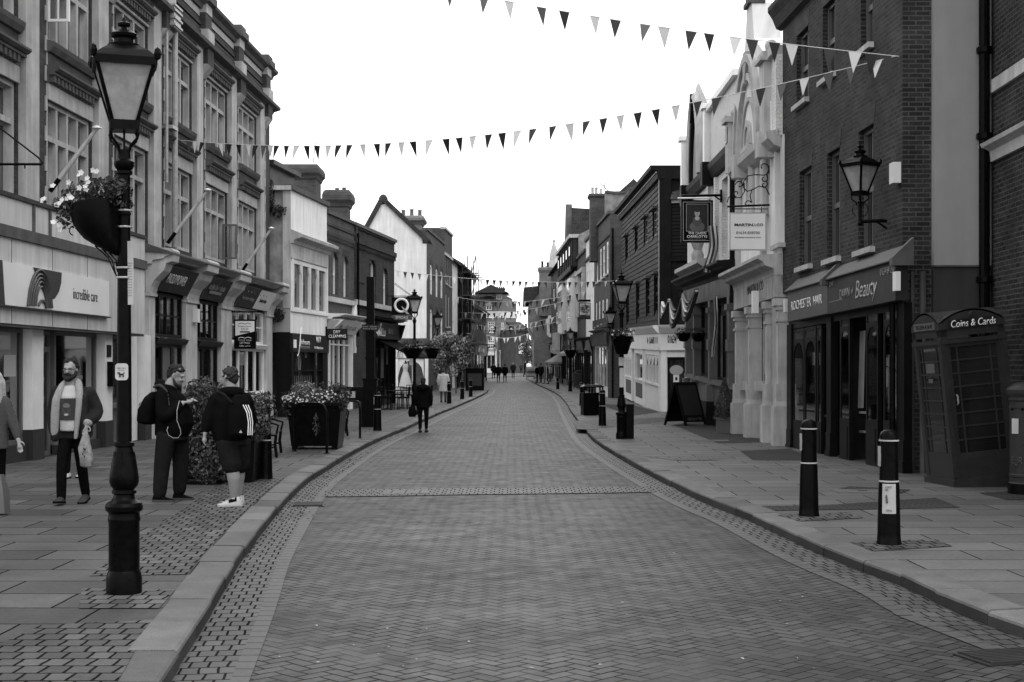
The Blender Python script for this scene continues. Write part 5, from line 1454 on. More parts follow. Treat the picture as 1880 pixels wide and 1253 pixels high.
m=g.mb();m.box(.4,g.L,0,.1,zj,zj+.18);g.build(m,'jetty_beam',M['board'])
m=g.mb();m.box(-.07,-.05,-.05,.11,zlo,zhi);m.box(.4,g.L,.02,.06,zh2-.03,zh2+.12);g.build(m,'white_trim',M['stonel'])
m=g.mb();g.prof(m,.4,g.L+.4,[(.25,zh2+.1),(-4.5,zh2+4.0),(-4.5,zh2+.1)]);g.build(m,'roof',M['tile'])
zs0,zs1=zlo-.95,zlo
for q,a0 in((f,.0),(g,-.03)):
 m=q.mb();q.prof(m,a0,q.L if q is g else q.L*.93,[(0,zs1-.32),(.12,zs1-.32),(.3,zs1-.1),(.34,zs1-.02),(0,zs1)]);q.build(m,'shop_cornice',M['white'])
 m=q.mb();q.prof(m,a0,q.L if q is g else q.L*.93,[(-.2,zs0),(.1,zs0),(.1,zs0+.03),(.08,zs1-.32),(-.2,zs1-.32)]);sgn=q.build(m,'shop_fascia',M['white'])
 if q is g:q.text('01634',sgn,M['ink'],q.u(1235),.105,q.z(1235,623),q.u(1243)-q.u(1227),.3,bold=.02)
 else:
  q.marks('N NNNN NN',sgn,M['ink'],q.u(1203),.105,q.z(1203,625),abs(q.u(1193)-q.u(1214)),.26)
m=g.mb();a,b=g.u(1225),g.u(1258)
m.box(0,a,-.2,.06,-.1,zs0);m.box(b,g.L,-.2,.06,-.1,zs0);zt=g.z(1240,656)
m.box(a,b,-.2,.03,zt,zt+.25);m.box(a,b,-.2,.03,zs0-.08,zs0)
g.build(m,'shopfront_posts',M['white'])
m=g.mb();m.box(a,b,-.16,-.06,.12,zt-.002);dr=g.build(m,'shop_door',M['shopblk'])
m=g.mb();m.box(a+.1,b-.1,-.058,-.05,.9,zt-.1);g.build(m,'pane',M['glassd'],dr)
m=g.mb();c=(a+b)/2;m.lathe([(.001,0),(.26,0),(.26,.01),(.001,.012)],(0,0,0),20)
for i,v in enumerate(m.v):m.v[i]=g.loc3(c+.0+v[0],-.045+v[2],g.z(1240,680)+v[1]*.72)
g.build(m,'oval_sign',M['signgrey'],dr)
m=g.mb();m.box(c-.12,c+.1,-.045,-.04,g.z(1240,702),g.z(1240,689));m.box(c-.05,c+.04,-.04,-.036,g.z(1240,698.5),g.z(1240,693),1);g.build(m,'door_notice',[M['signwhite'],M['ink']],dr)
m=g.mb();m.box(a,b,-.12,-.04,zt+.25,zs0-.08);g.build(m,'fanlight',M['glass'])
m=f.mb();gl=f.mb();pn=f.mb()
bays_=[(1211.5,1187,4,True),(1182,1168,1,False),(1161,1150,3,True)]
ps=[f.u(x)for x in(1211.5,1187,1182,1168,1161,1150)]
zst=1.05
for(a,b,n,arch)in((ps[0],ps[1],4,True),(ps[2],ps[3],1,False),(ps[4],ps[5],3,True)):
 m.mark()
 m.box(a-.25,a,-.15,.06,0,zs0);m.box(b,b+.25,-.15,.06,0,zs0);m.box(a,b,-.15,.03,0,zst);m.box(a-.05,b+.05,-.1,.1,zst,zst+.07);m.box(a,b,-.1,.04,zs0-.2,zs0)
 for i in range(1,n):x=a+(b-a)*i/n;m.box(x-.06,x+.06,-.1,.05,zst+.07,zs0-.2)
 if arch:
  for i in range(n):
   x0,x1=a+(b-a)*i/n+.06,a+(b-a)*(i+1)/n-.06
   m.prism([(x0,-.05,zs0-.2),(x1,-.05,zs0-.2),(x1,-.05,zs0-.6),((x0+x1)/2+.1,-.05,zs0-.3),((x0+x1)/2-.1,-.05,zs0-.3),(x0,-.05,zs0-.6)],(0,.05,0))
 gl.mark();gl.box(a,b,-.08,-.06,zst,zs0-.1)
 if n!=4:pn.mark();pn.box(a+.15,b-.15,.031,.04,.3,zst-.12)
f.build(m,'shop_bay',M['white']);f.build(gl,'shop_window',M['glass']);f.build(pn,'vent_grille',M['stoned'])
m=f.mb();m.box(f.L*.6,f.L,-.2,-.1,0,zs0+.3);f.build(m,'back_wall',M['stonel'])
X5=(5.1,74.0);X5b=(4.91,85.0);X6=(4.79,92.0);X7=(4.64,100.9);X8=(4.3,120.8);X9=(4.04,146.5)
def house(name,label,p0,p1,xm,ytop,mat,wins,depth=8,k=0.0,fw=.12,sill=None,cop='stoned',mg='glassl',mf='white',cols=2,rows=2,shopspec=None):
 B=bld(name,label,p0)
 f=Fac(p0,p1,'R',k,B);zt=f.z(xm,ytop)
 hs=[f.rect(*w)for w in wins]
 hole=[]
 if shopspec:hole=[(.5,f.L-.5,-.2,shopspec[0],.6)]
 f.wall(-.2,zt,hs+hole,M[mat],depth=depth)
 for h in hs:f.window(h,cols,rows,rec=.06,fw=fw,mf=mf,mg=mg,sill=sill)
 if cop:m=f.mb();m.box(-.05,f.L+.03,-.4,.12,zt+.003,zt+.16);f.build(m,'coping',M[cop])
 if shopspec:shop(f,.28,f.L-.28,shopspec[0],shopspec[1],shopspec[2],shopspec[3],shopspec[4],shopspec[5],shopspec[6],shopspec[7]if len(shopspec)>7 else 'letter',stall=.6)
 return B,f,zt
w5=[(1117,1113,442,502),(1110.5,1106.5,450,508),(1104.5,1101,455,514),(1098,1095,460,518),(1116,1112,548,592),(1108.5,1105,550,594),(1102,1099,553,597),(1096,1093.5,556,600)]
R5,f,zt=house('tall_brick_house','tall brick house with rows of pale sash windows beyond the weatherboarding',X5,X5b,1118,395,'brickm',w5,k=.012,sill='stonel',mg='blind',fw=.2,shopspec=(2.9,3.6,'stoned','brickd','stonel',5,None))
m=f.mb();m.box(-.0,f.L,0,.06,zt-1.15,zt-1.05);m.box(0,f.L,0,.1,f.z(1118,600)-.0,f.z(1118,600)+.5);f.build(m,'string_course',M['brickd'])
g=Fac((5.12,74.0),(7.2,73.9),'F',0,R5)
m=g.mb();m.box(0,g.L,-3,0,0,g.z(1130,391));g.build(m,'brick_return',M['brickm'])
m=g.mb();m.tube([(.12,.08,0),(.12,.08,9)],.06,6);g.build(m,'downpipe',M['iron'])
m=f.mb();f.prof(m,.0,f.L,[(-1.2,zt),(-4.8,zt+2.6),(-8,zt)]);f.build(m,'roof',M['slate'])
PW=bld('rendered_gable','big weathered rendered party wall rising behind the tall brick house',(at(1112,400,80).x,80))
g=Fac((at(1112,400,80).x,80),(at(1190,400,80).x,80),'F',0,PW)
m=g.mb();pr=[(0,6),(g.L,6),(g.L,g.z(1185,347)),(g.u(1155),g.z(1155,349)),(g.u(1146),g.z(1146,356)),(g.u(1128),g.z(1128,356.5)),(0,g.z(1112,355))]
vs=[(u,0,z)for u,z in pr]+[(u,-1.0,z)for u,z in pr];k=len(pr);m.add(vs,[tuple(range(k))[::-1],tuple(range(k,2*k))]+[(i,(i+1)%k,k+(i+1)%k,k+i)for i in range(k)])
g.build(m,'wall',M['peel'])
m=g.mb();q=pr[2:]
for(a,b)in zip(q,q[1:]):m.hexa([(a[0],.08,a[1]+.002),(b[0],.08,b[1]+.002),(b[0],-1.1,b[1]+.002),(a[0],-1.1,a[1]+.002),(a[0],.08,a[1]+.14),(b[0],.08,b[1]+.14),(b[0],-1.1,b[1]+.14),(a[0],-1.1,a[1]+.14)])
g.build(m,'coping',M['stoned'])
stack('brick stack with three buff pots and an aerial on the right-hand roofs',1084,1111,356,384,82,'brickm',[(1089,342,357),(1096,342,357),(1104.5,345,357)],1.3,.1,pm='potl',potw=6,flat=True)
m=MB();a=at(1111,356,82);b=at(1109,333,82);m.tube([a,b],.03,6);m.tube([at(1102,336,82),at(1118,352,82)],.025,6)
for i in range(5):p=at(1104+i*3,338+i*3,82);m.tube([p+Vector((.15,0,-.12)),p-Vector((.15,0,-.12))],.012,4)
tag(m.build('tv_aerial',M['steel']),'spiky television aerial beside the three buff chimney pots','aerial')
R6,f,zt=house('narrow_white_house','narrow white rendered house with a shaped parapet on the right',X5b,X6,1090,430,'render',[(1088,1086.5,490,502),(1084,1082.5,495,506),(1088,1086.5,540,556),(1084,1082.5,543,558),(1079.5,1078,500,512)],k=.01,shopspec=(2.8,3.4,'board','shopblk','shopblk',3,None),mg='glass')
m=f.mb();m.box(0,f.L,0,.12,zt-1.3,zt-1.15);f.build(m,'string_course',M['stoned'])
R7,f,zt=house('pale_brick_house','brick house with pale window bays between the white house and the jettied house',X6,X7,1075,462,'brickm',[(1073,1066,505,575)],k=.01,mg='glassl',cols=4,rows=3,shopspec=(2.8,3.5,'board','signdark','shopblk',4,None))
m=f.mb();a,b=f.u(1075),f.u(1061);m.box(a,b,0,.25,f.z(1073,500),f.z(1073,492));m.box(a,f.u(1073)-.02,0,.2,f.z(1073,580),f.z(1073,500));m.box(f.u(1066)+.02,b,0,.2,f.z(1073,580),f.z(1073,500));f.build(m,'bay_surround',M['stonel'])
R8=bld('jettied_house','old timbered house with a jettied attic and two tall white window bays',X7)
f=Fac(X7,X8,'R',.012,R8);zt=f.z(1060,437)
zj=f.z(1060,490)
f.wall(-.2,zj,[(.5,f.L-.5,-.2,3.0,.6)],M['brickl'],depth=8)
m=f.mb();m.box(0,f.L,-8,.35,zj,zt);f.build(m,'jettied_storey',M['brickd'])
m=f.mb()
for i in range(9):u=f.L*i/8.0;m.box(u-.1,u+.14,.35,.42,zj+.1,zt-.1)
m.box(0,f.L,.352,.5,zj-.25,zj+.1);f.build(m,'timber_frame',M['board'])
m=f.mb()
for i in range(5):u=f.L*(i+.5)/5-.5;m.mark();m.box(u,u+1.2,.36,.46,zj+.9,zt-.5)
f.build(m,'attic_window',M['glassl'])
m=f.mb();m.box(-.1,f.L+.1,-.3,.6,zt,zt+.25);f.build(m,'eaves',M['stonel'])
m=f.mb()
zb0,zb1=f.z(1058,610),f.z(1058,512)
for(a,b)in((f.u(1060),f.u(1054)),(f.u(1044),f.u(1036))):
 m.mark();m.box(a,b,0,.55,zb0,zb1)
f.build(m,'window_bay',M['white'])
m=f.mb()
for(a,b)in((f.u(1060),f.u(1054)),(f.u(1044),f.u(1036))):
 for i in range(3):x=a+(b-a)*(i+.1)/3;m.mark();m.box(x,x+(b-a)*.24,.551,.56,zb0+.8,zb1-.4)
f.build(m,'pane',M['glassl'])
m=f.mb();m.box(-.1,f.L,0,.2,f.z(1058,508),f.z(1058,500));f.build(m,'bay_cornice',M['stonel'])
m=f.mb();f.prof(m,.0,f.L,[(.4,zt+.25),(-4,zt+4.2),(-8,zt+.25)]);f.build(m,'roof',M['slate'])
g=Fac((4.7,100.6),(7.5,100.4),'F',0,R8)
m=g.mb();pr=[(0,4),(g.L,4),(g.L,g.z(1110,392)),(0,g.z(1058,432))];vs=[(u,0,z)for u,z in pr]+[(u,-.5,z)for u,z in pr];m.add(vs,[(0,1,2,3),(4,5,6,7),(0,1,5,4),(1,2,6,5),(2,3,7,6),(3,0,4,7)]);g.build(m,'gable_side',M['peel'])
m=g.mb();pr=[(g.u(1049),g.z(1049,440)),(g.u(1112),g.z(1112,393)),(g.u(1112),g.z(1112,384)),(g.u(1049),g.z(1049,380))];vs=[(u,-.6,z)for u,z in pr]+[(u,-7,z)for u,z in pr];m.add(vs,[(0,1,2,3),(4,5,6,7),(0,1,5,4),(1,2,6,5),(2,3,7,6),(3,0,4,7)]);g.build(m,'side_roof',M['slate'])
m=f.mb();u=f.u(1051);za=f.z(1051,376);m.prism([(u-1.7,.5,zt+.25),(u+1.7,.5,zt+.25),(u+.25,.5,za),(u-.25,.5,za)],(0,-.45,0));f.build(m,'front_gable',M['stoned'])
shop(f,.3,f.L-.3,3.0,4.3,'board','signdark','shopblk',7,'nn nn','letterg',tw=.5,stall=.5)
m=f.mb();m.box(f.L*.72,f.L-.4,.5,.9,3.0,4.4);f.build(m,'pale_fascia',M['stonel'])
R9,f,zt=house('old_brick_house','dark brick house beyond the jettied house with small windows',X8,X9,1033,478,'brickd',[(1031,1027,520,545),(1024,1021,524,548),(1018,1015.5,530,552),(1031,1027,570,592),(1024,1021,573,594)],k=.01,shopspec=(3.0,3.8,'board','charcoal','shopblk',6,None),mg='glass')
m=f.mb();f.prof(m,0,f.L,[(.4,zt),(-4,zt+3.2),(-8,zt)]);f.build(m,'roof',M['tile'])
sp=at(1018,470,190)
t=thing('church_spire','slender pale stone spire rising behind the far right roofs','spire',(sp.x,192,0))
m=MB();m.box(-1.3,1.3,-1.3,1.3,6,at(1018,488,190).z);m.build('tower',M['stonel'],t)
m=MB();z0,z1=at(1018,488,190).z,at(1018,440,190).z;m.lathe([(.75,z0),(.55,(z0+z1)/2),(.08,z1)],(0,0,0),8);m.ball((0,0,z1),.2);m.build('spire',M['stonel'],t)
YE=150.0
E=bld('overhanging_house','old brick house with a big chimney overhanging the street at the bend',(at(1012,600,YE).x,YE))
E.location.z=0
g=Fac((at(974,600,YE).x,YE),(at(1030,600,YE).x,YE),'F',0,E)
zz=lambda y:g.z(990,y)
m=g.mb()
pr=[(g.u(980),-.2),(g.L,-.2),(g.L,zz(500)),(g.u(1000),zz(500)),(g.u(972),zz(558)),(g.u(970),zz(563)),(g.u(971),zz(605)),(g.u(975),zz(613)),(g.u(980),zz(626))]
vs=[(u,0,z)for u,z in pr]+[(u,-9,z)for u,z in pr];k=len(pr);m.add(vs,[tuple(range(k))[::-1],tuple(range(k,2*k))]+[(i,(i+1)%k,k+(i+1)%k,k+i)for i in range(k)])
g.build(m,'wall',M['brickl'])
m=g.mb();pr=[(g.u(961),zz(557)),(g.u(962),zz(528)),(g.u(1001),zz(524)),(g.u(992),zz(534)),(g.u(974),zz(557))]
vs=[(u,.1,z)for u,z in pr]+[(u,-9.5,z)for u,z in pr];k=len(pr);m.add(vs,[tuple(range(k))[::-1],tuple(range(k,2*k))]+[(i,(i+1)%k,k+(i+1)%k,k+i)for i in range(k)])
g.build(m,'roof',M['tile'])
m=g.mb();m.box(g.u(993),g.u(1006),0,.12,zz(561),zz(544));g.build(m,'blocked_window',M['stonel'])
m=g.mb();a,b=g.u(1004),g.u(1019);m.prism([(a,.0,zz(615)),(a,.0,zz(590)),(a+.15,.0,zz(580)),(b-.15,.0,zz(580)),(b,.0,zz(590)),(b,0,zz(615)),(b-.25,0,zz(620)),(a+.25,0,zz(620))],(0,.5*g.s,0)if False else(0,.5,0))
ow=g.build(m,'oriel',M['white']);m=g.mb();m.box(a+.3,b-.3,.5,.56,zz(612),zz(586));g.build(m,'pane',M['glass'],ow)
m=g.mb();m.box(g.u(985),g.u(988),0,.05,zz(606),zz(597));g.build(m,'window',M['glassd'])
stack('tall brick chimney with two dark pots on the overhanging house',990,1013,491,528,149.6,'brickl',[(996,479,491),(1006,481,491)],1.6,.12,pm='ink',potw=5,flat=True)
def lamp_head(t,z0,s,yaw,x=0.0,y=0.0,arms=True,part=None):
 """four-sided lantern; z0 is the foot of its cradle"""
 par=part or t
 c,sn=math.cos(yaw),math.sin(yaw)
 def T(px,py,pz):return(x+(px*c-py*sn)*s,y+(px*sn+py*c)*s,z0+pz*s)
 m=MB(T)
 b,w,h0,h1=.085,.205,.16,.60
 def corner(i,r):return((-1,1,1,-1)[i]*r,(-1,-1,1,1)[i]*r)
 for i in range(4):
  p,q=corner(i,b),corner(i,w)
  d=.014
  m.hexa([(p[0]-d,p[1]-d,h0),(p[0]+d,p[1]-d,h0),(p[0]+d,p[1]+d,h0),(p[0]-d,p[1]+d,h0),(q[0]-d,q[1]-d,h1),(q[0]+d,q[1]-d,h1),(q[0]+d,q[1]+d,h1),(q[0]-d,q[1]+d,h1)])
  m.ball((q[0]*1.1,q[1]*1.1,h1+.05),.028,.028,.05,6,4)
 m.box(-b-.02,b+.02,-b-.02,b+.02,h0-.05,h0+.02)
 W=w+.02
 for(x0,x1,y0,y1)in((-W,W,-W,-W+.03),(-W,W,W-.03,W),(-W,-W+.03,-W+.03,W-.03),(W-.03,W,-W+.03,W-.03)):m.box(x0,x1,y0,y1,h1-.03,h1+.025)
 m.loft([[(-W,-W,h1+.026),(W,-W,h1+.026),(W,W,h1+.026),(-W,W,h1+.026)],[(-.16,-.16,h1+.085),(.16,-.16,h1+.09),(.16,.16,h1+.09),(-.16,.16,h1+.09)],[(-.1,-.1,h1+.13),(.1,-.1,h1+.13),(.1,.1,h1+.13),(-.1,.1,h1+.13)]])
 m.lathe([(.115,h1+.125),(.12,h1+.145),(.075,h1+.16),(.07,h1+.19),(.095,h1+.205),(.1,h1+.225),(.06,h1+.25),(.022,h1+.262),(.022,h1+.278),(.047,h1+.288),(.05,h1+.305),(.02,h1+.322),(.008,h1+.35)],(0,0,0),14)
 fr=m.build('lantern_frame',M['iron'],par)
 if arms:
  m=MB(T)
  for i in range(4):
   p=corner(i,1)
   m.tube([(p[0]*.03,p[1]*.03,-.06),(p[0]*.045,p[1]*.045,.0),(p[0]*.09,p[1]*.09,.05),(p[0]*.1,p[1]*.1,.09),(p[0]*.085,p[1]*.085,.12)],.011,6)
  m.tube([(0,0,-.05),(0,0,.13)],.009,6)
  m.build('cradle',M['iron'],par)
 m=MB(T)
 for i in range(4):
  j=(i+1)%4;p,q,r_,u_=corner(i,b),corner(j,b),corner(j,w),corner(i,w)
  m.quad((p[0],p[1],h0+.01),(q[0],q[1],h0+.01),(r_[0],r_[1],h1-.01),(u_[0],u_[1],h1-.01))
 m.build('lantern_glass',M['lglass'],par,normals=False)
 m=MB(T);m.lathe([(.10,h1-.06),(.14,h1-.045),(.14,h1-.03),(.03,h1-.02)],(0,0,0),12);m.lathe([(.02,h1-.2),(.035,h1-.15),(.03,h1-.06)],(0,0,0),8)
 m.build('gas_mantle',M['stone'],par)
LP=[(.13,0),(.13,.12),(.118,.165),(.112,.175),(.112,.53),(.118,.545),(.118,.56),(.113,.575),(.113,.60),(.135,.62),(.138,.65),(.125,.675),(.095,.69),(.078,.715),(.075,.735),(.09,.745),(.088,.765),(.078,.775),(.098,.80),(.108,.83),(.104,.88),(.085,1.0),(.064,1.07),(.062,1.085),(.074,1.095),(.074,1.12),(.056,1.13)]
def lamp(p,label,H=4.27,yaw=rad(18),shaft=(.056,.045),group='gas lamp posts',base=1.0):
 t=thing('street_lamp',label,'street lamp',p,0,group)
 k=H/4.27
 m=MB();m.lathe([(r*base,z*k)for r,z in LP],(0,0,0),20)
 for i in range(8):
  a=i*math.pi/4
  m.tube([(.10*base*math.cos(a),.10*base*math.sin(a),.85*k),(.083*base*math.cos(a+.1),.083*base*math.sin(a+.1),.96*k),(.07*base*math.cos(a),.07*base*math.sin(a),1.05*k)],.009,5)
 m.build('base_column',M['iron'],t,smooth=30)
 zc=H*.777-.05
 m=MB();m.lathe([(shaft[0]*1.0,1.12*k),(shaft[0]*.95,1.7*k),(shaft[1],2.9*k),(shaft[1],3.10*k),(.062,3.11*k),(.062,3.13*k),(.05,3.135*k),(.062,3.15*k),(.074,3.17*k),(.074,3.20*k),(.05,3.22*k),(.046,zc+.02)],(0,0,0),16)
 m.build('shaft',M['iron'],t,smooth=40)
 lamp_head(t,zc+.05,(H-zc-.05)/.95,yaw)
 return t
pl1=gp(228,1090);lampL=lamp(pl1,'tall black gas style lamp post with cast base standing nearest on the left pavement')
s1=pl1.y/F
m=MB();m.lathe([(.055,0),(.058,.005),(.058,.02)],(0,0,0),12)
def wl(px,py):return Vector(((px-228)*s1,0,CZ-(py-HY)*s1-PAV))
t=tag(MB().build('x',M['iron']),None);bpy.data.objects.remove(t)
c=wl(227.5,683)
t=thing('dog_sign','small pale rounded sign with a dog picture on the nearest lamp post','sign',pl1+c+Vector((0,-.062,0)))
m=MB();R_,r2=.048,.024
pts=[]
for cx,cz,a0 in((R_-r2,.062-r2,0),(-(R_-r2),.062-r2,90),(-(R_-r2),-.062+r2,180),(R_-r2,-.062+r2,270)):
 for i in range(5):a=rad(a0+i*22.5);pts.append((cx+r2*math.cos(a),0,cz+r2*math.sin(a)))
m.prism(pts,(0,.006,0));bd=m.build('plate',M['stonel'],t)
m=MB();q=.0012
for(x0,x1,z0,z1)in((-16,13,-21,-10),(-16,-11,-34,-21),(-8,-4,-34,-21),(6,9,-34,-21),(11,15,-34,-21),(-22,-10,-12,-2),(-26,-20,-10,-5),(12,18,-12,-3)):m.box(x0*q,x1*q,-.003,-.0005,z0*q,z1*q)
m.build('dog_silhouette',M['ink'],bd)
marks('nnnnnn nnnn nn',bd,M['ink'],(0,-.001,.028),(1,0,0),(0,0,1),.062,.009,depth=.001);marks('nn n nnnn',bd,M['ink'],(0,-.001,.012),(1,0,0),(0,0,1),.04,.008,depth=.001)
t=thing('lamp_notice','narrow weathered paper notice strapped to the nearest lamp post','notice',pl1+wl(241,502))
m=MB();m.hexa([(-.028,-.03,-.235),(.03,-.05,-.235),(.03,-.045,-.235),(-.028,-.025,-.235),(-.03,-.03,.235),(.028,-.05,.235),(.028,-.045,.235),(-.03,-.025,.235)]);bd=m.build('sheet',M['stonel'],t)
m=MB()
for i in range(13):m.hexa([(-.02,-.036,.07-i*.02),(.02,-.0502,.07-i*.02),(.02,-.0492,.07-i*.02),(-.02,-.035,.07-i*.02),(-.02,-.036,.073-i*.02),(.02,-.0502,.073-i*.02),(.02,-.0492,.073-i*.02),(-.02,-.035,.073-i*.02)])
m.build('print_lines',M['slatesign'],bd)
m=MB()
for y in(388,418,493,511):m.mark();c=wl(228,y);m.lathe([(.06,-.004),(.062,0),(.062,.006),(.06,.01)],c,14)
[q.build('strap',M['steel'],lampL)for q in m.pieces()]
def spray(m,c,rx,ry,rz,n,size,fill=.55,droop=0.0,mi=0,top_only=False):
 for _ in range(n):
  while True:
   d=Vector((R.uniform(-1,1),R.uniform(-1,1),R.uniform(-1,1)))
   if .05<d.length<=1:break
  d=d.normalized()*(d.length**(1-fill))
  if top_only and d.z<-.1:d.z=-d.z*.5
  k=1+.18*math.sin(d.x*9+c[0]*3)*math.cos(d.y*7+d.z*8)
  p=Vector((c[0]+d.x*rx*k,c[1]+d.y*ry*k,c[2]+d.z*rz*k))
  if droop and d.z<.2:p.z-=droop*R.random()*abs(d.x)
  m.leaf(p,size*R.uniform(.6,1.4),d,mi)
def petals(m,p,s,mi=0):
 n=Vector((R.uniform(-.6,.6),-1,R.uniform(-.1,.8))).normalized();t=n.orthogonal().normalized()
 for i in range(5):
  a=Matrix.Rotation(i*1.2566,3,n)@t;b=n.cross(a)
  q=Vector(p);m.add([q,q+a*s*.6+b*s*.42+n*s*.12,q+a*s*1.05+n*s*.2,q+a*s*.6-b*s*.42+n*s*.12],[(0,1,2,3)],mi)
t=thing('hanging_basket','large black half bowl planter of white petunias fixed to the nearest lamp post','hanging basket',pl1+wl(228,400))
def hb(px,py):v=wl(px,py)-wl(228,400);return(v.x,v.z)
m=MB();rings=[]
rim=[(130,388),(150,376),(180,368),(210,366)]
for k in range(7):
 u=k/6
 bz=388+82*u;bx=[130,132,136,144,157,182,212][k]
 x0,z0=hb(bx,bz);x1=-.02
 n=14;ring=[]
 w=.22*(1-u*u)**.5+.03
 zc=hb(0,374)[1]*(1-u)+hb(0,470)[1]*u
 for i in range(n):
  a=2*math.pi*i/n
  cx,rx=(x0+x1)/2,(x1-x0)/2
  ring.append((cx+rx*math.cos(a),w*math.sin(a),zc-(math.cos(a)<0)*0+(-math.cos(a))*(-.03)*(1-u)))
 rings.append(ring)
m.loft(rings);m.build('bowl',M['black'],t,smooth=60)
m=MB()
for(xa,ya,xb,yb)in((176,452,214,505),(190,458,215,508),(202,465,217,500)):a,b=hb(xa,ya),hb(xb,yb);m.tube([(a[0],-.02,a[1]),((a[0]+b[0])/2+.02,-.02,(a[1]+b[1])/2+.02),(b[0],-.02,b[1])],.006,6)
for y in(372,395):a=hb(215,y);m.tube([(a[0],-.06,a[1]),(a[0]+.12,-.06,a[1])],.008,6)
m.build('bracket',M['iron'],t)
m=MB();a=hb(136,424);m.tube([(a[0]+.035*math.cos(i*.55+.6),-.0,a[1]+.035*math.sin(i*.55+.6))for i in range(8)],.005,5);m.build('hook',M['iron'],t)
m=MB()
for(px,py,rx,rz,n)in((190,352,.17,.10,420),(150,362,.13,.10,330),(215,350,.10,.09,260),(128,390,.09,.12,230),(225,372,.07,.05,80),(118,378,.06,.06,90)):
 a=hb(px,py);spray(m,(a[0],0,a[1]),rx,.2,rz,n,.022,.5)
m.build('foliage',M['leafd'],t,normals=False)
m=MB()
for(px,py)in((165,326),(160,328),(187,320),(192,322),(172,348),(165,352),(171,356),(180,343),(95,374),(99,371),(126,378),(131,374),(120,382),(136,371),(143,366),(147,372),(140,340),(110,349),(122,419),(128,428),(116,413),(118,383),(176,336)):
 a=hb(px+R.uniform(-2,2),py+R.uniform(-2,2));petals(m,(a[0],-.2+R.uniform(-.04,.03),a[1]),.023)
m.build('blossoms',M['petal'],t,normals=False)
def basket(p,r,h,label,flowers=True,group=None,cone=True,leaf='leafd',fl=14):
 """round hanging bowl with plants; p is the rim centre"""
 t=thing('hanging_basket',label,'hanging basket',p,0,group)
 m=MB();m.lathe([(.02,-h),(r*.55,-h*.92),(r*.82,-h*.5),(r,-.02),(r*1.04,0),(r*.9,.0),(r*.8,-.05)]if not cone else[(r*.45,-h),(r*.5,-h*.98),(r,-.01),(r*1.03,0),(r*.9,0),(r*.8,-.05)],(0,0,0),18)
 m.build('bowl',M['black'],t,smooth=50)
 m=MB();spray(m,(0,0,r*.25),r*1.15,r*1.15,r*.5,420,r*.11,.45,.25);m.build('foliage',M[leaf],t,normals=False)
 if flowers:
  m=MB()
  for _ in range(fl):a=R.uniform(0,6.28);q=R.uniform(.3,1.15)*r;petals(m,(q*math.cos(a),q*math.sin(a),r*R.uniform(-.1,.6)),r*.13)
  m.build('blossoms',M['petal'],t,normals=False)
 return t
pR=gp(1141,806);lampR=lamp(pR,'black gas style lamp post with flower basket in front of the weatherboarded building',H=3.92,yaw=rad(8))
m=MB();m.box(-.09,.09,-.07,.09,0,.78);m.box(-.1,.1,-.08,.1,.78,.81)
tag(m.build('cable_pillar',M['iron'],loc=pR+Vector((.20,.05,0))),'squat black metal pillar standing against the right-hand lamp post','cabinet')
basket(pR+Vector((0,-.09,at(0,618,pR.y).z-PAV)),.27,.42,'black tapered flower basket on the right-hand lamp post',True,fl=9)
m=MB();p=pR+Vector((0,-.07,0));z=at(0,672,pR.y).z-PAV;m.box(-.07,.07,-.01,.01,z,z+.2);m.box(-.05,.05,-.012,.012,z-.5,z-.05)
tag(m.build('lamp_sticker',M['stonel'],loc=p),'small pale plates on the shaft of the right-hand lamp post','notice')
pL2=gp(761,762);lampL2=lamp(pL2,'black lamp post with paired flower baskets beside the black restaurant',H=4.42,yaw=rad(10))
for dx,lab in((-.06,'full dark flower basket on the lamp post by the restaurant'),(.62,'smaller dark basket on the right arm of the restaurant lamp post')):
 basket(pL2+Vector((dx,-.1,at(0,640,pL2.y).z-PAV)),.40 if dx<0 else .28,.36,lab,False,leaf='leafd')
m=MB();z=at(0,636,pL2.y).z-PAV;m.tube([(0,0,z),(.62,0,z+.04),(.72,0,z-.05)],.025,6);m.build('basket_arm',M['iron'],lampL2)
pR3=gp(1047,719);lampR3=lamp(pR3,'far black lamp post with a flower basket by the pale awning on the right',H=at(0,601,pR3.y).z-pR3.z,yaw=rad(10))
basket(pR3+Vector((0,-.1,at(0,643,pR3.y).z-pR3.z)),.42,.5,'dark flower basket on the far right lamp post',False)
for(px,py,yt,lab)in((881,694,630,'far lamp post at the end of the left pavement with a basket'),(908,689,632,'farthest lamp post in front of the corner building')):
 p=gp(px,py);lamp(p,lab,H=at(0,yt,p.y).z-p.z,yaw=rad(10),base=1.2)
p=gp(881,694);basket(p+Vector((0,-.1,at(0,653,p.y).z-p.z)),.55,.5,'tiny dark basket on the far left lamp post',False)
def wall_lamp(px,ytop,ybot,Y,dx,label,s=None,yaw=rad(12)):
 a=at(px,ybot,Y);h=at(px,ytop,Y).z-a.z
 t=thing('wall_lantern',label,'wall lamp',a,0,'wall lanterns')
 m=MB()
 m.tube([(0,0,-.35*abs(h)),(0,0,.02)],.03,8);m.ball((0,0,-.36*abs(h)),.045)
 for sx in(-1,1):m.tube([(sx*.13*math.cos(q*.5),0,-.1+.13*math.sin(q*.5)-.02)for q in range(-2,5)],.008,5)
 z=-.33*abs(h)
 m.tube([(0,0,z),(dx*.6,0,z+.02),(dx,0,z)],.03,8);m.tube([(dx,0,z-.3),(dx*.8,0,z-.12),(dx*.5,0,z)],.02,6)
 m.box(dx-.03,dx+.03,-.06,.06,z-.45,z+.15)if dx>0 else m.box(dx-.03,dx+.03,-.06,.06,z-.3,z+.2)
 m.build('bracket',M['iron'],t)
 lamp_head(t,0.0,h/.95,yaw)
 return t
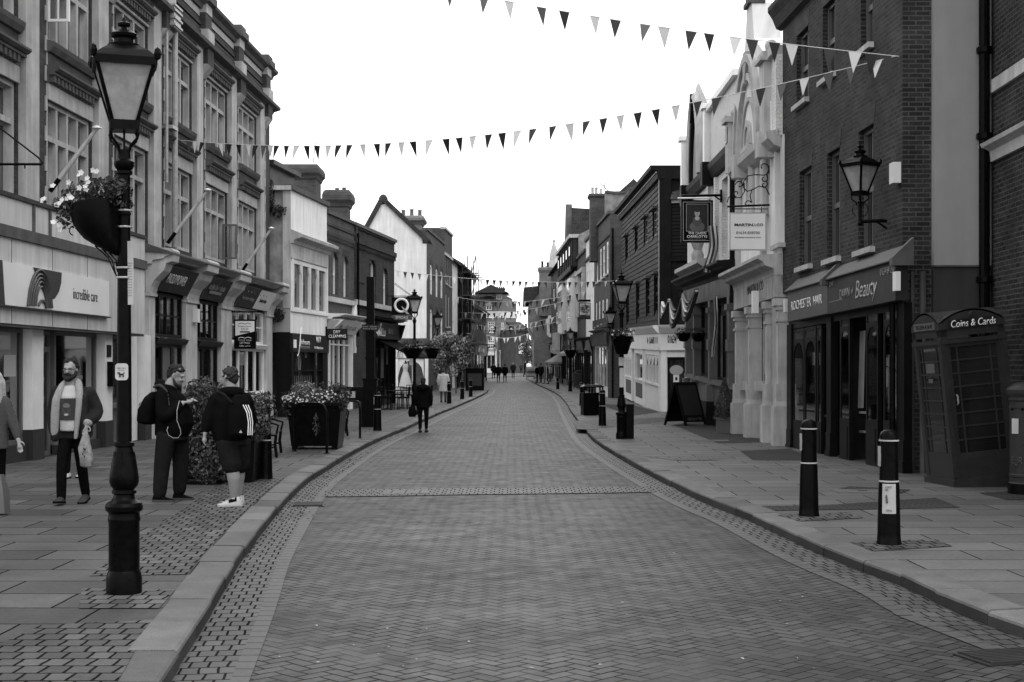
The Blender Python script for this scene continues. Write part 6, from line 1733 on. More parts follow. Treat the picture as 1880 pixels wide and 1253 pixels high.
wall_lamp(1579,264,372,23.4,.56,'lantern on an iron bracket high on the dark brick building',yaw=rad(35))
wall_lamp(1119.5,560,601,70.0,.45,'small lantern on a bracket before the tall brick house',yaw=rad(10))
wall_lamp(803,570,604,92.0,-.6,'lantern on the white gabled house above the flowering tree',yaw=rad(10))
def bollard(p,label,H=1.09,sticker=False,rings=True):
 t=thing('bollard',label,'bollard',p,0,'black iron bollards')
 k=H/1.09
 m=MB();m.lathe([(.118,0),(.118,.02),(.112,.03),(.108,.10),(.097,.55),(.09,.60),(.088,.66),(.080,.98*1)]+[(.092,.985),(.093,.995),(.088,1.0),(.086,1.03),(.07,1.065),(.04,1.085),(.004,1.09)],(0,0,0),20)
 for i,v in enumerate(m.v):m.v[i]=(v[0],v[1],v[2]*k)
 m.build('post',M['iron'],t,smooth=35)
 if rings:
  m=MB();m.mark()
  for z,r in((.60,.0935),(.985,.094)):m.mark();m.lathe([(r-.003,-.008),(r,-.006),(r,.006),(r-.003,.008)],(0,0,z*k),20)
  for q in m.pieces():q.build('white_band',M['stonel'],t,smooth=30)
 m=MB();m.box(-.098,-.075,-.02,.03,.74*k,.86*k);m.box(-.1,-.08,-.015,.025,.86*k,.93*k);m.build('lock_plate',M['stone']if sticker or H>1 else M['iron'],t)
 return t
bl=bollard(gp(1632,1000),'nearest black bollard with a torn paper sticker near the phone box',sticker=True)
m=MB();n=8;zA,zB_=.30,.61
for i in range(n):
 a0,a1=rad(-140+i*9),rad(-140+(i+1)*9)
 def P_(a,z):r=.1135-.02*(z/1.0)+.0;return(r*math.cos(a),r*math.sin(a),z)
 m.quad(P_(a0,zA),P_(a1,zA),P_(a1,zB_-.03),P_(a0,zB_-.03))
st_=m.build('paper_sticker',M['stonel'],bl,normals=False)
text('cted',st_,M['ink'],(-.035,-.108,.555),(1,-.35,0),(0,0,1),.055,.026,depth=.003);text('ne',st_,M['ink'],(-.05,-.104,.525),(1,-.45,0),(0,0,1),.03,.02,depth=.003);text('time',st_,M['ink'],(-.03,-.113,.335),(1,-.3,0),(0,0,1),.055,.026,depth=.003)
m=MB();m.hexa([(-.055,-.1,.40),(-.035,-.105,.40),(-.035,-.103,.40),(-.055,-.098,.40),(-.06,-.099,.47),(-.045,-.104,.48),(-.045,-.102,.48),(-.06,-.097,.47)]);m.build('torn_print',M['slatesign'],st_)
for x,y,H,lab in((1485,948,1.09,'plain black bollard with white bands before the hair shop'),(1106,782,1.03,'black bollard beside the litter bins'),(1068,745,1.0,'black bollard with pale top behind the litter bins'),(1024,715,.9,'small bollard at the kerb near the far right awning'),(487,880,1.06,'black bollard beside the tall shrub planter'),(693,791,1.03,'black bollard with a finial beside the clock pillar'),(824.5,741,1.0,'first bollard in the row along the far left kerb'),(848.5,733,1.0,'second bollard in the row along the far left kerb'),(864,729,1.0,'third bollard in the row along the far left kerb'),(880.5,716,1.0,'last bollard in the row beside the far bin'),(838.5,714,.9,'bollard set back by the terrace wall beyond the flowering tree')):
 b=bollard(gp(x,y),lab,H,rings=y>740 or x>840)
 if x==693:
  m=MB();m.lathe([(.02,1.03),(.03,1.06),(.012,1.1),(.02,1.14),(.004,1.18)],(0,0,0),8);m.build('finial',M['iron'],b)
def phone_box():
 n=gp(1754,895)
 t=thing('phone_box','leaning cast iron phone box signed Coins & Cards beside the brick corner','phone box',n,rad(7))
 t.rotation_euler=(rad(-1.0),rad(-5.6),rad(7))
 W,H=.95,2.44
 m=MB()
 m.box(-.03,W+.03,-.03,W+.03,-.15,.10);m.box(0,W,0,W,.10,.13)
 for x in(0,W-.10):
  for y in(0,W-.10):m.box(x,x+.10,y,y+.10,.13,2.2)
 m.box(.0,W,.0,W,2.1,2.2)
 for x in(-.012,W-.06):
  for y in(-.012,):m.box(x,x+.072,y,y+.03,.13,2.0)
 m.box(-.02,W+.02,-.02,W+.02,2.0,2.06)
 body=m.build('frame',M['red'],t)
 m=MB();N=10
 def arc(i):x=i/N;return W*x,.17*(1-(2*x-1)**2)
 for i in range(N):
  (x0,h0),(x1,h1)=arc(i),arc(i+1)
  m.prism([(x0,-.015,2.2),(x1,-.015,2.2),(x1,-.015,2.27+h1),(x0,-.015,2.27+h0)],(0,W+.03,0))
  m.prism([(-.014,x0,2.2),(-.014,x1,2.2),(-.014,x1,2.268+h1),(-.014,x0,2.268+h0)],(W+.028,0,0))
 rings=[]
 for k in range(5):
  q=k/4;ring=[]
  for j in range(4*N):
   s,i=divmod(j,N);x,h=arc(i)
   p=[(x,0),(W,x),(W-x,W),(0,W-x)][s]
   c=W/2;r=1-q
   ring.append((c+(p[0]-c)*(r*1.03),c+(p[1]-c)*(r*1.03),2.27+h*(1)*(1-q*0)*1.0+(.17-h)*(1-r*r)+.025))
  rings.append(ring)
 m.loft(rings)
 m.build('domed_roof',M['red'],t,smooth=25)
 m=MB();m.box(.12,W-.12,-.022,-.012,2.215,2.33);sp=m.build('sign_panel',M['signdark'],t)
 text('Coins & Cards',sp,M['letter'],(W/2+.02,-.023,2.27),(1,0,.0),(0,0,1),.66,.10,shear=.22,bold=.004)
 m=MB();m.box(-.022,-.012,.12,W-.12,2.215,2.32);sp=m.build('sign_panel',M['greyp'],t)
 text('TELEPHONE',sp,M['ink'],(-.023,W/2,2.268),(0,-1,0),(0,0,1),.6,.06)
 for side in range(2):
  def Q(u,n_,z):return(u,-n_,z)if side==0 else(-n_,W-u,z)
  m=MB(Q)
  a,b,z0,z1=.13,W-.13,.46,1.95
  m.box(.10,a,-.05,-.01,.13,2.0);m.box(b,W-.10,-.05,-.01,.13,2.0);m.box(a,b,-.05,-.01,.13,z0);m.box(a,b,-.05,-.01,z1,2.0)
  for i in range(1,8):z=z0+(z1-z0)*i/8;m.box(a,b,-.045,-.015,z-.012,z+.012)
  for x in(a+.10,b-.10):m.box(x-.012,x+.012,-.046,-.016,z0,z1)
  if side==0:m.box(.105,W-.105,-.012,-.002,.13,.16)
  d=m.build('door' if side==0 else 'glazed_side',M['red'],t)
  m=MB(Q);m.box(a,b,-.034,-.028,z0,z1);m.build('pane',M['glassd'],d)
  if side==0:
   m=MB(Q);m.tube([(.155,-.0,1.28),(.155,.03,1.26),(.155,.03,1.16),(.155,.0,1.14)],.012,6);m.build('handle',M['steel'],d)
  else:
   m=MB(Q);m.box(.3,.6,-.026,-.024,1.6,1.74);m.box(.35,.5,-.026,-.024,1.46,1.52);m.build('sticker',M['stoned'],d)
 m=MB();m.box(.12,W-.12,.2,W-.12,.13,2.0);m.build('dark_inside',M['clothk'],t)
 m=MB();m.lathe([(.03,-.012),(.04,0),(.03,.012)],(0,0,0),8);
 for i,v in enumerate(m.v):m.v[i]=(W/2+v[0],-.02+v[2],2.385+v[1])
 m.build('crown_badge',M['red'],t)
phone_box()
p=gp(1886,907)
t=thing('pillar_box','dark round pillar box at the right edge beside the phone box','post box',p)
m=MB();m.lathe([(.245,0),(.245,.14),(.225,.16),(.225,.22),(.232,.23),(.232,.26),(.225,.27),(.225,1.22),(.24,1.24),(.24,1.28),(.262,1.31),(.27,1.34),(.27,1.38),(.25,1.41),(.15,1.47),(.02,1.49)],(0,0,0),32)
m.build('body',M['red'],t,smooth=30)
m=MB();m.lathe([(.249,-.02),(.249,.142),(.2,.15)],(0,0,0),24);m.build('foot',M['black'],t,smooth=30)
m=MB();a=rad(215)
def PB(u,n_,z,r=.225):q=a+u/r;return((r+n_)*math.cos(q),(r+n_)*math.sin(q),z)
m=MB(PB);m.box(-.10,.10,.0,.02,1.08,1.10);m.box(-.10,.10,.0,.035,1.14,1.17);m.box(-.12,.12,0.001,.006,1.04,1.2);mo=m.build('hood',M['red'],t)
m=MB(PB);m.box(-.09,.09,.007,.009,1.10,1.14);m.build('slot',M['clothk'],mo)
m=MB(PB);m.box(-.075,.03,.004,.012,.80,1.0);m.build('collection_plate',M['stonel'],t)
m=MB(PB);m.lathe([(.012,0),(.014,.004)],(0,0,0),8)if False else m.box(.07,.12,.0,.015,.66,.68);m.build('lock',M['red'],t)
for s_,uu,z in(('E',-.07,.45),('R',.05,.45),('II',-.01,.38)):
 q=a+uu/.225
 text(s_,t,M['slatesign'],((.226)*math.cos(q),.226*math.sin(q),z),(-math.sin(q),math.cos(q),0),(0,0,1),.06 if s_!='II' else .03,.09 if s_!='II' else .05,name='cypher',shear=.2,depth=.005)
def planter(p,w,h,label,rz=0.0,taper=.86,feet=True,mat='black'):
 t=thing('planter',label,'planter',p,rz)
 m=MB();a,b=w/2*taper,w/2;f0=.07 if feet else 0
 m.loft([[(-a,-a,f0),(a,-a,f0),(a,a,f0),(-a,a,f0)],[(-b,-b,h-.06),(b,-b,h-.06),(b,b,h-.06),(-b,b,h-.06)],[(-b-.03,-b-.03,h-.06),(b+.03,-b-.03,h-.06),(b+.03,b+.03,h-.06),(-b-.03,b+.03,h-.06)],[(-b-.03,-b-.03,h),(b+.03,-b-.03,h),(b+.03,b+.03,h),(-b-.03,b+.03,h)],[(-b+.03,-b+.03,h),(b-.03,-b+.03,h),(b-.03,b-.03,h),(-b+.03,b-.03,h)],[(-b+.03,-b+.03,h-.08),(b-.03,-b+.03,h-.08),(b-.03,b-.03,h-.08),(-b+.03,b-.03,h-.08)]])
 m.build('box',M[mat],t)
 if feet:
  for x in(-a+.01,a-.13):
   m=MB();m.box(x,x+.12,-a+.02,a-.02,0,f0-.002);m.build('foot',M[mat],t)
 m=MB();m.box(-b+.03,b-.03,-b+.03,b-.03,h-.12,h-.075);m.build('soil',M['soil'],t)
 return t
def shrub(name,label,p,blobs,size,mats,cat='shrub',flowers=None,stem=True,fs=.03):
 """blobs: (dx, dy, z, rx, ry, rz, leaves, material index)"""
 t=thing(name,label,cat,p)
 ms=[MB()for _ in mats]
 for(x,y,z,rx,ry,rz,n,mi)in blobs:spray(ms[mi],(x,y,z),rx,ry,rz,n,size,.5)
 for q,mt in zip(ms,mats):
  if q.v:q.build('foliage',M[mt],t,normals=False)
 if stem:
  m=MB();zt=max(b[2]for b in blobs);z0=min(b[2]-b[5]for b in blobs)
  for i in range(5):
   b=blobs[i%len(blobs)];m.tube([(R.uniform(-.08,.08),R.uniform(-.08,.08),max(0,z0)),(b[0]*.5,b[1]*.5,(b[2]+z0)/2),(b[0],b[1],b[2])],.014,5,r1=.006)
  m.build('stems',M['bark'],t)
 if flowers:
  m=MB()
  for(x,y,z,rx,ry,rz,n)in flowers:
   for _ in range(n):
    d=Vector((R.gauss(0,1),-abs(R.gauss(0,1)),R.gauss(0,1))).normalized();petals(m,(x+d.x*rx,y+d.y*ry,z+d.z*rz),fs*R.uniform(.7,1.3))
  m.build('blossoms',M['petal'],t,normals=False)
 return t
p1=gp(366,890);planter(p1+Vector((0,.40,0)),.74,.80,'square black planter holding the tall evergreen shrub behind the two standing men')
shrub('evergreen_shrub','tall bushy evergreen shrub trailing down its planter behind the two standing men',p1+Vector((0,.4,0)),[(.02,-.1,1.15,.34,.4,.36,1500,0),(.05,-.25,.8,.45,.4,.42,1500,0),(-.18,-.45,.5,.24,.2,.38,800,1),(.1,-.5,.5,.32,.16,.4,900,1),(-.12,-.15,1.05,.3,.3,.3,700,1),(.15,-.45,.25,.3,.14,.22,500,1)],.034,['leafd','leafm'])
p2=gp(424,889);planter(p2+Vector((0,.45,0)),.66,.95,'square black planter beside the bollard, half hidden by the man in shorts')
shrub('leafy_shrub','loose leafy shrub in the planter beside the man in shorts',p2+Vector((.15,.45,0)),[(.05,-.1,1.02,.38,.34,.28,800,0),(.22,-.3,.84,.18,.18,.24,400,1),(.15,-.1,1.2,.28,.2,.12,160,1),(.3,-.1,1.22,.12,.1,.1,40,0)],.032,['leafd','leafm'])
p3=gp(577,826);pl3=planter(p3+Vector((0,.5,0)),1.1,.95,'big square black planter full of pale flowers between benches',feet=True)
shrub('flower_bed','mound of pale flowers and feathery plants in the big black planter',p3+Vector((0,.5,0)),[(-.1,-.1,1.04,.62,.55,.2,1300,0),(-.3,.1,1.22,.26,.26,.17,450,1),(-.1,-.2,1.1,.45,.4,.18,450,1),(.4,0,1.12,.3,.28,.2,650,0),(-.52,-.45,.85,.16,.16,.24,220,0),(.5,-.45,.95,.2,.16,.18,220,0),(.2,.1,1.3,.3,.2,.1,60,0)],.03,['leafd','leafl'],'flowers',[(-.15,-.15,1.02,.55,.55,.16,100),(.1,-.1,1.1,.42,.48,.12,40)],fs=.02)
m=MB();m.tube([(.05,-.57,.75),(.03,-.57,.55),(.06,-.57,.4),(.04,-.57,.28)],.012,5);spray(m,(.05,-.57,.5),.07,.02,.22,60,.03);m.build('trailing_plant',M['leafm'],pl3,normals=False)
def hoop(pa,pb,h,label,r=.028):
 v=pb-pa;t=thing('cycle_stand',label,'cycle stand',pa,0,'tubular cycle stands');L=v.length;u=v/L
 pts=[Vector((0,0,0)),Vector((0,0,h-.22))]+[u*(.22-.22*math.cos(a))+Vector((0,0,h-.22+.22*math.sin(a)))for a in(rad(30),rad(60),rad(90))]
 pts+=[v-u*(.22-.22*math.cos(a))+Vector((0,0,h-.22+.22*math.sin(a)))for a in(rad(90),rad(60),rad(30))]+[v+Vector((0,0,h-.22)),v]
 m=MB();m.tube(pts,r,8);m.build('hoop',M['iron'],t,smooth=60)
 for q in(Vector(),v):m=MB();m.lathe([(.06,0),(.06,.01),(.03,.015)],q,10);m.build('foot_plate',M['iron'],t)
hoop(gp(541,829),gp(600,833),.96,'black tubular cycle stand in front of the big flower planter')
hoop(gp(616,797),gp(661,805),.86,'black tubular cycle stand beside the second bench')
def bench(p,rz,label):
 t=thing('bench',label,'bench',p,rz,'iron and wood benches')
 for x in(-.75,.75):
  m=MB();m.tube([(x,-.25,0),(x,-.22,.25),(x,-.24,.42)],.028,6);m.tube([(x,.25,0),(x,.18,.3),(x,.16,.42),(x,.26,.85)],.028,6);m.tube([(x,-.26,.42),(x,.17,.41)],.024,6);m.tube([(x,-.24,.42),(x,-.28,.60),(x,-.1,.66),(x,.2,.64)],.022,6);m.tube([(x,-.2,.2),(x,0,.12),(x,.2,.2)],.016,6)
  m.build('bench_end',M['iron'],t)
 m=MB()
 for i in range(5):y=-.24+i*.095;m.box(-.8,.8,y,y+.08,.425,.455)
 m.build('seat',M['bark'],t)
 m=MB()
 for i in range(4):z=.52+i*.09;m.box(-.8,.8,.185+i*.02,.21+i*.02,z,z+.075)
 m.build('backrest',M['bark'],t)
bench(gp(512,838)+Vector((-.3,.3,0)),rad(96),'bench with iron arms behind the black bollard on the left')
bench(gp(640,800)+Vector((-.35,.5,0)),rad(98),'bench beyond the flower planter facing the road')
m=MB();p=gp(641,786)+Vector((0,.6,0));m.box(-.45,.35,-.15,.2,.72,1.12);m.box(-.42,-.38,-.1,.1,0,.72);m.box(.28,.32,-.1,.1,0,.72);m.box(-.28,.12,-.153,-.15,.82,1.0,1)
tag(m.build('information_box',[M['black'],M['signgrey']],loc=p),'low black box with a pale label behind the second bench','box')
p=gp(680.5,784)
t=thing('street_pillar','square black cabinet with a tall square post in front of the dark restaurant','pillar',p)
m=MB();m.box(-.19,.19,-.19,.19,0,1.30);m.box(-.215,.215,-.215,.215,1.30,1.36);m.box(-.2,.2,-.2,.2,0,.05);m.build('cabinet',M['iron'],t)
m=MB();m.box(-.12,.12,-.12,.12,1.36,2.75);m.box(-.14,.14,-.14,.14,1.9,1.95);m.box(-.105,.105,-.105,.105,2.75,4.2);m.build('post',M['iron'],t)
m=MB();z=at(0,602,p.y).z-PAV;m.box(-.23,.24,-.17,-.15,z-.08,z+.08);n_=m.build('name_plate',M['signdark'],t);marks('nnnnn nnnnnn',n_,M['signgrey'],(0,-.172,z+.03),(1,0,0),(0,0,1),.4,.04);marks('nnnnnn nnnnn',n_,M['signgrey'],(0,-.172,z-.03),(1,0,0),(0,0,1),.4,.04)
p=gp(757,748);t=thing('notice_post','white pole with a paper notice beside the restaurant lamp post','notice',p)
m=MB();m.tube([(0,0,0),(0,0,at(0,650,p.y).z-PAV)],.03,8);m.build('pole',M['stonel'],t)
z=at(0,659,p.y).z-PAV;m=MB();m.box(-.12,.14,-.05,-.035,z-.27,z+.27);b_=m.build('sheet',M['stonel'],t);m=MB()
for i in range(9):m.box(-.09,.11,-.053,-.05,z+.18-i*.045,z+.195-i*.045)
m.build('print_lines',M['slatesign'],b_)
for k,(x,y,lab)in enumerate(((1080,763,'nearer black litter bin of the pair by the bollard'),(1094,762,'right-hand black litter bin of the pair by the bollard'))):
 p=gp(x,y);t=thing('litter_bin',lab,'bin',p,rad(10),'black litter bins');m=MB();w=.22
 m.box(-w,w,-w,w,0,.78);m.box(-w-.02,w+.02,-w-.02,w+.02,.74,.78)if False else None
 m.box(-w-.015,w+.015,-w-.015,w+.015,.25,.27);m.box(-w-.015,w+.015,-w-.015,w+.015,.6,.62);m.build('body',M['iron'],t)
 m=MB();m.loft([[(-w-.02,-w-.02,.96),(w+.02,-w-.02,.96),(w+.02,w+.02,.96),(-w-.02,w+.02,.96)],[(-w-.02,-w-.02,1.0),(w+.02,-w-.02,1.0),(w+.02,w+.02,1.0),(-w-.02,w+.02,1.0)],[(-w+.08,-w+.08,1.06),(w-.08,-w+.08,1.06),(w-.08,w-.08,1.06),(-w+.08,w-.08,1.06)]])
 for x_ in(-w,w-.05):
  for y_ in(-w,w-.05):m.box(x_,x_+.05,y_,y_+.05,.78,.958)
 m.build('hood',M['black'],t)
p=gp(872,717);t=thing('litter_bin','large dark bin at the end of the left bollard row','bin',p);m=MB();m.box(-.6,.6,-.5,.5,0,1.35);m.box(-.66,.66,-.56,.56,1.35,1.45);m.build('body',M['iron'],t)
m=MB();m.box(-.45,.45,-.52,-.505,.3,1.1);m.build('panel',M['charcoal'],t)
p=gp(1258,781)
t=thing('a_board','empty black framed chalk A-board standing outside the corner shop','a-board',p,rad(42))
for s_,nm in((-1,'front_panel'),(1,'back_panel')):
 def Q(x,n_,z,s_=s_):return(x,s_*(.40*(1.24-z)/1.24+n_),z)
 m=MB(Q)
 for(x0,x1,z0,z1)in((-.46,-.39,.0,1.24),(.39,.46,.0,1.24),(-.39,.39,1.15,1.24),(-.39,.39,.10,.30)):m.box(x0,x1,-.02,.02,z0,z1)
 fr=m.build(nm,M['board'],t)
 m=MB(Q);m.box(-.39,.39,-.012,.012,.30,1.15);m.build('chalk_face',M['charcoal']if s_<0 else M['black'],fr)
 if s_<0:
  marks('nNnnnnNnnn',fr,M['slatesign'],Q(0,.022,.2),(1,0,0),(0,.3,1),.6,.1)
p=gp(1331,796);planter(p+Vector((0,.1,0)),.38,.40,'square grey tub with the clipped cone topiary beside the stone columns',taper=.97,feet=False,mat='greyp')
t=thing('topiary','clipped cone shaped topiary in the square grey tub','topiary',p+Vector((0,.1,.38)))
m=MB()
for _ in range(3200):
 z=R.random()**1.3;r=.26*(1-z)**.75+.02;a=R.uniform(0,6.283);q=r*R.uniform(.75,1.06)
 m.leaf((q*math.cos(a),q*math.sin(a),z*.98),.018,(math.cos(a),math.sin(a),.5))
for _ in range(500):a=R.uniform(0,6.283);q=.14*R.random()**.5;m.leaf((.3+q*math.cos(a),q*math.sin(a),.1+R.uniform(-.1,.18)),.018)
m.build('foliage',M['leafd'],t,normals=False)
m=MB();m.tube([(0,0,-.05),(0,0,.8)],.025,6,r1=.008);m.build('stem',M['bark'],t)
for px,py,Y,lab in((1255,612,44.0,'ribbed hanging bowl before the white corner shop'),(1282,612,42.5,'ribbed hanging bowl before the dark pub window')):
 basket(at(px,py,Y),.23,.27,lab,False,'bowls hanging from the pub',cone=False,leaf='leafm')
def board(name,label,x0,x1,y0,y1,Y,mat,rz=0.0,th=.06):
 a,b=at(x0,y1,Y),at(x1,y0,Y)
 t=thing(name,label,'sign',((a.x+b.x)/2,Y,(a.z+b.z)/2),rz);w,h=b.x-a.x,b.z-a.z
 m=MB();m.box(-w/2,w/2,-th/2,th/2,-h/2,h/2);bd=m.build('board',M[mat],t)
 return t,bd,w,h
def T_(bd,s,mat,x,z,w,h,th=.06,**k):text(s,bd,M[mat],(x,-th/2-.001,z),(1,0,0),(0,0,1),w,h,depth=.006,**k)
t,bd,w,h=board('pub_sign','black pub sign THE QUEEN CHARLOTTE with a painted portrait, hanging from the white pub',1250,1309,368,446,39.0,'black',rad(3))
def edge(bd,w,h,ins,th,mat,y=-.031,nm='border'):
 m=MB();a,b=w/2-ins,h/2-ins
 m.box(-a,a,y-.004,y,b-th,b);m.box(-a,a,y-.004,y,-b,-b+th);m.box(-a,-a+th,y-.004,y,-b+th,b-th);m.box(a-th,a,y-.004,y,-b+th,b-th)
 return m.build(nm,M[mat],bd)
edge(bd,w,h,.05,.014,'signgrey')
m=MB();m.box(-w*.32,w*.32,-.033,-.03,-h*.22,h*.39);pic=m.build('portrait_ground',M['ink'],bd)
m=MB();a,b0_,b1_=w*.33,-h*.23,h*.40
for(x0,x1,z0,z1)in((-a,a,b1_,b1_+.012),(-a,a,b0_-.012,b0_),(-a-.012,-a,b0_-.012,b1_+.012),(a,a+.012,b0_-.012,b1_+.012)):m.box(x0,x1,-.035,-.031,z0,z1)
m.build('portrait_frame',M['signgrey'],bd)
m=MB();m.lathe([(.0,0),(1,0),(1,.004),(0,.006)],(0,0,0),14)
def blob(par,x,z,rx,rz,mat,y=-.034,nm='portrait_figure'):
 q=MB();q.lathe([(.001,0),(1,0),(.95,.004),(.001,.005)],(0,0,0),16)
 q.v=[(x+v[0]*rx,y-v[2],z+v[1]*rz)for v in q.v];return q.build(nm,M[mat],par)
blob(pic,0,-h*.13,w*.24,h*.13,'greyp');blob(pic,0,h*.0,w*.14,h*.13,'slatesign',-.036);blob(pic,0,h*.19,w*.085,h*.08,'stone',-.038);blob(pic,0,h*.27,w*.10,h*.06,'charcoal',-.04);blob(pic,0,h*.07,w*.07,h*.05,'stonel',-.041);blob(pic,w*.2,h*.2,w*.08,h*.16,'charcoal',-.0335)
T_(bd,'THE QUEEN','letter',0,-h*.285,w*.56,h*.065,bold=.015);T_(bd,'CHARLOTTE','letter',0,-h*.36,w*.64,h*.065,bold=.015);T_(bd,'A Craft Union Pub House','signgrey',0,-h*.42,w*.56,h*.022)
m=MB();m.tube([(-w*.5,0,h*.60),(w*.75,0,h*.62)],.035,8);m.box(w*.72,w*.78,-.05,.05,h*.45,h*.75);m.tube([(w*.75,0,h*.5),(w*.55,0,h*.6)],.02,6);
for x in(-.4,.4):m.tube([(w*x,0,h*.5),(w*x,0,h*.6)],.012,6)
m.build('bracket',M['iron'],t);m=MB();m.tube([(-w*.62,-.1,h*.535),(w*.40,-.1,h*.545)],.022,8);m.build('strip_light',M['letter'],t)
t,bd,w,h=board('agency_sign','square white sign MARTIN & CO with a phone number below iron scrolls',1338,1406,391,460,31.7,'signwhite',rad(2),.12)
edge(bd,w,h,.0,.022,'steel',-.061)
def T2(*a,**k):T_(bd,*a,th=.12,**k)
T2('MARTIN','ink',-w*.115,h*.17,w*.50,h*.075,bold=.035);T2('&','signgrey',w*.185,h*.17,w*.07,h*.075,bold=.03);T2('CO','ink',w*.325,h*.17,w*.18,h*.075,bold=.035);T2('01634 838700','ink',0,-h*.04,w*.64,h*.075,bold=.005);T2('medway.martinco.com','ink',0,-h*.165,w*.70,h*.055)
m=MB()
def S_(px,py):v=at(px,py,31.7)-t.location;return(v.x,0,v.z)
m.tube([S_(1335,380),S_(1424,376)],.022,8);m.tube([S_(1342,384),S_(1410,384)],.012,6);m.tube([S_(1416,420),S_(1414,330),S_(1413,266)],.014,6);m.tube([S_(1421,366),S_(1424,376),S_(1421,388)],.014,6)
for x in(1345,1398):m.tube([S_(x,391),S_(x,380)],.01,6)
def spiral(pts,r=.013):m.tube([S_(*q)for q in pts],r,6)
def curl(cx,cy,r,a0,turns,r1=.25,n=16):return[(cx+(r+(r*r1-r)*i/n)*math.cos(rad(a0)+turns*6.283*i/n),cy+(r+(r*r1-r)*i/n)*math.sin(rad(a0)+turns*6.283*i/n))for i in range(n+1)]
spiral(curl(1402,308,12,60,-.75));spiral([(1413,308),(1412,318),(1403,322),(1385,321),(1372,324),(1365,334),(1364,344),(1372,352),(1383,348),(1394,342),(1406,345),(1413,358)]);spiral(curl(1358,340,8,180,.9));spiral([(1366,336),(1367,352),(1360,363),(1350,364),(1345,358)]);spiral(curl(1352,356,6,90,.9));spiral(curl(1403,328,8,-60,.9));spiral(curl(1403,339,7,-60,.9));spiral([(1380,350),(1377,360),(1380,372)]);spiral(curl(1373,375,7,-20,-.9));spiral([(1345,366),(1338,362),(1335,372)])
m.build('scroll_bracket',M['iron'],t)
t,bd,w,h=board('shop_sign','black hanging sign with a big white letter Q and a SMOKE strip beneath',719,757,546,579,62.0,'black')
m=MB();m.tube([(-.02*w+.28*math.cos(i*math.pi/12),-.04,.03+.28*math.sin(i*math.pi/12))for i in range(25)],.055,8);m.build('letter_q',M['letter'],bd);m=MB();m.prism([(-.02,-.09,.0),(.12,-.09,-.1),(.34,-.09,-.36),(.2,-.09,-.34),(.06,-.09,-.16)],(0,-.02,0));m.build('leaf_tail',M['signgrey'],bd)
m=MB();m.box(-w/2,w/2,-.03,.03,-h/2-.21,-h/2-.005);sb=m.build('smoke_strip',M['slatesign'],t);T_(sb,'SMOKE','letter',0,-h/2-.11,w*.6,.11)
m=MB();m.tube([(-w*.75,0,h*.56),(w*.55,0,h*.56)],.02,6);m.tube([(w*.45,0,h*.56),(-w*.4,0,h*1.25)],.01,5);m.tube([(w*.5,0,h*.56),(-w*.36,0,h*1.3)],.01,5);m.build('bracket',M['iron'],t)
t,bd,w,h=board('dry_cleaning_sign','dark hanging sign reading DRY CLEANING on the white building',601,638,604,625,52.5,'signdark')
T_(bd,'DRY','letter',-.02,h*.22,w*.34,h*.26,bold=.01);T_(bd,'CLEANING','letter',0,-h*.16,w*.86,h*.28,bold=.01)
m=MB();m.box(-w/2-.06,-w/2-.005,-.05,.05,-h*.7,h*.7);m.build('bracket',M['iron'],t)
t,bd,w,h=board('hanging_sign','pictorial hanging pub sign in an iron frame on the far right houses',1063,1085,556,580,88.0,'stonel')
edge(bd,w,h,0,.05,'iron');m=MB();spray(m,(0,-.05,0),w*.4,.01,h*.4,60,.09);m.build('painted_picture',M['slatesign'],bd,normals=False)
m=MB();m.box(-w*.5,w*.5,-.05,.05,-h*.78,-h*.52);m.build('name_board',M['signdark'],t);m=MB();m.tube([(-w*.6,0,h*.62),(w*.95,0,h*.62)],.05,6);m.tube([(-w*.5,0,h*.68),(w*.5,0,h*.68)],.05,6);m.build('bracket',M['iron'],t)
t,bd,w,h=board('hanging_sign','dark hanging board at the far end of the left terrace',874.5,881,618,628,140.0,'signdark')
t,bd,w,h=board('hanging_sign','small pale hanging board above the flowering tree',852,862,624,633,118.0,'stonel')
def cafe_chair(p,rz,label):
 t=thing('cafe_chair',label,'chair',p,rz,'dark chairs outside the restaurant')
 for x in(-.2,.2):
  for y in(-.2,.2):
   m=MB();m.tube([(x,y,0),(x*.9,y*.9,.45)],.016,6);m.build('leg',M['iron'],t)
 m=MB();m.box(-.22,.22,-.22,.22,.44,.48);m.build('seat',M['clothk'],t)
 m=MB()
 for x in(-.2,-.07,.07,.2):m.tube([(x,.2,.46),(x,.26,.88)],.013,5)
 m.tube([(-.21,.26,.88),(.21,.26,.88)],.018,6);m.build('backrest',M['iron'],t)
def cafe_table(p,label):
 t=thing('cafe_table',label,'table',p,0,'dark tables outside the restaurant')
 m=MB();m.lathe([(.36,.71),(.38,.72),(.38,.745),(.36,.75)],(0,0,0),18);m.build('tabletop',M['black'],t)
 m=MB();m.lathe([(.24,0),(.24,.02),(.03,.06),(.03,.7),(.1,.71)],(0,0,0),12);m.build('pedestal',M['iron'],t)
for k,(x,y)in enumerate(((712,752),(738,750),(757,744))):
 p=gp(x,y);cafe_table(p,['dark round table nearest the square black cabinet','dark round table in the middle outside the restaurant','dark round table nearest the bridal shop'][k])
 for j,(dx,dy,rz)in enumerate(((-.62,.1,90),(.62,-.1,-90),(.0,-.65,180))):
  cafe_chair(p+Vector((dx,dy,0)),rad(rz+R.uniform(-15,15)),['chair left of','chair right of','chair before'][j]+' the '+['table by the cabinet','middle cafe table','table by the bridal shop'][k])
p=gp(762,764);m=MB();m.lathe([(.14,0),(.16,.05),(.13,.1),(.12,.16)],(0,0,0),12);tag(m.build('stone_weight',M['stone'],loc=p+Vector((.28,-.3,0))),'low round stone base near the kerb by the walking woman','stone base')
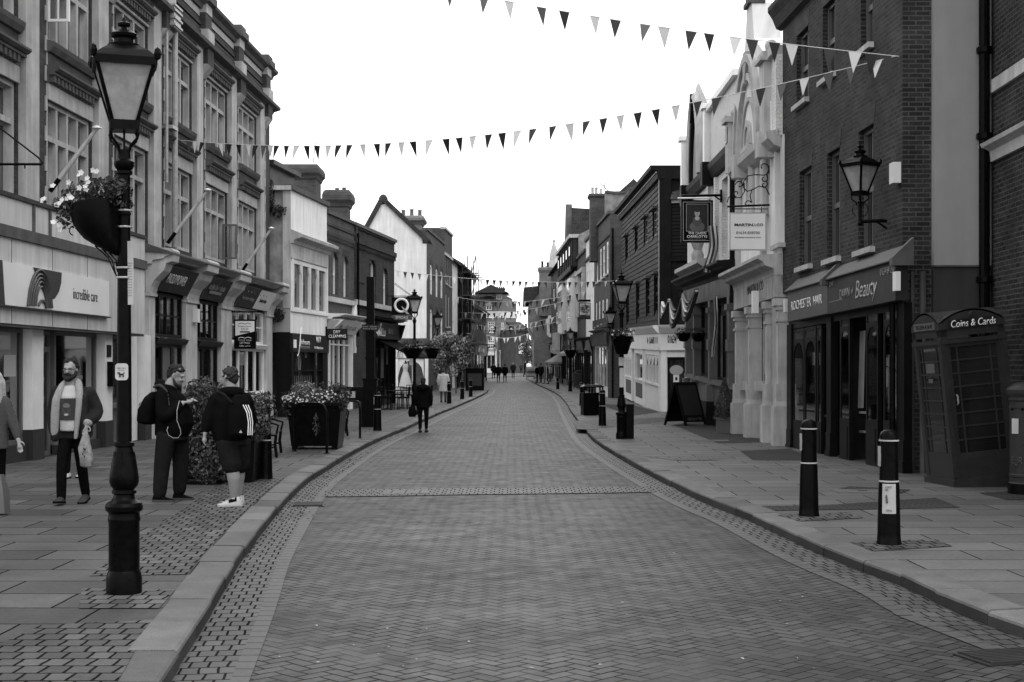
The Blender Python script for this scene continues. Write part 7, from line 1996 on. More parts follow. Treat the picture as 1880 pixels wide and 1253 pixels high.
t=thing('menu_stand','small white folded menu card standing before the bridal shop','sign',gp(776,742));m=MB();m.prism([(-.2,0,0),(.2,0,0),(.12,.15,.9),(-.12,.15,.9)],(0,.03,0));m.build('face',M['signwhite'],t)
def parasol(p,w,h,label,mat='fleece'):
 t=thing('parasol',label,'parasol',p,0,'pale parasols')
 m=MB();m.tube([(0,0,0),(0,0,h)],.04,8);m.build('pole',M['bark'],t)
 m=MB();n=8;pts=[(w*math.cos(2*math.pi*i/n+.3),w*math.sin(2*math.pi*i/n+.3),h-.75)for i in range(n)]
 for i in range(n):
  a,b=pts[i],pts[(i+1)%n];m.add([(0,0,h+.05),a,b],[(0,1,2)]);m.add([a,b,(b[0],b[1],b[2]-.18),(a[0],a[1],a[2]-.18)],[(0,1,2,3)])
 m.build('canopy',M[mat],t,normals=False)
p=gp(1050,712);parasol(p+Vector((.5,.5,0)),1.55,at(0,630,p.y).z-p.z,'large pale open parasol beside the far right lamp post')
p=gp(1022,704);parasol(p+Vector((.3,0,0)),1.4,at(0,649,p.y).z-p.z,'farther pale parasol at the bend on the right')
p=gp(1064,714);t=thing('chalkboard','arched chalkboard on the right pavement beyond the litter bins','a-board',p);m=MB();m.box(-.42,.42,-.03,.03,.1,1.1);m.tube([(-.42,0,1.0),(-.25,0,1.2),(0,0,1.26),(.25,0,1.2),(.42,0,1.0)],.04,6);m.build('frame',M['bark'],t);m=MB();m.box(-.36,.36,-.04,-.031,.2,1.05);m.build('chalk_face',M['charcoal'],t);m=MB()
for x in(-.38,.38):m.tube([(x,.2,0),(x,0,1.0)],.025,5);m.tube([(x,-.05,0),(x,0,1.0)],.025,5)
m.build('stand',M['bark'],t)
p=gp(1014,706);t=thing('clothes_rail','rail of pale clothes outside the far right shop','clothes rail',p);m=MB();m.tube([(-.6,0,0),(-.6,0,1.5),(.7,0,1.5),(.7,0,0)],.03,6);m.build('rail',M['steel'],t)
for i in range(7):
 m=MB();x=-.5+i*.17;m.loft([[(x-.02,-.2,.5),(x+.05,-.2,.5),(x+.05,.2,.5),(x-.02,.2,.5)],[(x-.01,-.18,1.2),(x+.04,-.18,1.2),(x+.04,.18,1.2),(x-.01,.18,1.2)],[(x,-.03,1.46),(x+.03,-.03,1.46),(x+.03,.03,1.46),(x,.03,1.46)]]);m.build('garment',M[('clothl','clothg','clothm','clothd')[i%4]],t)
p=gp(979,700);t=thing('menu_display','low pale display stand on the kerb at the right bend','display',p);m=MB();m.box(-.7,.6,-.1,.1,.35,1.35);m.box(-.65,-.55,-.1,.1,0,.35);m.box(.45,.55,-.1,.1,0,.35);m.build('panel',M['stone'],t)
for z in(.5,.8,1.1):
 m=MB();m.box(-.6,.5,-.16,-.101,z,z+.16);m.build('tray',M['stonel' if z!=.8 else 'slatesign'],t)
def tree(name,label,p,blobs,size,mats,trunk,cat='tree',group=None):
 t=thing(name,label,cat,p,0,group)
 m=MB()
 for q in trunk:m.tube(q[0],q[1],7,r1=q[2])
 m.build('trunk',M['bark'],t,smooth=50)
 ms=[MB()for _ in mats]
 for(x,y,z,rx,ry,rz,n,mi)in blobs:spray(ms[mi],(x,y,z),rx,ry,rz,n,size*(1.0 if mi==0 else .9),.35)
 for q,mt in zip(ms,mats):
  if q.v:q.build('crown',M[mt],t,normals=False)
 return t
pt=gp(822,722)
sc_=pt.y/F
def tb(px,py,rx,rz,n,mi,dy=0):v=at(px,py,pt.y)-pt;return(v.x,dy,v.z,rx*sc_,rx*sc_*.9,rz*sc_,n,mi)
tree('flowering_tree','small tree covered with pale blossom leaning over the left pavement',pt,[tb(808,640,15,20,450,0),tb(822,628,18,16,480,0),tb(838,645,17,18,420,0),tb(850,640,14,12,260,0),tb(812,662,15,18,420,0),tb(803,680,9,13,220,0),tb(838,625,12,10,220,0),tb(828,655,16,14,300,0),tb(845,668,13,16,200,0),tb(806,700,8,12,120,0),tb(858,650,12,18,160,0),tb(862,625,8,12,90,0),tb(832,682,12,10,110,1),tb(848,660,14,18,200,1),tb(806,634,14,18,420,1),tb(822,622,16,14,400,1),tb(838,640,16,16,380,1),tb(812,655,14,18,380,1),tb(803,676,9,14,160,1),tb(852,630,12,10,160,1),tb(800,650,8,18,160,1)],.085,['leafm','bloom'],[([(0,0,0),(.1,0,1.2),(-.1,0,2.2)],.10,.07),([(-.1,0,2.1),(-.6,.1,3.0),(-.8,.2,3.8)],.06,.03),([(-.05,0,2.1),(.5,0,3.0),(.9,0,3.6)],.06,.03),([(.5,0,0),(.45,0,1.4),(.3,0,2.6)],.07,.04),([(-.45,0,0),(-.5,0,1.6),(-.4,0,2.8)],.04,.025)])
pf=gp(968,692);pf=Vector(((970-CX)*205/F,205,zg(205)));sc_=205/F
def tf(px,py,rx,rz,n,mi):v=at(px,py,205)-pf;return(v.x,0,v.z,rx*sc_,rx*sc_,rz*sc_,n,mi)
tree('far_tree','pale leafy tree closing the gap between the far houses',pf,[tf(972,640,12,18,420,0),tf(960,632,10,14,240,1),tf(976,660,9,16,260,0),tf(968,655,12,14,260,1)],.20,['leafl','leafm'],[([(0,0,0),(.1,0,2.2),(0,0,4)],.2,.1)])
p=Vector((-7.9,47.55,at(510,583,47.5).z));shrub('wall_weeds','dark weeds growing from the ledge of the peeling side wall',p,[(-.1,0,-.0,.35,.12,.15,160,0),(-.12,0,.35,.18,.1,.3,120,0),(.15,0,.1,.14,.1,.2,60,0)],.06,['leafd'],'weeds')
p=Vector((-8.05,47.6,at(500,338,47.6).z));shrub('wall_creeper','dark creeper hanging at the top of the peeling side wall',p,[(-.05,0,-.4,.14,.12,.6,260,0),(.2,0,-.9,.3,.08,.2,120,0)],.06,['leafd'],'creeper')
def soft(name,mat,parts,voxel=.012,parent=None,sm=6):
 """one continuous surface grown from tapered limbs and ellipsoids"""
 m=MB()
 for q in parts:
  if q[0]=='e':m.ball(q[1],*q[2:5],seg=14,rings=10)
  elif q[0]=='r':m.loft([[(c[0]+rx*math.cos(2*math.pi*i/18),c[1]+ry*math.sin(2*math.pi*i/18),c[2])for i in range(18)]for(c,rx,ry)in q[1]])
  else:
   pts,rs=dense(q[1],q[2])
   fl=q[3]if len(q)>3 else 1.0
   m.tube(pts,rs,12,flat=fl)
   for p,r in zip(pts,rs):m.ball(p,r*.985,r*.985,r*.985,10,6)
 o=m.build(name,mat)
 md=o.modifiers.new('r','REMESH');md.mode='VOXEL';md.voxel_size=voxel;md.use_smooth_shade=True
 s=o.modifiers.new('s','SMOOTH');s.iterations=sm;s.factor=.5
 dg=bpy.context.evaluated_depsgraph_get();dg.update()
 me=bpy.data.meshes.new_from_object(o.evaluated_get(dg))
 o.modifiers.clear();o.data=me;me.name=name
 if not len(me.materials):me.materials.append(mat if not isinstance(mat,list)else mat[0])
 me.polygons.foreach_set('use_smooth',[True]*len(me.polygons))
 o.parent=parent
 return o
def dense(pts,rs):
 """smooth curve through the joints"""
 if len(pts)<3:return pts,rs
 P=[Vector(p)for p in pts];o,r=[],[]
 for i in range(len(P)-1):
  a,b,c,d=P[max(0,i-1)],P[i],P[i+1],P[min(len(P)-1,i+2)]
  for k in range(4):
   t=k/4;o.append(.5*(2*b+(c-a)*t+(2*a-5*b+4*c-d)*t*t+(3*b-a-3*c+d)*t**3));r.append(rs[i]+(rs[i+1]-rs[i])*t)
 return o+[P[-1]],r+[rs[-1]]
def mop(T,k=1.0,n=46,low=-.05,seed=1,front=-.055):
 """tousled short hair: a close cap and many small locks"""
 q=random.Random(seed);P=[('e',T(0,.024,.046),.079*k,.09*k,.086*k),('e',T(0,.056,.0),.074*k,.055*k,.085*k)]
 while n:
  d=Vector((q.gauss(0,1),q.gauss(0,1),q.gauss(0,1))).normalized()
  x,y,z=d.x*.082,.022+d.y*.094,.046+d.z*.09
  if z<low+(.10 if y<0 else 0)or(y<front and z<.085):continue
  P.append(('t',[T(x,y,z),T(x*1.12+q.uniform(-.012,.012),y*1.1+q.uniform(-.015,.01),z*1.06-.008)],[.016*k,.008*k]));n-=1
 for s in(-1,1):P.append(('t',[T(s*.077,.0,.05),T(s*.077,.008,.0)],[.013,.009]))
 return P
def head(c,yaw,pitch=0.0,k=1.0):
 """skull, jaw, brow, nose, ears; faces -y at yaw 0. Returns parts and a placing function"""
 Rm=Matrix.Rotation(yaw,3,'Z')@Matrix.Rotation(pitch,3,'X')
 C=Vector(c)
 T=lambda x,y,z:tuple(C+Rm@(Vector((x,y,z))*k))
 P=[('e',T(0,.012,.035),.076*k,.092*k,.088*k),('e',T(0,-.015,-.03),.064*k,.072*k,.08*k),('e',T(0,-.04,-.085),.04*k,.038*k,.035*k),('t',[T(0,-.085,.015),T(0,-.108,-.022)],[.011*k,.016*k]),('t',[T(-.04,-.078,.03),T(.04,-.078,.03)],[.013*k,.013*k]),('e',T(-.03,-.075,-.022),.022*k,.018*k,.02*k),('e',T(.03,-.075,-.022),.022*k,.018*k,.02*k),('t',[T(-.018,-.086,-.062),T(.018,-.086,-.062)],[.01*k,.01*k]),('e',T(-.078,.01,-.005),.012*k,.022*k,.032*k),('e',T(.078,.01,-.005),.012*k,.022*k,.032*k)]
 return P,T
def hand(w,d,side,up=(0,0,1),curl=.4):
 """palm, four fingers and a thumb from wrist w along direction d"""
 w,d=Vector(w),Vector(d).normalized();s=Vector(up).cross(d).normalized()*side;n=d.cross(s)
 P=[('t',[tuple(w),tuple(w+d*.085)],[.028,.034],.6)]
 for i,L in enumerate((.068,.078,.072,.055)):
  b=w+d*.085+s*(.027-.019*i);k=b+d*L*.5;t=k+(d*math.cos(curl)+n*math.sin(curl))*L*.5
  P.append(('t',[tuple(b),tuple(k),tuple(t)],[.0095,.009,.0075]))
 b=w+d*.03+s*.028;P.append(('t',[tuple(b),tuple(b+(d*.7+s*.7)*.035),tuple(b+(d*.9+s*.45)*.065)],[.012,.011,.009]))
 return P
def eyes(T,parent,k=1.0):
 for x in(-.03,.03):
  m=MB();m.ball(T(x,-.083,.006),.0105*k,.006*k,.006*k,8,6);m.build('eye',M['ink'],parent,True)
def shoe(parent,heel,toe,mat,sole='clothk',h=.1,w=.048,patch=None):
 """a shaped shoe: heel, instep and toe sections over a separate sole"""
 h0,t0=Vector(heel),Vector(toe);d=(t0-h0);L=d.length+.1;dn=d.normalized();u=Vector((-dn.y,dn.x,0)).normalized();up=u.cross(dn)*-1
 if up.z<0:up=-up
 O=h0-dn*.05
 S=[(0,.62,.55),(.04,.85,.9),(.16,.92,1.0),(.34,.9,.95),(.5,.95,.72),(.7,1.05,.5),(.87,.98,.4),(.97,.7,.3),(1.0,.35,.2)]
 def sec(t,ww,hh,z0,gr=1.0):return[O+dn*(t*L)+u*(w*ww*gr*math.cos(math.pi*i/10))+up*(z0+(h*hh-z0)*math.sin(math.pi*i/10)**.7)for i in range(11)]
 m=MB();m.loft([[tuple(p)for p in sec(t,a,b_,.022)]for t,a,b_ in S]);o=m.build('shoe',M[mat],parent,smooth=60)
 m=MB();rg=[O+dn*(t*L)+u*(w*a*1.06)for t,a,b_ in S]+[O+dn*(t*L)-u*(w*a*1.06)for t,a,b_ in S[::-1]]
 m.prism([tuple(p+up*.001)for p in rg],tuple(up*.026));m.build('sole',M[sole],parent)
 if patch:
  m=MB()
  for t0_,t1_,i0,i1 in((.24,.56,1,4),(.24,.56,6,9),(.0,.1,2,8),(.8,.9,3,7)):
   def at_(t):
    for(ta,aa,ba),(tb,ab,bb)in zip(S,S[1:]):
     if ta<=t<=tb:q=(t-ta)/(tb-ta);return sec(t,aa+(ab-aa)*q,(ba+(bb-ba)*q)*1.03+.01,.022,1.05)
   A,B=at_(t0_),at_(t1_)
   m.add([tuple(p)for p in A[i0:i1+1]+B[i0:i1+1]],[(i,i+1,i1-i0+2+i,i1-i0+1+i)for i in range(i1-i0)])
  m.build('shoe_patch',M[patch],parent,normals=False,smooth=60)
def mk(label,p,parts,voxel=.01,skin='skin',group=None,rz=0.0):
 o=soft('person',M[skin],parts,voxel)
 o.location=p;o.rotation_euler=(0,0,rz)
 return tag(o,label,'person',group)
P=gp(130,925)
hp,T=head((.0,-.02,1.645),rad(-6),rad(4),1.02)
body=hp+[('t',[(.01,.0,1.40),(.0,.0,1.60)],[.062,.058]),('r',[((.03,0,.85),.15,.10),((.03,0,1.1),.16,.10),((.03,0,1.36),.17,.09),((.02,0,1.44),.08,.06)]),('t',[(-.17,0,1.37),(-.21,.03,1.08),(-.17,-.04,.86)],[.05,.042,.035]),('t',[(.22,0,1.36),(.29,.04,1.10),(.245,-.12,1.01)],[.05,.042,.032]),('t',[(-.045,0,.86),(-.075,-.10,.50),(-.075,-.13,.10)],[.085,.06,.045]),('t',[(.11,0,.86),(.125,.02,.5),(.135,.16,.12)],[.085,.06,.045])]+hand((.24,-.15,.985),(-.1,-.25,-1),-1,(0,1,0),.7)
man1=mk('bearded man in glasses and an open fleece lined coat walking with a plastic bag',P,body,.009)
eyes(T,man1)
soft('beard',M['hair'],[('e',T(0,-.052,-.085),.058,.058,.055),('t',[T(-.068,-.0,-.02),T(-.06,-.03,-.07),T(0,-.085,-.105)],[.02,.03,.04]),('t',[T(.068,0,-.02),T(.06,-.03,-.07),T(0,-.085,-.105)],[.02,.03,.04]),('t',[T(-.035,-.092,-.048),T(0,-.1,-.042),T(.035,-.092,-.048)],[.012,.013,.012])],.009,man1,3)
soft('hair',M['hair'],mop(T,1.02,50,.0,3),.008,man1,1)
m=MB()
for x in(-.032,.032):m.tube([T(x+.027*math.cos(i*.628),-.099,.004+.02*math.sin(i*.628))for i in range(11)],.0035,5)
m.tube([T(-.006,-.1,.01),T(.006,-.1,.01)],.003,5)
for x in(-1,1):m.tube([T(x*.058,-.098,.01),T(x*.08,.0,.012)],.003,5)
m.build('glasses',M['ink'],man1)
soft('coat',M['coat'],[('r',[((.03,.03,.80),.215,.15),((.03,.03,.95),.22,.15),((.03,.03,1.2),.215,.145),((.03,.02,1.38),.20,.12),((.02,.02,1.45),.10,.08)]),('t',[(-.17,.02,1.37),(-.235,.05,1.10),(-.19,-.03,.88)],[.085,.078,.065]),('t',[(.22,.02,1.36),(.30,.06,1.13),(.255,-.10,1.02)],[.085,.085,.072]),('t',[(-.14,-.08,1.3),(-.16,-.1,.82)],[.06,.06]),('t',[(.18,-.08,1.3),(.21,-.1,.82)],[.06,.06])],.013,man1)
soft('t_shirt',M['tshirt'],[('r',[((.01,-.055,.895),.125,.125),((.01,-.06,1.1),.125,.125),((.01,-.05,1.32),.12,.115),((.005,-.03,1.43),.085,.085),((.0,-.02,1.455),.068,.068)])],.011,man1,4)
m=MB()
def shp(x,z,dz=.0):return(x,-.062-math.sqrt(max(0,.127**2-(x-.01)**2))-.004-dz,z)
for i in range(8):
 x0,x1=-.085+.19*i/8,-.085+.19*(i+1)/8
 m.quad(shp(x0,1.03),shp(x1,1.035),shp(x1,1.305),shp(x0,1.29))
pr=m.build('shirt_print',M['clothg'],man1,normals=False)
def pblob(x,z,rx,rz,mat,d):
 q=MB();n=10;vs=[shp(x,z,d)]+[shp(x+rx*math.cos(6.283*i/n),z+rz*math.sin(6.283*i/n),d)for i in range(n)]
 q.add(vs,[(0,1+i,1+(i+1)%n)for i in range(n)]);q.build('print_shape',M[mat],pr,normals=False)
pblob(.005,1.16,.055,.085,'clothm',.003);pblob(.005,1.21,.045,.03,'greyp',.005);pblob(.005,1.10,.028,.014,'stone',.005);pblob(-.015,1.175,.012,.008,'ink',.006);pblob(.028,1.175,.012,.008,'ink',.006);pblob(.006,1.145,.01,.02,'clothg',.006)
soft('fleece_lapel',M['fleece'],[('t',[(.05,.05,1.49),(-.05,.01,1.49),(-.095,-.06,1.43)],[.04,.045,.045]),('r',[((-.165,-.10,.79),.035,.05),((-.158,-.125,.9),.05,.04),((-.15,-.13,1.1),.055,.04),((-.135,-.125,1.28),.055,.04),((-.105,-.09,1.40),.048,.04),((-.085,-.05,1.46),.04,.04)])],.010,man1,4)
soft('fleece_lapel',M['fleece'],[('t',[(-.03,.05,1.49),(.07,.02,1.50),(.12,-.05,1.44)],[.04,.045,.045]),('r',[((.105,-.14,.80),.022,.035),((.115,-.14,.95),.032,.035),((.135,-.135,1.15),.042,.038),((.145,-.12,1.3),.045,.04),((.13,-.08,1.41),.045,.04),((.10,-.04,1.47),.04,.04)])],.010,man1,4)
soft('fleece_cuff',M['fleece'],[('t',[(.262,-.09,1.02),(.248,-.13,1.0)],[.062,.058])],.011,man1,3)
soft('trousers',M['clothk'],[('r',[((.03,0,.92),.155,.105),((.03,0,.78),.16,.11)]),('t',[(-.045,0,.84),(-.075,-.10,.50),(-.075,-.13,.09)],[.098,.07,.058]),('t',[(.11,0,.84),(.125,.02,.5),(.135,.16,.11)],[.098,.07,.055])],.013,man1)
shoe(man1,(-.075,-.12,.01),(-.07,-.31,.03),'clothg');shoe(man1,(.135,.18,.03),(.135,-.0,.0),'clothg')
t=thing('carrier_bag','crumpled translucent carrier bag hanging from the bearded man\'s hand','bag',P+Vector((.25,-.20,.90)))
m=MB();rings=[]
for z,rx,ry in((.04,.012,.01),(-.02,.025,.015),(-.08,.05,.025),(-.2,.075,.045),(-.33,.085,.06),(-.42,.075,.05),(-.44,.04,.03)):
 rings.append([(rx*math.cos(6.283*i/16)*(1+.16*math.sin(i*5+z*30))+.015*math.sin(z*9),ry*math.sin(6.283*i/16)*(1+.2*math.cos(i*3+z*40)),z)for i in range(16)])
m.loft(rings);m.build('bag',M['plastic'],t,smooth=60)
m=MB();spray(m,(0,-.055,-.28),.05,.01,.08,16,.018);m.build('printed_lines',M['clothg'],t,normals=False)
P=gp(310,920)
hp,T=head((.10,-.01,1.565),rad(80),rad(20),1.06)
body=hp+[('t',[(-.02,.0,1.38),(.07,0,1.52)],[.085,.075]),('r',[((.04,0,.85),.17,.17),((.06,0,1.05),.2,.18),((.02,0,1.32),.15,.18),((.0,0,1.42),.08,.08)]),('t',[(-.03,-.2,1.34),(.0,-.25,1.06),(.20,-.16,1.22)],[.055,.05,.034]),('t',[(-.03,.2,1.34),(.03,.22,1.08),(.2,.1,1.24)],[.055,.05,.034]),('t',[(.0,-.1,.86),(-.05,-.12,.5),(-.085,-.12,.1)],[.11,.08,.055]),('t',[(.10,.1,.86),(.12,.12,.5),(.10,.14,.12)],[.11,.08,.055])]+hand((.205,-.15,1.235),(1,.25,.12),1,(0,0,1),.9)+hand((.2,.08,1.25),(1,-.3,.1),-1,(0,0,1),.6)
man2=mk('stout man in black with a rucksack standing side on and looking down at his phone',P,body,.010)
eyes(T,man2)
soft('hair',M['hair'],mop(T,1.03,60,-.04,5,-.08),.008,man2,1)
soft('beard',M['hairm'],[('t',[T(-.07,.0,-.03),T(-.055,-.04,-.085),T(0,-.075,-.105),T(.055,-.04,-.085),T(.07,0,-.03)],[.014,.022,.026,.022,.014])],.009,man2,3)
soft('jacket',M['clothk'],[('r',[((.04,0,.82),.215,.22),((.075,0,.98),.245,.235),((.06,0,1.15),.225,.225),((.01,0,1.32),.185,.21),((-.01,0,1.41),.11,.13)]),('t',[(-.03,-.2,1.34),(.0,-.27,1.07),(.17,-.17,1.2)],[.09,.085,.058]),('t',[(-.03,.2,1.34),(.03,.24,1.08),(.17,.1,1.22)],[.09,.085,.058]),('t',[(-.09,-.09,1.44),(-.11,0,1.46),(-.09,.09,1.44)],[.06,.075,.06]),('t',[(-.03,-.11,1.42),(.03,-.1,1.40)],[.05,.045]),('t',[(-.09,-.11,1.44),(.03,-.1,1.42),(.08,0,1.38)],[.04,.04,.04])],.014,man2)
soft('trousers',M['clothd'],[('r',[((.05,0,.9),.19,.19),((.05,0,.76),.19,.2)]),('t',[(.0,-.1,.82),(-.05,-.12,.5),(-.085,-.12,.11)],[.135,.105,.085]),('t',[(.10,.1,.82),(.12,.12,.5),(.10,.14,.13)],[.135,.105,.085])],.015,man2)
shoe(man2,(-.12,-.12,.0),(.06,-.15,.0),'clothk','clothm');shoe(man2,(.07,.14,.0),(.23,.13,.0),'clothk','clothm')
t=thing('rucksack','rounded black rucksack on the back of the man with the phone','rucksack',P+Vector((-.215,-.02,1.15)))
o=soft('bag',M['clothk'],[('r',[((-.02,0,-.19),.08,.11),((-.06,0,-.15),.12,.15),((-.045,0,0),.12,.155),((.0,0,.15),.085,.12),((.04,0,.22),.04,.06)])],.013,t)
o=soft('shoulder_strap',M['clothg'],[('t',[(.08,-.17,.28),(.16,-.20,.30),(.24,-.21,.22),(.27,-.22,.06)],[.02,.022,.022,.02],.5)],.009,t,2)
m=MB();m.tube([(-.13,-.10,.05),(-.10,-.14,.09)],.005,5);m.tube([(-.12,-.12,.03),(-.09,-.145,.06)],.004,5);m.build('zip_pull',M['slatesign'],t)
t=thing('phone','dark mobile phone held up by the man with the rucksack','phone',P+Vector((.335,-.10,1.30)),0)
m=MB();m.hexa([(-.06,-.035,-.02),(.05,-.035,.03),(.05,.035,.03),(-.06,.035,-.02),(-.063,-.035,-.013),(.047,-.035,.037),(.047,.035,.037),(-.063,.035,-.013)]);m.build('case',M['black'],t)
m=MB();m.hexa([(-.058,-.031,-.0125),(.043,-.031,.0335),(.043,.031,.0335),(-.058,.031,-.0125),(-.0585,-.031,-.0115),(.0425,-.031,.0345),(.0425,.031,.0345),(-.0585,.031,-.0115)]);m.build('screen',M['glassd'],t)
def c2(px,py,y=-.30):return((px-310)/145,y,1.68-(py-674)/145)
m=MB();m.tube([c2(336,735,-.2),c2(334,752,-.27),c2(335,770),c2(341,785),c2(342,794),c2(337,801),c2(328,801),c2(320,796),c2(317,788),c2(318,781,-.27)],.004,6)
tag(m.build('phone_cable',M['stone'],loc=P),'pale looping cable hanging from the man\'s phone to his pocket','cable')
P=gp(422,930)
hp,T=head((-.02,.03,1.545),rad(-118),rad(2),1.03)
body=hp+[('t',[(.03,.02,1.34),(.0,.02,1.50)],[.075,.066]),('r',[((.0,0,.82),.19,.15),((.0,0,1.05),.2,.16),((.01,0,1.28),.19,.14),((.02,0,1.38),.09,.08)]),('t',[(-.17,-.03,1.28),(-.25,-.06,1.03),(-.275,-.09,.90)],[.055,.045,.034]),('t',[(.17,.08,1.28),(.22,.18,1.03),(.12,.3,.95)],[.055,.045,.034]),('t',[(-.03,-.03,.84),(.03,-.04,.46),(.055,-.03,.34),(.055,.02,.10)],[.12,.078,.082,.047]),('t',[(.08,.10,.84),(.07,.2,.46),(.06,.22,.34),(.05,.24,.10)],[.12,.078,.08,.047])]+hand((-.28,-.10,.89),(-.05,-.05,-1),1,(1,0,0),.5)
man3=mk('man in a black hoodie and dark shorts seen from behind with a striped rucksack',P,body,.010)
soft('hair',M['hairm'],mop(T,1.04,60,-.06,8),.008,man3,1)
soft('hoodie',M['clothk'],[('r',[((.0,0,.79),.20,.17),((.0,0,.92),.215,.185),((.0,0,1.1),.21,.18),((.01,0,1.28),.20,.155),((.02,.01,1.37),.12,.10)]),('t',[(-.16,-.02,1.28),(-.25,-.05,1.05),(-.275,-.08,.93)],[.095,.08,.058]),('t',[(.17,.08,1.28),(.22,.18,1.03),(.13,.28,.96)],[.095,.08,.058]),('t',[(-.07,-.05,1.38),(.05,-.10,1.38),(.12,-.02,1.38),(.05,.1,1.38)],[.06,.07,.06,.06])],.014,man3)
soft('shorts',M['clothd'],[('r',[((.0,0,.86),.19,.16),((.02,.03,.74),.2,.18)]),('t',[(-.02,-.03,.78),(.03,-.04,.50)],[.15,.125]),('t',[(.09,.10,.78),(.085,.18,.50)],[.15,.125])],.014,man3)
for(hx,hy,tx_,ty)in((.10,-.0,-.09,-.06),(.08,.24,-.11,.2)):
 shoe(man3,(hx,hy,0),(tx_,ty,0),'shoew','stone',.12,.05,'clothk')
t=thing('rucksack','black rucksack with white stripes on the back of the man in shorts','rucksack',P+Vector((.16,-.2,1.10)),rad(28))
soft('bag',M['clothk'],[('r',[((0,0,-.27),.12,.07),((0,-.02,-.22),.15,.10),((0,-.02,0),.15,.10),((0,0,.17),.12,.085),((0,.01,.25),.06,.05)])],.012,t)
for i in range(3):
 m=MB();x=.045+i*.03;m.tube([(x-.035,-.093,.13),(x-.0,-.125+i*.012,.04),(x+.02,-.125+i*.015,-.08),(x+.015,-.12+i*.016,-.23)],.006,5);m.build('white_stripe',M['letter'],t)
m=MB();m.prism([(-.05,-.13,-.2),(-.01,-.13,-.2),(-.03,-.13,-.165)],(0,.01,0));m.build('small_logo',M['signgrey'],t)
soft('shoulder_strap',M['clothd'],[('t',[(-.12,-.05,.16),(-.2,-.02,.25),(-.25,.08,.28)],[.02,.022,.022],.5)],.01,t,2)
P=gp(-14,938)
hp,T=head((.0,.0,1.5),rad(-60),0,.98)
body=hp+[('t',[(.0,0,1.3),(0,0,1.45)],[.05,.048]),('r',[((0,0,.85),.15,.11),((0,0,1.05),.14,.10),((0,0,1.27),.16,.09),((0,0,1.34),.07,.06)]),('t',[(.14,0,1.28),(.25,.0,1.0),(.31,-.03,.84)],[.045,.036,.028]),('t',[(-.14,0,1.28),(-.2,0,1.02),(-.16,-.1,.82)],[.045,.036,.028]),('t',[(-.07,0,.85),(-.08,-.02,.46),(-.08,.05,.08)],[.09,.06,.042]),('t',[(.07,0,.85),(.06,.05,.46),(.05,.1,.08)],[.09,.06,.042])]+hand((.315,-.035,.83),(.25,-.1,-1),-1,(0,1,0),.5)
lady=mk('fair haired woman in a grey cardigan walking out of view at the left edge',P,body,.010)
soft('hair',M['hairl'],[('e',T(0,.03,.05),.088,.10,.09),('t',[T(-.07,.04,.0),T(-.09,.06,-.2),T(-.08,.06,-.34)],[.05,.045,.02]),('t',[T(.07,.04,.0),T(.09,.05,-.2),T(.10,.03,-.36)],[.05,.05,.02]),('t',[T(0,.08,.0),T(0,.11,-.3)],[.07,.05])],.011,lady,2)
soft('cardigan',M['clothm'],[('r',[((0,0,.72),.19,.14),((0,0,.95),.175,.135),((0,0,1.25),.18,.12),((0,0,1.35),.08,.07)]),('t',[(.14,0,1.27),(.25,.0,1.01),(.30,-.02,.87)],[.075,.062,.045]),('t',[(-.14,0,1.27),(-.2,0,1.02),(-.16,-.09,.85)],[.075,.062,.045])],.013,lady)
soft('trousers',M['clothk'],[('r',[((0,0,.88),.15,.12),((0,0,.76),.16,.13)]),('t',[(-.07,0,.82),(-.08,-.02,.46),(-.08,.05,.10)],[.1,.075,.06]),('t',[(.07,0,.82),(.06,.05,.46),(.05,.1,.10)],[.1,.075,.06])],.014,lady)
shoe(lady,(-.08,.06,0),(-.12,-.12,0),'clothk');shoe(lady,(.05,.11,0),(.02,-.06,0),'clothk')
t=thing('tote_bag','grey cloth tote bag hanging low at the left edge of the pavement','bag',gp(4,942)+Vector((0,-.2,0)))
m=MB();m.loft([[(-.26,-.09,.04),(.13,-.09,.02),(.13,.09,.02),(-.26,.09,.04)],[(-.25,-.10,.25),(.12,-.10,.25),(.12,.10,.25),(-.25,.10,.25)],[(-.22,-.06,.45),(.075,-.06,.455),(.075,.06,.455),(-.22,.06,.45)],[(-.21,-.05,.45),(.065,-.05,.45),(.065,.05,.45),(-.21,.05,.45)],[(-.21,-.05,.36),(.065,-.05,.36),(.065,.05,.36),(-.21,.05,.36)]])
m.build('bag',M['greyp'],t,smooth=50);m=MB();m.tube([(.05,-.06,.42),(.0,-.04,.6),(-.08,0,.80),(-.12,.0,.84)],.018,8,flat=.4);m.tube([(-.19,-.06,.42),(-.17,-.04,.6),(-.14,0,.8)],.018,8,flat=.4);m.build('strap',M['stone'],t)
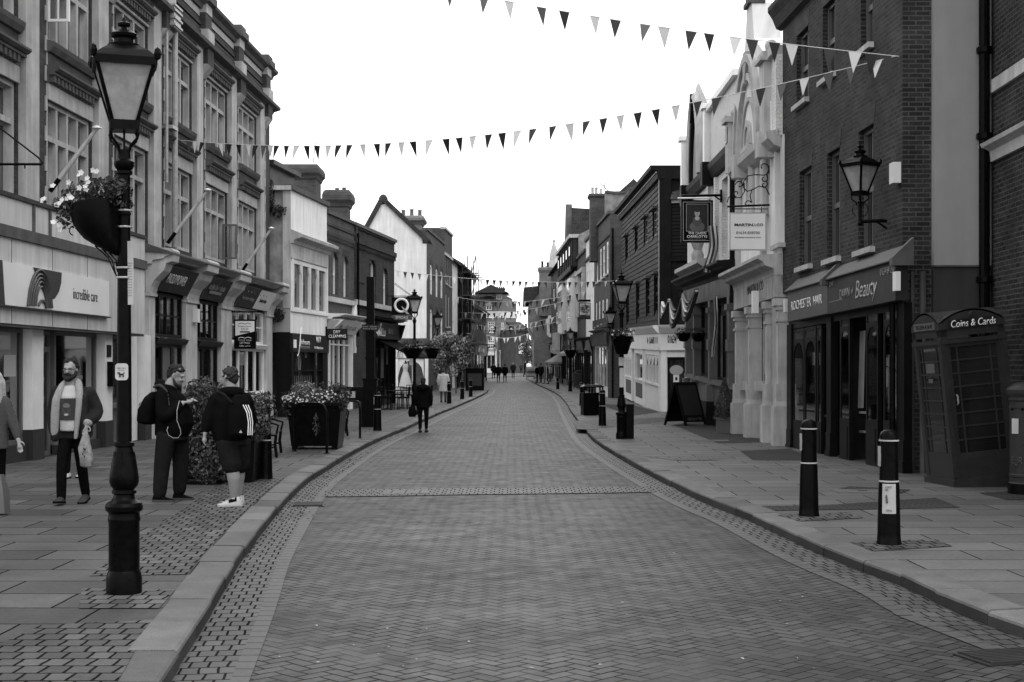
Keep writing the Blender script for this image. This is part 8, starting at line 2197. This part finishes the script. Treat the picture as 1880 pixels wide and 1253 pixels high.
def walker(label,p,H,top='clothk',bottom='clothk',hairm='hair',yaw=0.0,coat=0.0,wide=1.0,stride=.12,group=None,skin='skin',shoes='clothk',hood=None,vox=.018,longhair=False):
 k=H/1.75
 S=lambda*pts:[(x*k*(wide if abs(x)>.03 else 1),y*k,z*k)for x,y,z in pts]
 hp,T=head((0,-.01*k,1.62*k),0,0,k)
 body=hp+[('t',S((0,.01,1.42),(0,0,1.58)),[.055*k,.05*k]),('r',[((0,0,.86*k),.15*k*wide,.1*k),((0,0,1.15*k),.15*k*wide,.1*k),((0,0,1.38*k),.17*k*wide,.09*k),((0,0,1.45*k),.07*k,.06*k)]),('t',S((-.19,0,1.38),(-.235,.03,1.1),(-.23,-.05,.84)),[.046*k,.04*k,.03*k]),('t',S((.19,0,1.38),(.235,.03,1.1),(.23,-.03,.84)),[.046*k,.04*k,.03*k]),('t',S((-.09,0,.88),(-.095,-stride*.5,.48),(-.09,-stride,.09)),[.085*k,.058*k,.04*k]),('t',S((.09,0,.88),(.095,stride*.3,.48),(.09,stride,.09)),[.085*k,.058*k,.04*k])]
 if vox<.03:body+=hand(S((-.23,-.05,.83))[0],(0,-.1,-1),1,(1,0,0),.4)+hand(S((.23,-.03,.83))[0],(0,-.1,-1),-1,(1,0,0),.4)
 else:body+=[('e',S((-.23,-.05,.79))[0],.03*k,.04*k,.06*k),('e',S((.23,-.03,.79))[0],.03*k,.04*k,.06*k)]
 o=mk(label,p,body,vox,skin,group,yaw)
 hp_=[('e',T(0,.03,.055),.084*k,.097*k,.085*k),('e',T(0,.06,.0),.078*k,.062*k,.09*k)]
 if longhair:hp_+=[('t',[T(0,.07,0),T(0,.085,-.2)],[.075*k,.06*k])]
 soft('hair',M[hairm],hp_,vox,o,2)
 hz=.80-coat
 soft('coat' if coat else 'jacket',M[top],[('r',[((0,0,hz*k),.20*k*wide,.145*k),((0,0,1.0*k),.185*k*wide,.14*k),((0,0,1.35*k),.19*k*wide,.12*k),((0,0,1.47*k),.09*k,.08*k)]),('t',S((-.19,0,1.37),(-.24,.03,1.1),(-.23,-.04,.88)),[.078*k,.068*k,.052*k]),('t',S((.19,0,1.37),(.24,.03,1.1),(.23,-.02,.88)),[.078*k,.068*k,.052*k])]+([('e',(0,.06*k,1.47*k),.15*k,.11*k,.08*k)]if hood else[]),max(vox,.014),o)
 soft('trousers',M[bottom],[('r',[((0,0,.92*k),.15*k*wide,.11*k),((0,0,.8*k),.16*k*wide,.115*k)]),('t',S((-.09,0,.85),(-.095,-stride*.5,.48),(-.09,-stride,.12)),[.1*k,.07*k,.054*k]),('t',S((.09,0,.85),(.095,stride*.3,.48),(.09,stride,.12)),[.1*k,.07*k,.054*k])],max(vox,.014),o)
 for sx,yy in((-1,-stride),(1,stride)):
  a=S((sx*.09,yy+.04,0),(sx*.09,yy-.13,0));shoe(o,a[0],a[1],shoes)
 return o
walker('person with white trainers walking close behind the bearded man',gp(136,878),1.52,'clothd','clothk',yaw=rad(0),stride=.1,shoes='shoew')
P=gp(777,794,0.0)
w4=walker('woman in a black fur hooded jacket walking away along the left kerb',P,1.50,'clothk','clothk','hair',rad(180),.02,1.05,.06,hood=True,longhair=True,vox=.014,shoes='clothg')
soft('fur_hood',M['clothk'],[('t',[(-.13,.02,1.24),(0,.12,1.20),(.13,.02,1.24)],[.055,.075,.055])],.013,w4,1)
t=thing('shopping_bag','small pale bag in the hand of the woman walking away','bag',P+Vector((.21,.02,.50)));m=MB();m.loft([[(-.05,-.03,0),(.09,-.03,0),(.09,.03,0),(-.05,.03,0)],[(-.05,-.03,.16),(.06,-.03,.16),(.06,.03,.16),(-.05,.03,.16)]]);m.build('bag',M['stone'],t);m=MB();m.tube([(-.03,0,.15),(.0,0,.24),(.04,0,.15)],.008,5);m.build('handle',M['stoned'],t)
t=thing('handbag','dark handbag swinging on the left of the woman walking away','bag',P+Vector((-.30,.0,.42)));soft('bag',M['clothk'],[('r',[((0,0,.0),.09,.07),((0,0,.12),.12,.09),((0,0,.28),.08,.06)])],.014,t);m=MB();m.tube([(-.05,0,.26),(.03,0,.42),(.07,0,.27)],.01,5);m.build('handle',M['clothk'],t)
walker('elderly man in a long pale coat and cap walking away past the blossom',gp(814,739),1.60,'clothl','clothm','clothm',rad(180),.25,1.1,.06)
far=[(906,695,29,'clothk','clothk','person in dark clothes in the farthest pair left of the walking couple'),(915,702,34,'clothk','clothd','left figure of the dark dressed couple walking up the middle of the street'),(927,702,34,'clothk','clothk','right figure of the dark dressed couple walking up the middle of the street'),(942,695,30,'clothd','clothk','person walking alone to the right of the dark couple'),(957,686,20,'clothg','clothk','small far figure near the far tree'),(964,692,31,'clothk','clothd','dark figure before the far tree by the kerb'),(971,690,27,'letter','clothg','far figure in a white top at the right bend'),(986,704,35,'clothk','clothk','figure at the left of the dark group by the right kerb'),(993,703,36,'clothd','clothk','figure in the middle of the dark group by the right kerb'),(1003,705,38,'clothk','clothk','taller figure at the right of the dark group by the kerb'),(1010,701,32,'clothl','clothg','pale dressed person behind the dark group near the clothes rail'),(933,684,18,'clothd','clothk','tiny far figure in front of the far corner shop')]
for i,(x,y,hpx,a,b,lab)in enumerate(far):
 p=gp(x,y,.0 if 900<x<950 else PAV);H=min(2.0,max(1.45,hpx*p.y/F))
 walker(lab,p,H,a,b,'hair',rad([175,185,178,5,170,90,10,60,200,-70,20,160][i]),0,1.1,.14,'people in the distance',vox=.04)
def bunting(label,pts,flags,size,name='bunting',w=.62,slack=.0):
 """pts: world points of the cord; flags: list of (t along the cord 0..1, tone)"""
 t=thing(name,label,'bunting',pts[0],0,'strings of bunting across the street')
 o=Vector(pts[0]);P=[Vector(p)-o for p in pts]
 Ls=[0.0]
 for a,b in zip(P,P[1:]):Ls.append(Ls[-1]+(b-a).length)
 def pos(s):
  s=min(max(s,0),Ls[-1]-1e-4)
  for i in range(len(P)-1):
   if s<=Ls[i+1]:return P[i].lerp(P[i+1],(s-Ls[i])/(Ls[i+1]-Ls[i]))
  return P[-1]
 m=MB();m.tube(P,.006*max(1,pts[0][1]/45),5);m.build('cord',M['cord'],t)
 for f,tone in flags:
  s=f*Ls[-1];h=size*R.uniform(.9,1.1);ww=h*w
  a,b=pos(s-ww/2),pos(s+ww/2)
  c=(a+b)/2;d=(b-a).normalized()
  sw=R.uniform(-.5,.1);tw=R.uniform(-.35,.35)
  n=Vector((-d.y,d.x,0))if abs(d.x)+abs(d.y)>.01 else Vector((0,1,0))
  tip=c+Vector((0,0,-h))+d*(h*.25*sw)+n*(h*tw)
  m=MB();N=4;vs,fs=[],[]
  for k in range(N):
   q=k/N
   bow=n*(math.sin(q*3.14)*h*.10*sw)
   vs+=[a.lerp(tip,q)+bow,b.lerp(tip,q)+bow*.3]
  vs.append(tip)
  for k in range(N-1):fs.append((2*k,2*k+1,2*k+3,2*k+2))
  fs.append((2*N-2,2*N-1,2*N))
  m.add(vs,fs);m.build('flag',M[{'w':'flagw','d':'flagd','g':'flagg'}[tone]],t,normals=False,smooth=60)
def cord(a,b,sag,n=24):
 return[Vector(a).lerp(Vector(b),i/n)-Vector((0,0,sag*4*(i/n)*(1-i/n)))for i in range(n+1)]
def by_px(pts,spec):
 """flag position along the cord for each photograph column"""
 xs=[CX+p.x*F/p.y for p in pts];Ls=[0.0]
 for a,b in zip(pts,pts[1:]):Ls.append(Ls[-1]+(b-a).length)
 out=[]
 for px,tone in spec:
  for i in range(len(xs)-1):
   if xs[i]<=px<=xs[i+1]:
    q=(px-xs[i])/(xs[i+1]-xs[i]);out.append(((Ls[i]+q*(Ls[i+1]-Ls[i]))/Ls[-1],tone));break
 return out
a=at(178,-185,29.5);b=at(1652,104,22.75)
c1=cord(a,b,.40)
bunting('upper string of bunting crossing the sky to the dark brick building',c1,by_px(c1,[(200+i*58,'wddg'[i%4])for i in range(10)]+[(826,'g'),(889,'g'),(935,'w'),(994,'g'),(1036,'d'),(1092,'w'),(1130,'d'),(1185,'g'),(1219,'w'),(1269,'d'),(1302,'d'),(1350,'w'),(1381,'d'),(1422,'d'),(1454,'w'),(1494,'d'),(1524,'d'),(1570,'w'),(1600,'d'),(1632,'d')]),.33)
a=at(333,258,35.4);b=at(1646,103,22.75)
c2_=cord(a,b,.62)
bunting('long lower string of bunting sagging from the left brick building to the right one',c2_,by_px(c2_,[(346,'g'),(358,'w'),(372,'d'),(391,'g'),(405,'w'),(421,'d'),(438,'d'),(456,'w'),(470,'d'),(484,'g'),(497,'w'),(508,'d'),(526,'d'),(545,'w'),(563,'d'),(582,'d'),(603,'w'),(622,'d'),(642,'d'),(666,'w'),(692,'d'),(713,'d'),(737,'w'),(758,'d'),(788,'w'),(819,'d'),(843,'d'),(868,'w'),(897,'d'),(922,'d'),(950,'w'),(979,'d'),(1015,'d'),(1046,'w'),(1077,'d'),(1108,'d'),(1139,'w'),(1171,'d'),(1204,'d'),(1241,'w'),(1281,'d'),(1316,'d'),(1352,'w'),(1397,'d'),(1436,'g'),(1477,'w'),(1521,'g'),(1563,'g'),(1611,'w')]),.31)
def far_string(label,x0,y0,Y0,x1,y1,Y1,sag,n,size,pat='wdd',i0=0):
 c=cord(at(x0,y0,Y0),at(x1,y1,Y1),sag,16)
 bunting(label,c,[((i+.5)/n,pat[(i+i0)%len(pat)])for i in range(n)],size)
far_string('string of bunting from the dark restaurant to the tall brick house',724,497,66,1128,516,73.8,.25,34,.33,'wddg')
far_string('bunting string before the scaffolding, highest of the far ones',836,545,108,1078,535,92,.55,22,.5)
far_string('second far bunting string passing the far corner building',840,573,112,1062,545,100,.5,20,.5,'dwd')
far_string('third far bunting string below the scaffolding boards',868,597,128,1040,575,118,.5,18,.55,'wdw')
far_string('fourth far bunting string low across the bend',876,604,140,1035,588,124,.4,16,.55,'dwd')
far_string('farthest bunting string in front of the white parapet band',884,578,160,1005,560,149,.5,14,.6,'ddw')
far_string('bunting string hanging over the far shop signs',888,614,165,972,612,160,.5,12,.6,'wdw')
f=Fac(qC,qD,'R',.020)
def drape(px0,px1,py,sag,label,tone):
 m=MB();a_,b_=f.world(f.u(px0),.62,f.z(px0,py)),f.world(f.u(px1),.62,f.z(px1,py+(px0-px1)*.35))
 t=thing('flag_drape',label,'bunting',a_,0,'flag drapes on the pub canopy');a0=Vector();b0=b_-a_
 for k in range(5):
  q=MB();N=14;c=[]
  for i in range(N+1):
   u=i/N;p=a0.lerp(b0,u);s=4*u*(1-u)
   c.append(p+Vector((-.03*k*s,.02*(k%2),-sag*s*(.45+.14*k)-.03*k)))
  q.tube(c,.055,6,flat=.5);q.build('fold',M[(tone,'flagg','flagw','flagg','clothm')[k]],t,smooth=60)
drape(1320,1292,530,.75,'looped flag swag nearest the stone columns','flagg');drape(1290,1266,545,.8,'looped flag swag in the middle of the pub canopy','flagd');drape(1262,1248,550,.5,'small looped flag swag at the far end of the pub canopy','flagw')
def hang_flag(px,y0,y1,n,w,label):
 u=f.u(px);a_=f.world(u,n,f.z(px,y0));h=(y1-y0)*a_.y/F
 t=thing('union_flag',label,'flag',a_,0,'union flags on the pub');cols=['flagd','flagw','flagg','flagw','flagd','flagw','flagd']
 N=9
 for k in range(5):
  q=MB();x0,x1=-w/2+w*k/5,-w/2+w*(k+1)/5
  l,r_=[],[]
  for i in range(N+1):
   z=-h*i/N;dx=.5*w*math.sin(i*.5+.4)*(i/N);y=-.05*math.sin(k*2.1+i*.3)
   l.append((x0+dx,y,z));r_.append((x1+dx,-.05*math.sin((k+1)*2.1+i*.3),z))
  q.add(l+r_,[(i,i+1,N+2+i,N+1+i)for i in range(N)]);q.build('flag_fold',M[('flagg','flagw','flagd','flagw','flagg')[k]],t,normals=False,smooth=60)
hang_flag(1332,415,500,.35,.26,'crumpled union flag hanging from the pub first floor window');hang_flag(1334,545,655,.30,.14,'narrow union flag hanging by the dark pub door')
